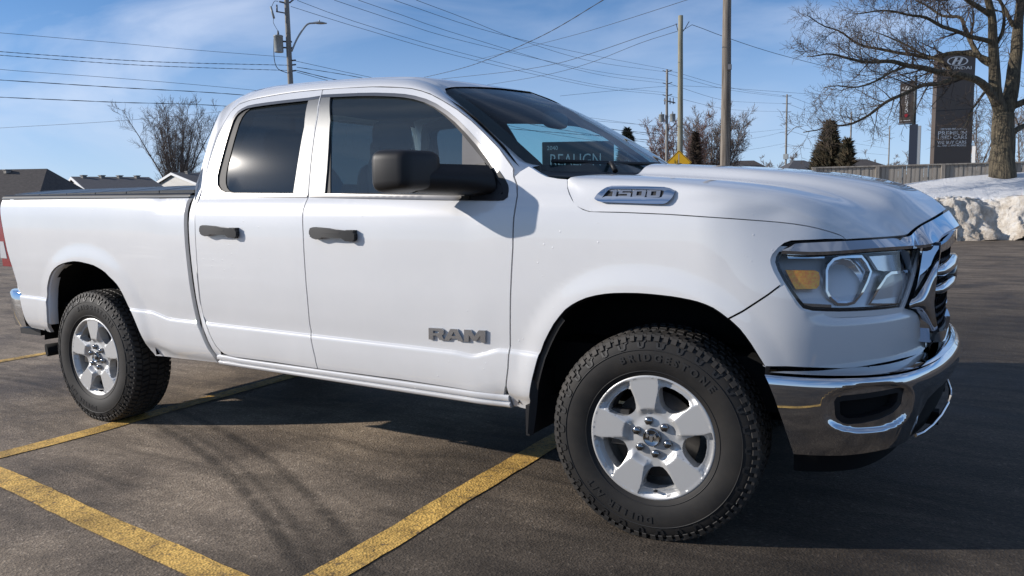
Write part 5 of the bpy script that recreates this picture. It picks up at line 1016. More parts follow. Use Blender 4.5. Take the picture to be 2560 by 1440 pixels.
# ---------------------------------------------------------------- surroundings
BG = {'pole_left': {'xy': (-26.153, 25.801), 'top': 13.267}, 'pole_near': {'xy': (-2.857, 22.809), 'top': 10.002}, 'pole_stub': {'xy': (-8.206, 33.91), 'top': 10.143}, 'pole_far': {'xy': (-21.653, 69.479), 'top': 13.72}, 'pole_farther': {'xy': (-22.698, 127.947), 'top': 17.796}, 'pole_d1': {'xy': (-17.492, 160.459), 'top': 17.601}, 'pole_d2': {'xy': (-15.298, 208.826), 'top': 18.404}, 'Z': {'tf_top': 10.019, 'tf_bot': 9.165, 'ins1': 11.686, 'fuse': 11.142, 'lamp0': 9.233, 'lamp1': 10.693, 'sec': 8.258, 'ftf0': 9.564, 'ftf1': 8.839, 'fi1': 13.645, 'fi2': 12.501, 'fi3': 11.395, 'l2a': 11.374, 'l2b': 12.673}, 'W': [('L', 0.011, [(-33.238, 14.457, 9.166),
   (-32.771, 15.202, 9.152),
   (-30.261, 19.204, 9.059),
   (-28.407, 22.159, 8.977),
   (-26.196, 25.691, 8.932)]),
   ('L', 0.018, [(-33.204, 14.372, 8.336),
   (-32.738, 15.118, 8.33),
   (-31.521, 17.06, 8.296),
   (-29.325, 20.577, 8.298),
   (-26.18, 25.649, 8.525)]),
   ('L', 0.017, [(-33.199, 14.358, 8.198),
   (-32.731, 15.102, 8.172),
   (-30.222, 19.105, 8.092),
   (-28.373, 22.074, 8.143),
   (-26.169, 25.622, 8.261)]),
   ('M', 0.011, [(-33.175, 14.296, 7.592),
   (-32.841, 15.105, 7.565),
   (-31.01, 19.57, 7.567),
   (-28.845, 24.835, 7.487),
   (-25.258, 33.532, 7.228),
   (-16.565, 54.682, 6.965)]),
   ('M', 0.022, [(-33.155, 14.247, 7.108),
   (-32.822, 15.059, 7.109),
   (-30.993, 19.525, 7.13),
   (-28.833, 24.804, 7.176),
   (-25.246, 33.501, 6.921),
   (-16.541, 54.62, 6.355)]),
   ('M', 0.022, [(-33.125, 14.17, 6.347),
   (-32.792, 14.982, 6.354),
   (-30.965, 19.454, 6.426),
   (-29.118, 23.982, 6.546),
   (-25.222, 33.441, 6.331),
   (-16.52, 54.567, 5.836)]),
   ('N', 0.01, [(-45.255, 19.755, 6.041),
   (-43.653, 20.266, 6.089),
   (-36.035, 22.679, 6.165),
   (-30.045, 24.594, 6.386),
   (-24.664, 26.319, 6.624)]),
   ('T', 0.012, [(-24.349, 24.75, 11.286),
   (-24.09, 28.939, 10.94),
   (-23.558, 37.912, 10.659),
   (-22.59, 54.649, 10.697),
   (-21.757, 69.743, 11.585)]),
   ('T', 0.012, [(-24.604, 24.561, 11.001),
   (-24.331, 29.199, 10.769),
   (-23.805, 38.267, 10.494),
   (-22.852, 55.208, 10.597),
   (-22.079, 69.527, 11.402)]),
   ('T', 0.012, [(-22.814, 25.669, 11.273),
   (-22.703, 30.576, 11.121),
   (-22.574, 36.49, 11.065),
   (-22.227, 53.887, 11.624),
   (-21.937, 69.785, 12.771)]),
   ('T', 0.012, [(-21.813, 26.267, 11.253),
   (-21.83, 29.501, 11.195),
   (-21.862, 35.45, 11.108),
   (-21.978, 53.349, 11.313),
   (-22.124, 69.64, 12.508)]),
   ('T', 0.012, [(-20.311, 27.165, 11.222),
   (-20.473, 33.424, 11.245),
   (-20.651, 39.907, 11.517),
   (-20.97, 51.207, 12.257),
   (-21.515, 70.161, 13.753)]),
   ('T', 0.012, [(-19.393, 27.713, 11.203),
   (-19.687, 32.273, 11.248),
   (-20.117, 38.983, 11.253),
   (-20.909, 51.07, 11.791),
   (-22.168, 69.752, 13.614)]),
   ('S', 0.012, [(-26.015, 25.781, 8.786),
   (-25.834, 27.634, 8.702),
   (-25.443, 31.666, 8.544),
   (-24.09, 45.687, 8.143),
   (-21.853, 69.264, 8.233)]),
   ('S', 0.018, [(-25.754, 25.891, 8.415),
   (-25.418, 29.633, 8.418),
   (-25.077, 33.363, 8.283),
   (-23.734, 48.001, 7.694),
   (-21.815, 69.167, 7.28)]),
   ('S', 0.022, [(-25.747, 25.874, 8.252),
   (-25.481, 28.735, 8.056),
   (-25.061, 33.323, 7.885),
   (-23.705, 47.926, 6.958),
   (-21.789, 69.101, 6.631)]),
   ('S', 0.014, [(-25.744, 25.866, 8.171),
   (-25.527, 28.166, 7.949),
   (-25.049, 33.292, 7.581),
   (-23.687, 47.881, 6.516),
   (-21.769, 69.05, 6.135)]),
   ('D', 0.016, [(-33.572, 44.967, 10.854),
   (-26.773, 38.852, 9.746),
   (-18.376, 31.312, 8.564),
   (-10.843, 24.574, 7.902),
   (-6.244, 20.482, 7.824),
   (-5.083, 19.45, 7.801)]),
   ('D', 0.014, [(-31.991, 45.911, 10.821),
   (-22.118, 40.92, 9.813),
   (-17.538, 38.617, 9.497),
   (-14.373, 37.047, 9.535),
   (-10.843, 35.306, 9.704),
   (-8.432, 34.116, 9.818)]),
   ('D', 0.012, [(-28.81, 47.754, 10.298),
   (-20.431, 42.102, 9.521),
   (-15.537, 38.821, 9.317),
   (-11.057, 35.844, 9.495),
   (-8.418, 34.081, 9.47)]),
   ('D', 0.01, [(-29.153, 47.798, 12.287),
   (-18.824, 38.169, 10.617),
   (-11.869, 31.688, 9.54),
   (-5.064, 25.359, 8.659),
   (-3.565, 23.966, 8.491)]),
   ('R', 0.014, [(-8.187, 34.226, 9.523),
   (-8.044, 34.635, 9.862),
   (-7.123, 36.782, 9.581),
   (-5.842, 39.777, 9.23),
   (-4.435, 43.094, 8.976),
   (-1.143, 50.882, 8.53),
   (3.005, 60.67, 7.829)]),
   ('F', 0.016, [(-21.774, 69.992, 13.644),
   (-21.819, 72.178, 13.86),
   (-22.13, 89.097, 14.605),
   (-22.431, 104.774, 15.633),
   (-22.902, 128.465, 17.607)]),
   ('F', 0.016, [(-21.765, 69.969, 13.415),
   (-22.109, 88.713, 14.239),
   (-22.422, 104.752, 15.42),
   (-22.894, 128.445, 17.416)]),
   ('F', 0.016, [(-21.728, 69.876, 12.5),
   (-22.047, 88.059, 12.887),
   (-22.373, 104.628, 14.194),
   (-22.853, 128.342, 16.399)]),
   ('F', 0.016, [(-21.684, 69.763, 11.393),
   (-21.705, 71.072, 11.383),
   (-22.016, 88.477, 11.923),
   (-22.328, 104.514, 13.075),
   (-22.802, 128.212, 15.127)]),
   ('F', 0.016, [(-21.541, 69.402, 7.846),
   (-21.983, 92.71, 9.216),
   (-22.693, 127.934, 12.393)]),
   ('F', 0.016, [(-21.511, 69.325, 7.083),
   (-21.952, 92.631, 8.443),
   (-22.278, 108.945, 9.862),
   (-22.677, 127.895, 12.012)]),
   ('F', 0.016, [(-21.477, 69.239, 6.243),
   (-21.982, 96.822, 7.398),
   (-22.601, 127.701, 10.104)]),
   ('X', 0.016, [(-28.196, 59.914, 10.783),
   (-26.36, 62.724, 11.214),
   (-21.891, 69.552, 12.176),
   (-19.286, 73.469, 12.358),
   (-15.304, 79.409, 12.328),
   (-10.767, 86.166, 12.228),
   (-1.964, 99.261, 11.939)]),
   ('G', 0.022, [(-22.907, 128.478, 17.734),
   (-21.093, 148.002, 17.55),
   (-19.015, 170.876, 18.267),
   (-15.469, 209.259, 18.308)]),
   ('G', 0.022, [(-22.856, 128.348, 16.462),
   (-21.036, 147.857, 16.119),
   (-18.963, 170.745, 16.972),
   (-15.415, 209.121, 16.955)]),
   ('G', 0.022, [(-22.802, 128.212, 15.127),
   (-20.984, 147.725, 14.83),
   (-18.904, 170.596, 15.515),
   (-15.376, 209.023, 15.988)]),
   ('G', 0.022, [(-22.685, 127.915, 12.202),
   (-21.105, 144.846, 11.892),
   (-18.777, 170.275, 12.359),
   (-15.252, 208.708, 12.896)]),
   ('G', 0.022, [(-22.596, 127.688, 9.977),
   (-21.252, 142.127, 9.804),
   (-18.703, 170.086, 10.498),
   (-15.189, 208.551, 11.35)])], 'TREE': [('trunk', [0.56, 0.5, 0.46, 0.44, 0.43], [(5.184, 26.575, 1.489),
   (5.157, 26.61, 1.893),
   (5.122, 26.669, 2.527),
   (5.11, 26.763, 3.334),
   (5.126, 26.846, 3.91)]),
   ('limb', [0.3, 0.26, 0.22, 0.18, 0.15, 0.12, 0.07, 0.03], [(5.111, 26.822, 3.795),
   (4.907, 26.654, 4.363),
   (4.792, 26.545, 4.982),
   (4.747, 26.507, 5.822),
   (4.673, 26.33, 6.634),
   (4.475, 26.106, 7.66),
   (4.237, 25.869, 8.78),
   (3.955, 25.719, 9.862)]),
   ('limb', [0.34, 0.31, 0.28, 0.25, 0.2, 0.12, 0.04], [(5.151, 26.846, 3.794),
   (5.28, 27.129, 4.495),
   (5.34, 27.386, 5.319),
   (5.403, 27.653, 6.208),
   (5.458, 28.14, 7.948),
   (5.484, 28.575, 9.419),
   (5.276, 28.751, 10.88)]),
   ('limb', [0.19, 0.17, 0.15, 0.12, 0.1, 0.08, 0.06, 0.04, 0.02], [(4.939, 26.651, 4.19),
   (4.647, 26.3, 4.657),
   (4.144, 25.806, 4.996),
   (3.56, 25.24, 5.147),
   (2.892, 24.617, 5.241),
   (2.182, 23.983, 5.455),
   (1.445, 23.307, 5.464),
   (0.745, 22.794, 5.652),
   (-0.174, 22.118, 5.599)]),
   ('limb', [0.11, 0.1, 0.09, 0.07, 0.05, 0.035, 0.02], [(3.898, 25.666, 5.058),
   (3.283, 25.034, 4.828),
   (2.487, 24.291, 4.582),
   (1.854, 23.621, 4.139),
   (1.264, 23.101, 3.756),
   (0.674, 22.599, 3.512),
   (-0.242, 21.906, 3.304)]),
   ('limb', [0.14, 0.12, 0.11, 0.1, 0.08, 0.06, 0.03], [(4.774, 26.592, 5.439),
   (4.433, 26.772, 5.698),
   (4.111, 26.99, 6.166),
   (3.933, 27.189, 6.738),
   (3.704, 27.349, 7.23),
   (3.148, 27.276, 7.436),
   (2.391, 27.117, 7.92)]),
   ('limb', [0.12, 0.1, 0.085, 0.07, 0.055, 0.035, 0.018], [(4.759, 26.478, 5.537),
   (4.306, 26.47, 5.764),
   (3.601, 26.297, 5.889),
   (2.698, 25.866, 5.838),
   (1.828, 25.486, 6.037),
   (0.895, 25.086, 6.379),
   (-0.629, 24.414, 7.369)]),
   ('limb', [0.11, 0.09, 0.07, 0.05, 0.03, 0.018], [(4.733, 26.422, 6.144),
   (4.047, 25.675, 6.279),
   (3.371, 24.952, 6.554),
   (2.61, 24.297, 6.845),
   (1.866, 23.635, 6.989),
   (0.943, 22.956, 6.931)]),
   ('limb', [0.12, 0.1, 0.08, 0.05, 0.02], [(4.628, 26.339, 6.918),
   (4.103, 25.721, 7.307),
   (3.472, 25.145, 7.603),
   (2.671, 24.439, 7.678),
   (1.739, 23.662, 7.809)]),
   ('limb', [0.08, 0.06, 0.045, 0.03, 0.015], [(3.706, 25.325, 5.127),
   (3.291, 25.37, 5.59),
   (2.674, 25.388, 5.883),
   (2.045, 25.302, 6.335),
   (1.208, 25.085, 6.74)]),
   ('limb', [0.07, 0.05, 0.04, 0.025, 0.012], [(4.646, 26.422, 4.699),
   (4.464, 25.914, 4.323),
   (4.284, 25.414, 4.012),
   (4.161, 25.048, 3.549),
   (3.99, 24.661, 3.15)]),
   ('limb', [0.06, 0.05, 0.035, 0.02], [(2.462, 24.26, 5.383),
   (1.842, 23.486, 4.991),
   (1.22, 22.842, 4.703),
   (0.367, 22.088, 4.638)]),
   ('limb', [0.16, 0.14, 0.11, 0.08], [(5.366, 27.018, 4.135),
   (5.649, 26.971, 4.278),
   (5.977, 26.951, 4.418),
   (6.633, 27.148, 4.716)]),
   ('limb', [0.13, 0.11, 0.08, 0.05], [(5.398, 26.936, 3.328),
   (5.676, 27.482, 3.551),
   (6.054, 27.978, 3.825),
   (6.716, 28.656, 4.186)]),
   ('limb', [0.1, 0.08, 0.05, 0.03], [(5.315, 27.561, 6.829),
   (4.941, 27.531, 7.441),
   (4.666, 27.561, 8.056),
   (4.242, 27.487, 8.56)]),
   ('limb', [0.09, 0.07, 0.05, 0.025], [(4.834, 26.595, 6.105),
   (4.987, 26.497, 6.458),
   (4.885, 26.28, 7.091),
   (4.712, 26.02, 7.715)])], 'sign_pylon': [(1.418, 62.636, 3.058),
   (3.787, 64.051, 3.009), 11.607, 11.913], 'banner': {'xy': (0.846, 50.742), 'ztop': 8.265, 'zmid': 5.655, 'zb0': 5.76, 'zb1': 8.176, 'p0': (0.031, 50.562, 6.939), 'p1': (0.748, 50.991, 6.924)}, 'fence': [(-1.122, 28.602),
   (7.12, 30.94)], 'fence_top': [2.483, 2.527], 'snowO': [(4.123, 21.778)], 'diamond': (-5.434, 25.638, 2.725), 'diamond_r': 0.476, 'realign': [(-6.034, 15.835, 2.263),
   (-4.315, 16.863, 2.227), 2.981], 'houses': {'A': [(-67.025, 24.116, 4.684),
   (-57.064, 30.067, 4.478)], 'Aeave': 0.848, 'B': [(-65.473, 36.732, 4.332),
   (-63.176, 42.818, 4.451)], 'C': [(-63.153, 45.227, 4.846),
   (-62.082, 50.574, 4.938)], 'F1': [(-22.514, 97.938, 6.214),
   (-20.628, 99.072, 6.226)], 'F2': [(-11.081, 116.582, 6.639),
   (-9.632, 117.448, 6.609)], 'F3': [(-20.408, 122.782, 7.167),
   (-19.085, 123.557, 7.018)]}, 'trees': {'left': (-80.13, 58.47, 13.95), 'left2': (-79.68, 64.43, 12.58), 'red': (-23.87, 79.84, 8.7), 'dark': (-22.63, 89.01, 10.4), 'spruce': (-20.87, 75.76, 8.56), 'spruce2': (-30.78, 81.68, 9.61), 'cedar': (-7.35, 72.07, 7.93), 'cedar2': (-5.66, 70.51, 6.2), 'cedar3': (-8.22, 72.47, 5.99), 'r1': (3.91, 79.14, 10.48), 'r2': (5.01, 74.91, 8.92), 'r3': (7.88, 69.47, 7.86), 'w1': (-27.65, 130.31, 8.29), 'w2': (-25.38, 131.7, 8.51), 'w3': (-21.11, 134.28, 8.62), 'w4': (-9.12, 129.66, 8.03), 'w5': (-7.01, 130.9, 7.81), 'w6': (-3.3, 133.08, 7.42)}}

from mathutils import noise as mnoise
M['polewood'] = mat('pole_wood', (0.20, 0.17, 0.14), 0.85); vary(M['polewood'], 14, (0.10, 0.083, 0.068), (0.27, 0.235, 0.195), 6, stretch=(1, 1, 0.06)); 
M['polegreen'] = mat('treated_pole', (0.27, 0.26, 0.19), 0.85); vary(M['polegreen'], 10, (0.20, 0.19, 0.13), (0.33, 0.31, 0.235), 5, stretch=(1, 1, 0.08))
M['polegrey'] = mat('weathered_pole', (0.25, 0.235, 0.215), 0.85); vary(M['polegrey'], 8, (0.17, 0.16, 0.145), (0.31, 0.295, 0.27), 5, stretch=(1, 1, 0.1))
M['steel'] = mat('galvanised', (0.34, 0.36, 0.37), 0.45, 0.4)
M['tank'] = mat('transformer_grey', (0.30, 0.33, 0.34), 0.45); vary(M['tank'], 3, (0.27, 0.30, 0.31), (0.34, 0.365, 0.37), 4)
M['insul'] = mat('insulator', (0.10, 0.10, 0.11), 0.4)
M['wire'] = mat('cable_black', (0.035, 0.035, 0.038), 0.7)
M['bark'] = mat('maple_bark', (0.11, 0.09, 0.06), 0.95)
vary(M['bark'], 5, (0.050, 0.040, 0.028), (0.165, 0.135, 0.085), 8, stretch=(3.2, 3.2, 0.35)); 
t_ = M['bark'].node_tree; co_ = N(t_, 'ShaderNodeTexCoord'); ma_ = N(t_, 'ShaderNodeMapping'); ma_.inputs['Scale'].default_value = (3.4, 3.4, 0.4); no_ = N(t_, 'ShaderNodeTexNoise'); no_.inputs['Scale'].default_value = 7; no_.inputs['Detail'].default_value = 6; bm_ = N(t_, 'ShaderNodeBump'); bm_.inputs['Strength'].default_value = 1.0; bm_.inputs['Distance'].default_value = 0.08
t_.links.new(co_.outputs['Object'], ma_.inputs[0]); t_.links.new(ma_.outputs[0], no_.inputs['Vector']); t_.links.new(no_.outputs['Fac'], bm_.inputs['Height']); t_.links.new(bm_.outputs[0], P(M['bark']).inputs['Normal'])
M['twig'] = mat('twig', (0.085, 0.066, 0.052), 0.9); vary(M['twig'], 1.5, (0.055, 0.045, 0.038), (0.125, 0.09, 0.065), 3)
M['twigred'] = mat('twig_red', (0.20, 0.12, 0.10), 0.9); vary(M['twigred'], 1.0, (0.15, 0.09, 0.078), (0.27, 0.165, 0.13), 3)
M['twiggrey'] = mat('twig_grey', (0.17, 0.14, 0.12), 0.9); vary(M['twiggrey'], 1.0, (0.12, 0.10, 0.09), (0.24, 0.195, 0.165), 3)
M['needle'] = mat('cedar_leaf', (0.05, 0.05, 0.03), 0.9); vary(M['needle'], 1.3, (0.028, 0.036, 0.020), (0.13, 0.095, 0.055), 4)
M['needle3'] = mat('winter_spruce', (0.06, 0.045, 0.035), 0.9); vary(M['needle3'], 2, (0.040, 0.030, 0.024), (0.095, 0.07, 0.052), 4)
M['needle2'] = mat('spruce_needle', (0.02, 0.032, 0.024), 0.9); vary(M['needle2'], 2, (0.014, 0.022, 0.018), (0.035, 0.048, 0.036), 4)
M['shingle'] = mat('dark_shingle', (0.045, 0.045, 0.05), 0.9); vary(M['shingle'], 6, (0.060, 0.060, 0.066), (0.095, 0.093, 0.10), 5)
M['shinglebr'] = mat('brown_shingle', (0.05, 0.042, 0.038), 0.9); vary(M['shinglebr'], 5, (0.060, 0.052, 0.048), (0.095, 0.082, 0.074), 5)
M['siding'] = mat('vinyl_siding', (0.50, 0.49, 0.46), 0.6)
M['fascia'] = mat('white_fascia', (0.72, 0.72, 0.71), 0.5)
M['brick'] = mat('tan_wall', (0.26, 0.20, 0.15), 0.8); vary(M['brick'], 3, (0.22, 0.17, 0.125), (0.30, 0.235, 0.18), 4)
M['fence'] = mat('weathered_cedar', (0.28, 0.25, 0.22), 0.9); vary(M['fence'], 6, (0.17, 0.155, 0.14), (0.36, 0.33, 0.29), 6, stretch=(1, 1, 0.12))
M['signbrown'] = mat('sign_panel', (0.095, 0.074, 0.060), 0.5)
M['signdark'] = mat('sign_charcoal', (0.035, 0.042, 0.045), 0.6)
M['signwhite'] = mat('sign_white', (0.80, 0.80, 0.78), 0.5)
M['signblue'] = mat('post_navy', (0.022, 0.028, 0.045), 0.4)
M['signyellow'] = mat('warning_yellow', (0.75, 0.42, 0.01), 0.45)
M['signblack'] = mat('sign_black', (0.015, 0.015, 0.015), 0.5)
M['bannerred'] = mat('banner_red', (0.35, 0.02, 0.03), 0.6)
def sx_(v): return Vector((v[0], v[1], v[2] if len(v) > 2 else 0))
CAMXY = Vector((4.611, -3.706, 0))
# --- utility poles
def pole(name, xy, top, r0, r1, m, label, lean=(0, 0)):
    e = empty(name, (xy[0], xy[1], 0), label, 'pole', 'utility poles along the road')
    rnd = random.Random(int(xy[0] * 10)); pts = [(lean[0] * k + rnd.uniform(-.01, .01), lean[1] * k + rnd.uniform(-.01, .01), top * k) for k in np.linspace(0, 1, 9)]
    b = MB(); b.tube(pts, [r0 + (r1 - r0) * k for k in np.linspace(0, 1, 9)], 14); b.build('shaft', m, e); return e
def side_dirs(xy):
    v = (Vector((xy[0], xy[1], 0)) - CAMXY).normalized(); return Vector((v.y, -v.x, 0)), v     # right in view, away from view
def can(e, right, dx, dy, z0, z1, r, away):
    c = right * dx + away * dy; b = MB(); n = 18
    prof = [(r * .96, z0), (r, z0 + .03), (r, z1 - .08), (r * 1.05, z1 - .075), (r * 1.05, z1 - .04), (r * .95, z1 - .02), (0.01, z1)]
    b.lathe(prof, n, 'z', (c.x, c.y, 0)); b.add([(c.x + r * .96 * math.cos(q), c.y + r * .96 * math.sin(q), z0) for q in np.linspace(0, 2 * math.pi, n, endpoint=False)][::-1], [tuple(range(n))])
    o = b.build('transformer', M['tank'], e)
    b = MB(); b.tube([(c.x, c.y, z1 - .02), (c.x, c.y, z1 + .06), (c.x, c.y, z1 + .22)], [.05, .06, .03], 8); b.build('bushing', M['insul'], o); return c
def insulator(e, p, q):
    p, q = Vector(p), Vector(q); b = MB(); pts = [p.lerp(q, k) for k in np.linspace(0, 1, 9)]; b.tube(pts, [.02, .05, .03, .05, .03, .05, .03, .045, .02], 8); b.build('insulator', M['insul'], e)
def lamp_arm(e, right, z0, z1, reach, r0=0.045):
    p = [right * .12 + Vector((0, 0, z0)), right * (reach * .30) + Vector((0, 0, z0 + (z1 - z0) * .42)), right * (reach * .55) + Vector((0, 0, z0 + (z1 - z0) * .78)), right * (reach * .75) + Vector((0, 0, z0 + (z1 - z0) * .97)), right * reach + Vector((0, 0, z1))]
    b = MB(); b.tube(crom([tuple(v) for v in p], 16), r0, 8); o = b.build('lamp_arm', M['steel'], e)
    c = right * (reach + .22) + Vector((0, 0, z1 + .01)); b = MB(); up = Vector((0, 0, 1)); fw_ = up.cross(right); rows = []
    for k, (w, h) in zip(np.linspace(-.32, .38, 9), ((.04, .04), (.07, .06), (.11, .075), (.14, .085), (.16, .085), (.16, .075), (.14, .06), (.10, .045), (.03, .03))): rows.append([tuple(c + right * k + fw_ * (w * math.cos(q)) + up * (h * math.sin(q) * (.6 if math.sin(q) < 0 else 1))) for q in np.linspace(0, 2 * math.pi, 14, endpoint=False)])
    b.grid(rows, True); b.tube([tuple(c + up * .07), tuple(c + up * .15)], .035, 8); b.build('lamp_head', M['steel'], o, fix=True)
Z = BG['Z']; pl_ = BG['pole_left']
e = pole('utility_pole', pl_['xy'], pl_['top'], 0.17, 0.115, M['polegrey'], 'wooden utility pole with grey transformer and street lamp above the cab')
rt_, aw = side_dirs(pl_['xy'])
c = can(e, rt_, -0.50, -0.05, Z['tf_bot'], Z['tf_top'], 0.23, aw)
b = MB()
for z in (Z['tf_bot'] + .25, Z['tf_top'] - .3): b.tube([tuple(rt_ * -.35 + Vector((0, 0, z))), tuple(rt_ * .17 + Vector((0, 0, z)))], .045, 6)
b.build('tank_bracket', M['insul'], e)
lamp_arm(e, rt_, Z['lamp0'], Z['lamp1'], 1.35)
for dx, dz in ((-.38, 0), (.42, .22)): insulator(e, rt_ * (.12 if dx > 0 else -.12) + Vector((0, 0, Z['ins1'] - .05)), rt_ * dx + Vector((0, 0, Z['ins1'] + dz)))
b = MB(); b.tube([tuple(rt_ * -.05 + Vector((0, 0, Z['fuse'] - .02))), tuple(rt_ * -.55 + Vector((0, 0, Z['fuse'] + .05)))], .035, 6); b.tube([tuple(rt_ * -.50 + Vector((0, 0, Z['fuse'] + .02))), tuple(rt_ * -.50 + Vector((0, 0, Z['fuse'] + .38)))], .04, 6); b.build('fuse_bracket', M['insul'], e)
b = MB(); b.tube([tuple(rt_ * -.66 + Vector((0, 0, Z['fuse'] - .30))), tuple(rt_ * -.80 + Vector((0, 0, Z['fuse'] + .28)))], .055, 8); b.build('fuse_tube', M['tank'], e)
b = MB(); b.tube(crom([tuple(rt_ * -.74 + Vector((0, 0, Z['fuse'] + .3))), tuple(rt_ * -.60 + Vector((0, 0, Z['fuse'] + .55))), tuple(rt_ * -.42 + Vector((0, 0, Z['ins1'])))], 10), .014, 5); b.tube(crom([tuple(rt_ * -.68 + Vector((0, 0, Z['fuse'] - .3))), tuple(rt_ * -.70 + Vector((0, 0, Z['tf_top'] + .6))), tuple(rt_ * -.5 + Vector((0, 0, Z['tf_top'] + .2)))], 10), .012, 5); b.tube(crom([tuple(rt_ * -.72 + Vector((0, 0, Z['tf_top'] - .2))), tuple(rt_ * -.75 + Vector((0, 0, Z['tf_bot'] - .3))), tuple(rt_ * -.60 + Vector((0, 0, Z['sec'] + .1))), tuple(rt_ * -.15 + Vector((0, 0, Z['sec'] - .1)))], 14), .02, 5); b.build('jumper_cable', M['wire'], e)
for k in (0, .3, .52): insulator(e, rt_ * .1 + Vector((0, 0, Z['sec'] + k)), rt_ * .32 + Vector((0, 0, Z['sec'] + k + .03)))
e = pole('utility_pole', BG['pole_near']['xy'], BG['pole_near']['top'], 0.172, 0.125, M['polewood'], 'thick weathered brown pole, nearest of the poles, above the hood', (0.02, 0))
rt_, aw = side_dirs(BG['pole_near']['xy']); b = MB(); b.box((.10, -.16, 5.55), (.20, -.05, 5.72)); b.build('junction_box', M['insul'], e); b = MB(); b.tube([tuple(rt_ * .175 + aw * -.03 + Vector((0, 0, 2))), tuple(rt_ * .14 + aw * -.03 + Vector((0, 0, 6.5)))], .012, 5); b.build('ground_wire', M['wire'], e)
e = pole('utility_pole', BG['pole_stub']['xy'], BG['pole_stub']['top'], 0.150, 0.115, M['polegreen'], 'pale greenish round-topped pole behind the yellow warning sign')
rt_, aw = side_dirs(BG['pole_stub']['xy']); zt = BG['pole_stub']['top']; b = MB(); b.tube(crom([tuple(rt_ * -.22 + Vector((0, 0, zt - .35))), tuple(rt_ * -.10 + Vector((0, 0, zt - .75))), tuple(rt_ * .10 + Vector((0, 0, zt - .75))), tuple(rt_ * .40 + Vector((0, 0, zt - .30)))], 12), .018, 5); b.build('cable_loop', M['wire'], e)
e = pole('utility_pole', BG['pole_far']['xy'], BG['pole_far']['top'], 0.16, 0.11, M['polegrey'], 'far utility pole with twin grey transformers left of the greenish pole')
rt_, aw = side_dirs(BG['pole_far']['xy'])
for dx in (-.50, .55): can(e, rt_, dx, 0, Z['ftf1'], Z['ftf0'], 0.26, aw)
for zz in ('fi1', 'fi2', 'fi3'):
    for dx in (-.42, .5): insulator(e, rt_ * (.08 if dx > 0 else -.08) + Vector((0, 0, Z[zz] - .12)), rt_ * dx + Vector((0, 0, Z[zz])))
b = MB(); b.tube([tuple(rt_ * -.3 + Vector((0, 0, Z['ftf0'] + 1.3))), tuple(rt_ * .8 + Vector((0, 0, Z['ftf0'] + 1.0)))], .06, 6)
for k in (-.2, .3, .6): b.tube([tuple(rt_ * k + Vector((0, 0, Z['ftf0'] + .9))), tuple(rt_ * k + Vector((0, 0, Z['ftf0'] + 1.5)))], .05, 6)
b.tube([tuple(rt_ * .05 + Vector((0, 0, Z['ftf1'] - .9))), tuple(rt_ * .85 + Vector((0, 0, Z['ftf1'] - .2)))], .05, 6); b.build('cross_arm', M['insul'], e)
e = pole('utility_pole', BG['pole_farther']['xy'], BG['pole_farther']['top'], 0.19, 0.13, M['polegrey'], 'distant utility pole with lamp arm left of the brown evergreens')
rt_, aw = side_dirs(BG['pole_farther']['xy']); zt = BG['pole_farther']['top']
for k in (0.2, 1.4, 2.7):
    for dx in (-.7, .7): insulator(e, Vector((0, 0, zt - k - .1)), rt_ * dx + Vector((0, 0, zt - k)))
lamp_arm(e, rt_, Z['l2a'], Z['l2b'], 2.0, 0.06)
b = MB(); b.box((-.35, -.3, zt - 10.2), (.35, .3, zt - 9.4)); b.build('meter_box', M['tank'], e)
for k, lb in (('pole_d1', 'thin distant pole rising behind the brown evergreens'), ('pole_d2', 'thin distant pole left of the hanging banner')):
    e = pole('utility_pole', BG[k]['xy'], BG[k]['top'], 0.19, 0.14, M['polegrey'], lb)
# --- overhead wires
WL = {'L': 'cable from the left edge to the transformer pole', 'M': 'dark cable passing behind the cab at left', 'N': 'thin wire rising to the cab in front of the bare tree at left', 'T': 'thin power line over the cab to the far pole',
      'S': 'cable dropping from the transformer pole behind the cab', 'D': 'service cable rising right above the windscreen', 'R': 'cable from the greenish pole towards the big bare tree', 'F': 'thin line between far pole and distant lamp pole', 'X': 'long thin wire crossing behind the thick brown pole', 'G': 'faint line strung beyond the distant lamp pole'}
ORD = ['topmost', 'second from the top', 'third from the top', 'fourth from the top', 'fifth from the top', 'sixth from the top', 'lowest']
_n = {}
for (nm, rad, pts) in BG['W']: _n.setdefault(nm, []).append(sum(p[2] for p in pts[1:-1]) / (len(pts) - 2))
for (nm, rad, pts) in BG['W']:
    _z = sorted(_n[nm], reverse=True); _k = _z.index(sum(p[2] for p in pts[1:-1]) / (len(pts) - 2)); _w = WL[nm] if len(_z) == 1 else WL[nm] + ', ' + ('lowest' if _k == len(_z) - 1 else ORD[_k]) + ' of ' + {2: 'two', 3: 'three', 4: 'four', 5: 'five', 6: 'six', 7: 'seven'}[len(_z)]
    q = crom([tuple(p) for p in pts], max(16, len(pts) * 5)); b = MB()
    if rad >= 0.016 and nm in 'LMSD':      # bundled pair, lightly twisted
        for ph in (0, math.pi): b.tube([(p[0] + rad * .5 * math.cos(i * 1.7 + ph), p[1], p[2] + rad * .5 * math.sin(i * 1.7 + ph)) for i, p in enumerate(crom(q, 70))], rad * .62, 4)
    else: b.tube(q, rad, 4)
    tag(b.build('overhead_wire', M['wire']), _w, 'wire', 'overhead wires ' + {'L': 'left of the transformer pole', 'M': 'behind the cab at left', 'N': 'at the left tree', 'T': 'over the cab', 'S': 'below the transformer', 'D': 'over the windscreen', 'R': 'to the big tree', 'F': 'between far poles', 'X': 'across the poles', 'G': 'in the far distance'}[nm])
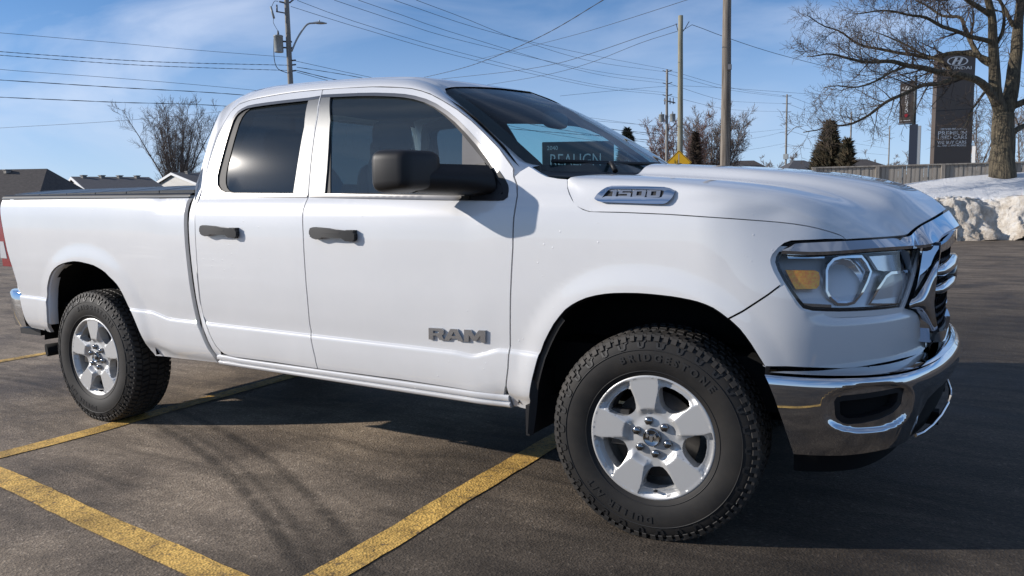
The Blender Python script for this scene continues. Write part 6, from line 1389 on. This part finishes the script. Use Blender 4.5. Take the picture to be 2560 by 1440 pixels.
# --- trees
def branch(b, p0, d, length, r0, r1, rnd, n=4, sides=4, wob=0.12, up=0.05):
    pts = [Vector(p0)]; d = Vector(d).normalized()
    for i in range(n):
        d = (d + Vector((rnd.uniform(-1, 1), rnd.uniform(-1, 1), rnd.uniform(-1, 1))) * wob + Vector((0, 0, up))).normalized(); pts.append(pts[-1] + d * (length / n))
    b.tube(pts, [r0 + (r1 - r0) * i / n for i in range(n + 1)], sides, cap=False); return pts
def spray(b, path, rads, rnd, count, lens, depth, up, spread=0.9, start=0.2, sides=3, rmin=0.005):
    for i in range(count):
        t = start + (1 - start) * (i + rnd.random()) / count; k = t * (len(path) - 1); j = min(int(k), len(path) - 2); f = k - j
        p = Vector(path[j]).lerp(Vector(path[j + 1]), f); ax = (Vector(path[j + 1]) - Vector(path[j])).normalized(); r = rads[j] * (1 - f) + rads[j + 1] * f
        side = Vector((rnd.uniform(-1, 1), rnd.uniform(-1, 1), rnd.uniform(-1, 1))); side = (side - ax * side.dot(ax)).normalized()
        d = (ax * (0.55 + 0.4 * rnd.random()) + side * spread + Vector((0, 0, up))).normalized(); L_ = lens[0] * rnd.uniform(.5, 1.15) * (1.1 - .5 * t); rr = min(max(rmin, r * .42), L_ * .02 + rmin)
        q = branch(b, p, d, L_, rr, rr * .35, rnd, 5 if L_ > .5 else 3, sides, 0.26, up * .35)
        if depth > 1: spray(b, q, [rr * (1 - .13 * m_) for m_ in range(len(q))], rnd, max(2, int(lens[2])), [lens[1]] + list(lens[3:]), depth - 1, up, spread, .15, 3, rmin)
rnd = random.Random(11)
bt_ = BG['TREE'][0][2][0]; maple = empty('maple_tree', (bt_[0], bt_[1], 0), 'large bare maple tree with thick furrowed trunk at the right edge', 'tree')
mb = MB(); mc = MB(); O_ = Vector((bt_[0], bt_[1], 0))
for nm, rads, pts in BG['TREE']:
    q = [tuple(Vector(p) - O_) for p in pts]; rads = [a * .74 for a in rads]
    if nm == 'trunk': q = [(q[0][0], q[0][1], -0.1)] + q; rads = [.48] + rads
    n = len(q) * 4; qq = crom(q, n); rr = crom([(a, 0.0) for a in rads], 200); rr = [rr[int(i * 199 / (n - 1))][0] for i in range(n)]
    k = [1 + .05 * mnoise.noise(Vector((i * .7, rads[0] * 9, 0))) for i in range(n)]
    qq = [tuple(Vector(p) + Vector((mnoise.noise(Vector((p[0], p[2], 1.3)) * 1.3), mnoise.noise(Vector((p[2], p[1], 4.1)) * 1.3), mnoise.noise(Vector((p[1], p[0], 7.7)) * 1.3))) * (.10 if rads[0] < .2 else .04)) for p in qq]
    mb.tube(qq, [a * c_ for a, c_ in zip(rr, k)], 12 if rads[0] > .25 else 7)
    if nm == 'limb':
        L_ = sum(math.dist(a, c_) for a, c_ in zip(qq[:-1], qq[1:])); big = rads[0] > .2
        spray(mc, qq, rr, rnd, int(L_ * (5.2 if not big else 1.2)), [1.35, .70, 7, .34, 4, .2], 3, 0.05, 0.9, .2, 3, 0.006)
mb.build('trunk', M['bark'], maple); mc.build('crown', M['twig'], maple)
def bare_tree(name, base, h, spread, label, group, m, stems=5, seed=1, upright=0.5, trunk=0.25, dens=1.0, rmin=0.012, r0=None):
    e = empty(name, (base[0], base[1], 0), label, 'tree', group); rnd = random.Random(seed); b = MB(); c = MB(); r0 = r0 or h * 0.016
    tp = branch(b, (0, 0, -.1), (rnd.uniform(-.05, .05), rnd.uniform(-.05, .05), 1), h * trunk + .1, r0 * 1.3, r0, rnd, 4, 8, .03, .1)
    for s in range(stems):
        a = 2 * math.pi * (s + rnd.uniform(-.3, .3)) / stems; lean = rnd.uniform(.35, 1.0) * spread
        p0 = tp[-1 - (s % 3)]; q = branch(b, p0, (math.cos(a) * lean, math.sin(a) * lean, upright + .45), h * (1 - trunk) * rnd.uniform(.78, 1.12), r0 * .6, r0 * .10, rnd, 8, 5, .10, .05)
        rr = [r0 * .6 * (1 - .11 * i) for i in range(9)]; spray(c, q, rr, rnd, int(11 * dens), [h * .18, h * .10, 6, h * .055, 4], 3 if dens > .7 else 2, .12 * upright + .08, .7, .12, 3, rmin)
    b.build('trunk', m, e); c.build('crown', m, e); return e
T = BG['trees']
bare_tree('bare_tree', T['left'], T['left'][2], .46, 'tall bare tree with upright branches behind the houses at left', None, M['twiggrey'], 20, 3, 1.0, .12, 1.6, .015)
bare_tree('bare_tree', T['left2'], T['left2'][2], .4, 'bare tree half hidden behind the cab pillar at left', None, M['twiggrey'], 5, 5, 1.0, .2, .7, .018)
bare_tree('bare_tree', T['red'], T['red'][2] * 1.08, .62, 'reddish bare bushy tree behind the greenish pole', None, M['twigred'], 22, 8, .55, .06, 1.7, .020)
bare_tree('bare_tree', T['dark'], T['dark'][2] * 1.08, .62, 'broad bare tree spreading on both sides of the thick brown pole', None, M['twiggrey'], 22, 9, .6, .08, 1.7, .021)
for k, lb in (('r1', 'bare tree standing behind the tall brown pylon sign'), ('r2', 'bare tree filling the gap between pylon sign and maple trunk'), ('r3', 'bare tree behind the fence right of the maple trunk')): bare_tree('bare_tree', T[k], T[k][2], .6, lb, 'bare trees beyond the fence', M['twiggrey'], 8, hash(k) % 7 + 20 if False else {'r1': 21, 'r2': 22, 'r3': 23}[k], .6, .12, .9, .014)
for i, k in enumerate(('w1', 'w2', 'w3', 'w4', 'w5', 'w6')): bare_tree('bare_shrub', T[k], T[k][2], .9, ['low bare shrub on the horizon right of the thick brown pole', 'low bare shrub on the horizon before the distant lamp pole', 'low bare shrub on the horizon beside the brown evergreens', 'low bare shrub above the fence left of the banner post', 'low bare shrub above the fence below the hanging banner', 'low bare shrub above the fence beside the pylon sign'][i], 'bare shrubs on the horizon', M['twiggrey'], 8, 40 + i, .4, .05, .75, .024)
def conifer(name, base, h, rad, label, m, seed, n=1500, size=.16, power=1.0, droop=0.3):
    e = empty(name, (base[0], base[1], 0), label, 'tree', 'evergreens'); rnd = random.Random(seed); b = MB(); b.tube([(0, 0, 0), (0, 0, h * .97)], [h * .018, .01], 7); b.build('trunk', M['twiggrey'], e); c = MB()
    for i in range(n):
        t = rnd.random() ** .75; z = h * (.03 + .97 * t); a = rnd.uniform(0, 6.283); lobes = .78 + .42 * mnoise.noise(Vector((math.cos(a) * 2.2, math.sin(a) * 2.2, z * 1.6 + seed))) + .35 * max(0, mnoise.noise(Vector((math.cos(a) * 5, math.sin(a) * 5, z * 4 + seed)))); R = rad * (1 - t) ** power * lobes * 1.15 + .05; q = R * math.sqrt(rnd.uniform(.12, 1))
        p = Vector((q * math.cos(a), q * math.sin(a), z)); d = Vector((math.cos(a), math.sin(a), rnd.uniform(-droop, .8 - droop))).normalized(); s = Vector((-math.sin(a), math.cos(a), rnd.uniform(-.5, .5))).normalized(); k = size * rnd.uniform(.6, 1.4)
        c.add([p - s * k * .3, p + d * k * 1.5, p + s * k * .3 - Vector((0, 0, k * .4))], [(0, 1, 2)]); c.add([p, p + d * k * 1.1 + Vector((0, 0, k * .7)), p + s * k * .5], [(0, 1, 2)])
    c.build('crown', m, e)
conifer('cedar_tree', T['cedar'], T['cedar'][2], 2.5, 'tall brownish green evergreen standing above the fence end', M['needle'], 4, 2700, .36, 1.05, .1)
conifer('cedar_tree', T['cedar2'], T['cedar2'][2], 1.5, 'short brownish evergreen right of the tall one', M['needle'], 5, 1100, .34, 1.0, .1)
conifer('cedar_tree', T['cedar3'], T['cedar3'][2], 1.5, 'short brownish evergreen left of the tall one', M['needle'], 6, 1100, .34, 1.0, .1)
conifer('spruce_tree', T['spruce'], T['spruce'][2] * .96, 1.0, 'narrow brownish spruce among the bare trees behind the poles', M['needle3'], 7, 1300, .26, .8, .4)
conifer('spruce_tree', T['spruce2'], T['spruce2'][2], 2.6, 'dark spruce tip showing above the windscreen edge', M['needle2'], 8, 3000, .34, .9, .5)
# --- houses
def house(name, a, c, half, drop, wallz, label, hipR=0.0, hipL=0.0, roofm='shingle', wallm='siding', vents=0, over=0.28):
    a, c = Vector(a), Vector(c); zr = (a.z + c.z) / 2; ax = Vector((c.x - a.x, c.y - a.y, 0)); Ln = ax.length; ax.normalize(); side = Vector((ax.y, -ax.x, 0))
    if (CAMXY - a).dot(side) < 0: side = -side
    e = empty(name, (a.x, a.y, 0), label, 'house', 'houses beyond the lot'); Zv = Vector((0, 0, 1)); o = lambda t, s, z: tuple(ax * t + side * s + Zv * z)
    ze = zr - drop; b = MB(); th = .14
    for sg in (1, -1):
        q = [o(0 - 0, 0, zr), o(Ln, 0, zr), o(Ln + hipR, sg * half, ze), o(-hipL, sg * half, ze)]
        q2 = [tuple(Vector(p) - Zv * th) for p in q]; b.add(q + q2, [(0, 1, 2, 3), (7, 6, 5, 4), (0, 4, 5, 1), (1, 5, 6, 2), (2, 6, 7, 3), (3, 7, 4, 0)])
    for (t0, hp, sg) in ((Ln, hipR, 1), (0, hipL, -1)):
        if hp: b.add([o(t0, 0, zr), o(t0 + sg * hp, half, ze), o(t0 + sg * hp, -half, ze)], [(0, 1, 2)])
    rf = b.build('roof', M[roofm], e, fix=True)
    wl = half - over; b = MB(); x0, x1 = (over if not hipL else -hipL + over), (Ln - over if not hipR else Ln + hipR - over); zw = ze + drop * over / half - .02
    base_ = [o(x0, wl, 0), o(x1, wl, 0), o(x1, -wl, 0), o(x0, -wl, 0)]; topp = [o(x0, wl, zw), o(x1, wl, zw), o(x1, -wl, zw), o(x0, -wl, zw)]; b.add(base_ + topp, [(0, 1, 5, 4), (1, 2, 6, 5), (2, 3, 7, 6), (3, 0, 4, 7)])
    w = b.build('wall', M[wallm], e, fix=True)
    for (t0, hp, sg) in ((x0, hipL, -1), (x1, hipR, 1)):
        if hp: continue
        n = 12
        for i in range(n):      # lapped boards of the gable
            z0 = zw + (zr - .16 - zw) * i / n; z1 = zw + (zr - .16 - zw) * (i + 1) / n; s0 = wl * (1 - i / n); s1 = wl * (1 - (i + 1) / n)
            b = MB(); b.add([o(t0 + sg * .03, s0, z0), o(t0 + sg * .03, -s0, z0), o(t0, -s1, z1), o(t0, s1, z1)], [(0, 1, 2, 3)]); b.build('siding_board', M['siding'], w, fix=True)
        tt = t0 + sg * over
        for s_ in (1, -1):
            b = MB(); q = [o(tt, 0, zr - .02), o(tt, s_ * half, ze - .02), o(tt, s_ * half, ze - .24), o(tt, 0, zr - .26)]; q2 = [tuple(Vector(p) + ax * sg * .05) for p in q]; b.add(q + q2, [(0, 1, 2, 3), (7, 6, 5, 4), (0, 4, 5, 1), (2, 6, 7, 3), (3, 7, 4, 0), (1, 5, 6, 2)]); b.build('fascia_board', M['fascia'], rf, fix=True)
    for i in range(vents):
        t = Ln * (i + .6) / (vents + .4); z = zr - drop * .09; b = MB(); cc = Vector(o(t, half * .09, z)); b.box((-.18, -.18, -.05), (.18, .18, .22), Matrix.Translation(cc)); b.box((-.24, -.24, .18), (.24, .24, .25), Matrix.Translation(cc)); b.build('roof_vent', M['polegrey'], rf)
    return e
H = BG['houses']
house('house', H['A'][0], H['A'][1], 6.0, 3.2, 0, 'house with long dark brown roof at the left edge', hipR=2.4, hipL=5.0, roofm='shinglebr', vents=3)
house('house', H['B'][0], H['B'][1], 7.0, 1.5, 0, 'house with dark grey roof and white gable, middle of three', hipR=0.0, vents=4)
house('house', H['C'][0], H['C'][1], 7.0, 1.6, 0, 'house with white gable end beside the cab pillar', vents=2)
house('house', H['F1'][0], H['F1'][1], 4, 1.6, 0, 'far brown roofed house just right of the thick brown pole', hipR=1.5, hipL=3, roofm='shinglebr', wallm='brick')
house('house', H['F3'][0], H['F3'][1], 4, 1.6, 0, 'far dark roofed house by the distant lamp pole', hipR=2.5, hipL=2.5, wallm='brick')
house('house', H['F2'][0], H['F2'][1], 4, 1.6, 0, 'far tan house between the evergreens and the banner', hipR=2.5, hipL=2.5, roofm='shinglebr', wallm='brick')
# --- board fence
fa_, fb_ = Vector((*BG['fence'][0], 0)), Vector((*BG['fence'][1], 0)); fd_ = (fb_ - fa_); FL = fd_.length; fd_.normalize(); fn_ = Vector((fd_.y, -fd_.x, 0))
if (CAMXY - fa_).dot(fn_) < 0: fn_ = -fn_
fence = empty('board_fence', tuple(fa_), 'weathered grey vertical board fence behind the snow bank', 'fence')
fm = Matrix((fd_, -fn_, Vector((0, 0, 1)))).transposed().to_4x4(); ft0, ft1 = BG['fence_top']
b = MB(); b.box((0, 0, 0), (0.138, 0.022, 1.0)); plank_me = b.mesh('plank', M['fence']); rnd = random.Random(5)
np_ = int(FL / 0.147)
for i in range(np_):
    o = link('plank', plank_me, fence); o.rotation_euler = fm.to_euler(); x = i * .147; zt = ft0 + (ft1 - ft0) * min(1, x / FL) - 0.05
    o.location = tuple(fd_ * x + fn_ * (0.012 if i % 2 else 0.0) + fn_ * rnd.uniform(0, .006)); o.scale = (rnd.uniform(.95, 1.02), 1, zt + rnd.uniform(-.012, .012))
b = MB(); b.box((-.06, -.05, 0), (.06, .06, 1.0)); post_me = b.mesh('post', M['fence'])
for x in np.arange(0.1, FL, 2.25):
    o = link('post', post_me, fence); o.rotation_euler = fm.to_euler(); o.location = tuple(fd_ * x + fn_ * .06); o.scale = (1, 1, ft0 - .03)
b = MB(); b.box((0, -.09, ft0 - .05), (FL, .05, ft0 - .005), fm); b.box((0, .024, .5), (FL, .07, .6), fm); b.box((0, .024, 1.9), (FL, .07, 2.0), fm); b.build('cap_rail', M['fence'], fence)
# --- snow bank pushed up by the plough
M['snow'] = mat('snow', (0.8, 0.81, 0.83), 0.7); t = M['snow'].node_tree; co = N(t, 'ShaderNodeTexCoord'); p = P(M['snow'])
at_ = N(t, 'ShaderNodeAttribute'); at_.attribute_name = 'dirt'
nz = tn(5, 9, 0.72, 0.6); nz2 = tn(1.6, 4, 0.6, 0.3)
ad = N(t, 'ShaderNodeMath', operation='MULTIPLY_ADD'); ad.inputs[1].default_value = 1.3; t.links.new(nz.outputs['Fac'], ad.inputs[0]); t.links.new(at_.outputs['Fac'], ad.inputs[2])
sb_ = N(t, 'ShaderNodeMath', operation='MULTIPLY_ADD'); sb_.inputs[1].default_value = 0.6; t.links.new(nz2.outputs['Fac'], sb_.inputs[0]); t.links.new(ad.outputs[0], sb_.inputs[2])
cr = ramp(sb_.outputs[0], [(0.50, (0.86, 0.86, 0.86)), (0.62, (0.80, 0.74, 0.65)), (0.73, (0.60, 0.52, 0.42)), (0.88, (0.36, 0.29, 0.22))])
mr_ = N(t, 'ShaderNodeMapRange'); mr_.inputs[1].default_value = 0.0; mr_.inputs[2].default_value = 2.2; t.links.new(sb_.outputs[0], mr_.inputs[0]); t.links.new(mr_.outputs[0], cr.inputs[0]); t.links.new(cr.outputs[0], p.inputs['Base Color'])
nzb = tn(16, 6, 0.75, 0.3); bp = N(t, 'ShaderNodeBump'); bp.inputs['Strength'].default_value = 0.9; bp.inputs['Distance'].default_value = 0.09; t.links.new(nzb.outputs['Fac'], bp.inputs['Height']); t.links.new(bp.outputs[0], p.inputs['Normal'])
SO = Vector((*BG['snowO'][0], 0)); se = Vector((0.858, 0.513, 0)); sd = Vector((-0.513, 0.858, 0)); rows = []; dirt = []
As = np.linspace(-3.4, 8.0, 230); Bs = np.concatenate([np.linspace(0, 1.8, 70), np.linspace(1.9, 7.0, 26)])
for bv in Bs:
    row = []
    for av in As:
        n1_ = mnoise.fractal(Vector((av * .9, bv * .9, 2.2)), 1.0, 2.0, 5); n2_ = mnoise.fractal(Vector((av * 3.6, bv * 3.6, 9.1)), .65, 2.1, 6)
        crest = interp(av, [(-3.4, 0.5), (-2.2, 1.05), (-0.9, 1.35), (0.2, 1.62), (1.4, 1.80), (2.6, 1.95), (5, 2.05), (9, 1.9)]); lip = interp(av, [(-3.4, .35), (-1.8, .85), (-.6, 1.12), (.6, 1.22), (1.6, 1.22), (4, 1.30), (9, 1.2)])
        front = sstep((bv + .10 * n1_) / 0.95) ; h = lip * front + (crest - lip) * sstep((bv - .8) / 3.6) - 0.9 * sstep((bv - 5.2) / 1.8) * crest
        notch = math.exp(-((av - 1.35) / .30) ** 2 - ((bv - .55) / .42) ** 2); h -= .62 * notch
        foot = .22 * math.exp(-((av - 2.0) / 1.0) ** 2) * sstep((.5 - bv) / .6); rough_ = 1 - sstep((bv - 1.0) / 1.0)
        n3_ = mnoise.fractal(Vector((av * 8, bv * 8, 3.3)), .6, 2.0, 4); h += (n2_ * .07 + n1_ * .05 + n3_ * .045) * rough_ * sstep(bv / .12) + n1_ * .03; edge = sstep((av + 3.4) / .9)
        push = (.08 * n1_ + .06 * n2_ + .03 * n3_) * rough_; q = SO + se * (av + .10 * n2_ * rough_) + sd * (bv - push - .35 * math.exp(-((av - 2.2) / .9) ** 2) * rough_); row.append((q.x, q.y, max(-0.05, h * edge + foot - .03))); dirt.append(0.62 * (1 - sstep((bv - .95) / .7)) + .25 * (1 - sstep(bv / .5)) - .1)
    rows.append(row)
b = MB(); b.grid(rows); so = b.build('snow_bank', M['snow']); tag(so, 'dirty brown and white ploughed snow bank in front of the fence', 'snow bank')
a_ = so.data.attributes.new('dirt', 'FLOAT', 'POINT'); a_.data.foreach_set('value', dirt)
# --- signs
def frame(p0, p1, z0):
    ex = Vector((p1[0] - p0[0], p1[1] - p0[1], 0)); W_ = ex.length; ex.normalize(); nn_ = Vector((ex.y, -ex.x, 0)); return ex, nn_, W_
def sign_text(txt, w, x, z, ex, nn_, d, m, parent, name='lettering', bold=.02, rot=False, h=None):
    v, f = text_mesh(txt, 1.0, bold); xs_ = [q[0] for q in v]; ys_ = [q[1] for q in v]; k = w / (max(xs_) - min(xs_)); kz = h / (max(ys_) - min(ys_)) if h else k; x0, y0 = min(xs_), min(ys_); b = MB(); pts = []
    for q in v:
        a, c_ = (q[0] - x0) * k, (q[1] - y0) * kz
        if rot: a, c_ = -c_, a
        pts.append(tuple(ex * (x + a) + nn_ * d + Vector((0, 0, z + c_))))
    b.add(pts, f); return b.build(name, m, parent)
def logo_h(cx, cz, rw, rh, ex, nn_, d, m, parent):
    b = MB(); P3 = lambda u, v: tuple(ex * (cx + u * rw) + nn_ * d + Vector((0, 0, cz + v * rh))); ts = np.linspace(0, 2 * math.pi, 41)
    b.grid([[P3(k * math.cos(q), k * math.sin(q)) for q in ts] for k in (1.0, .86)])
    for q in ([(-.55, -.62), (-.30, -.74), (.02, .72), (-.22, .80)], [(.22, -.80), (-.02, -.72), (.30, .74), (.55, .62)], [(-.32, -.12), (.30, .02), (.34, .2), (-.26, .06)]): b.add([P3(*p) for p in q], [(0, 1, 2, 3)])
    b.build('oval_emblem', m, parent)
p0, p1, zA, zB = BG['sign_pylon']; ex, nn_, W_ = frame(p0, p1, 0)
py = empty('pylon_sign', (p0[0], p0[1], 0), 'tall dark brown pylon sign with white lettering beyond the fence', 'sign')
b = MB(); dp = .55
v = [tuple(ex * x + nn_ * y + Vector((0, 0, z))) for (x, y, z) in ((0, 0, 0), (W_, 0, 0), (W_ + .02, 0, zB), (.02, 0, zA), (0, -dp, 0), (W_, -dp, 0), (W_ + .02, -dp, zB), (.02, -dp, zA))]; b.add(v, [(0, 1, 2, 3), (5, 4, 7, 6), (1, 5, 6, 2), (4, 0, 3, 7), (3, 2, 6, 7)]); b.build('panel', M['signbrown'], py)
b = MB(); v = [tuple(ex * x + nn_ * y + Vector((0, 0, z))) for (x, y, z) in ((0, .004, 7.48), (W_, .004, 7.60), (W_, .004, 7.64), (0, .004, 7.52))]; b.add(v, [(0, 1, 2, 3)]); b.build('panel_joint', M['signblack'], py)
kz = .0297
def zz_(y): return 3.035 + (430 - y) * kz
for txt, w, x, y, h in (('CERTIFIED PRE-OWNED', 66, 12, 327, 5), ('PREMIUM', 72, 8, 339.5, 10), ('USED CARS', 72, 8, 349.5, 9), ('WE BUY CARS', 72, 7, 361, 8), ('ALL MAKES AND MODELS', 72, 7, 367, 4.6)): sign_text(txt, w * kz, x * kz, zz_(y), ex, nn_, .02, M['signwhite'], py, bold=.014, h=h * kz)
sign_text('HYUNDAI', 72 * kz, 12 * kz, zz_(180), ex, nn_, .02, M['signwhite'], py, bold=.01, h=7.5 * kz); logo_h(49 * kz, zz_(160), 26 * kz, 11 * kz, ex, nn_, .02, M['signwhite'], py)
b = MB(); b.box((0, 0, 0), (.22, .2, 4.9), Matrix.Translation(ex * (W_ + .05))); b.build('side_lamp_post', M['signwhite'], py)
bn = BG['banner']; ex, nn_, W_ = frame(bn['p0'], bn['p1'], 0)
e = empty('banner_post', (*bn['xy'], 0), 'dark post carrying a hanging banner left of the pylon sign', 'post')
b = MB(); b.box((-.22, -.22, 0), (.22, .22, bn['zmid'])); b.build('base_column', M['signblue'], e); b = MB(); b.box((.22, -.2, 0), (.40, .2, bn['zmid'] - .1)); b.build('column_cover', M['steel'], e)
b = MB(); b.tube([(0, 0, bn['zmid']), (0.03, 0, bn['ztop'] + .3)], [.10, .08], 10); b.build('shaft', M['signdark'], e)
off_ = Vector(bn['p0']) - Vector((*bn['xy'], 0)); off_.z = 0
b = MB()
for z in (bn['zb0'] - .04, bn['zb1'] + .04): b.tube([tuple(off_ * 1.06 + Vector((0, 0, z))), (0, 0, z)], .035, 6)
b.build('bracket', M['signblack'], e)
W2 = off_.length * .92; ex2 = -off_.normalized(); nn2 = Vector((ex2.y, -ex2.x, 0))
ba = empty('hanging_banner', (bn['xy'][0] + off_.x, bn['xy'][1] + off_.y, bn['zb0']), 'narrow dark banner with white oval emblem and vertical white lettering', 'banner'); HB = bn['zb1'] - bn['zb0']
b = MB(); b.grid([[tuple(ex2 * (W2 * u) + nn2 * (.025 * math.sin(u * 3.1 + v * 2)) + Vector((0, 0, HB * v))) for u in np.linspace(0, 1, 7)] for v in np.linspace(0, 1, 9)], flip=False); b.build('cloth', M['signbrown'], ba)
sign_text('CANADIAN', HB * .44, W2 * .60, HB * .26, ex2, nn2, .05, M['signwhite'], ba, bold=.012, rot=True, h=W2 * .22)
sign_text('HYUNDAI', W2 * .72, W2 * .10, HB * .755, ex2, nn2, .05, M['signwhite'], ba, bold=.02); logo_h(W2 * .5, HB * .875, W2 * .34, HB * .048, ex2, nn2, .05, M['signwhite'], ba)
b = MB(); b.add([tuple(ex2 * (W2 * u) + nn2 * .05 + Vector((0, 0, HB * v))) for u, v in ((.35, .21), (.42, .145), (.55, .15), (.66, .22), (.5, .235))], [(0, 1, 2, 3, 4)]); b.build('red_leaf', M['bannerred'], ba)
b = MB(); b.add([tuple(ex2 * (W2 * u) + nn2 * .05 + Vector((0, 0, HB * v))) for u, v in ((.08, .055), (.80, .062), (.80, .075), (.08, .068))], [(0, 1, 2, 3)]); b.build('white_stripe', M['signwhite'], ba)
# yellow warning diamond
dc = Vector(BG['diamond']); dr = BG['diamond_r']; rt_, aw = side_dirs((dc.x, dc.y)); e = empty('warning_sign', (dc.x, dc.y, 0), 'yellow diamond warning sign peeking over the hood', 'sign')
def dia(u, v, d): return tuple(rt_ * u - aw * d + Vector((0, 0, dc.z + v)))
def rd_(r): 
    q = []
    for k in range(4):
        a = math.pi / 2 * k
        for d in (-.09, .0, .09): q.append(((r * (1 - abs(d) * .7)) * math.cos(a + d), (r * (1 - abs(d) * .7)) * math.sin(a + d)))
    return q
solid('plate', rd_(dr), [], lambda u, v, e_: dia(u, v, .03 + e_), .006, M['signyellow'], e, step=.3)
solid('border', rd_(dr * .94), [rd_(dr * .90)], lambda u, v, e_: dia(u, v, .034 + e_), .003, M['signblack'], e, step=.3)
for (u0, u1, v0, v1) in ((-.155, -.14, -.10, .12), (-.115, -.10, -.10, .06), (-.055, -.04, -.06, .11), (-.055, -.02, -.06, -.04), (-.10, .14, -.34, -.10), (-.06, .10, -.10, -.02)): solid('symbol', [(u0, v0), (u1, v0), (u1, v1), (u0, v1)], [], lambda u, v, e_: dia(u, v, .034 + e_), .003, M['signblack'], e, step=.3)
b = MB(); b.tube([(0, 0, 0), (0, 0, dc.z + dr * .7)], .035, 8); b.build('post', M['steel'], e)
# monument sign seen through the cab glass
p0, p1, zt = BG['realign']; ex, nn_, W_ = frame(p0, p1, 0); e = empty('monument_sign', (p0[0], p0[1], 0), 'charcoal sign reading 2040 seen through the windscreen', 'sign')
b = MB(); v = [tuple(ex * x + nn_ * y + Vector((0, 0, z))) for (x, y, z) in ((0, 0, 0), (W_, 0, 0), (W_, 0, zt), (0, 0, zt), (0, -.4, 0), (W_, -.4, 0), (W_, -.4, zt), (0, -.4, zt))]; b.add(v, [(0, 1, 2, 3), (5, 4, 7, 6), (1, 5, 6, 2), (4, 0, 3, 7), (3, 2, 6, 7)]); b.build('slab', M['signdark'], e)
k22 = 22 / 1954.0
sign_text('2040', 27 * k22, 11 * k22, zt - 20 * k22, ex, nn_, .02, M['signwhite'], e, bold=.0, h=10 * k22); sign_text('REALIGN', 126 * k22, 19 * k22, zt - 60 * k22, ex, nn_, .02, M['signwhite'], e, bold=-.005, h=30 * k22)
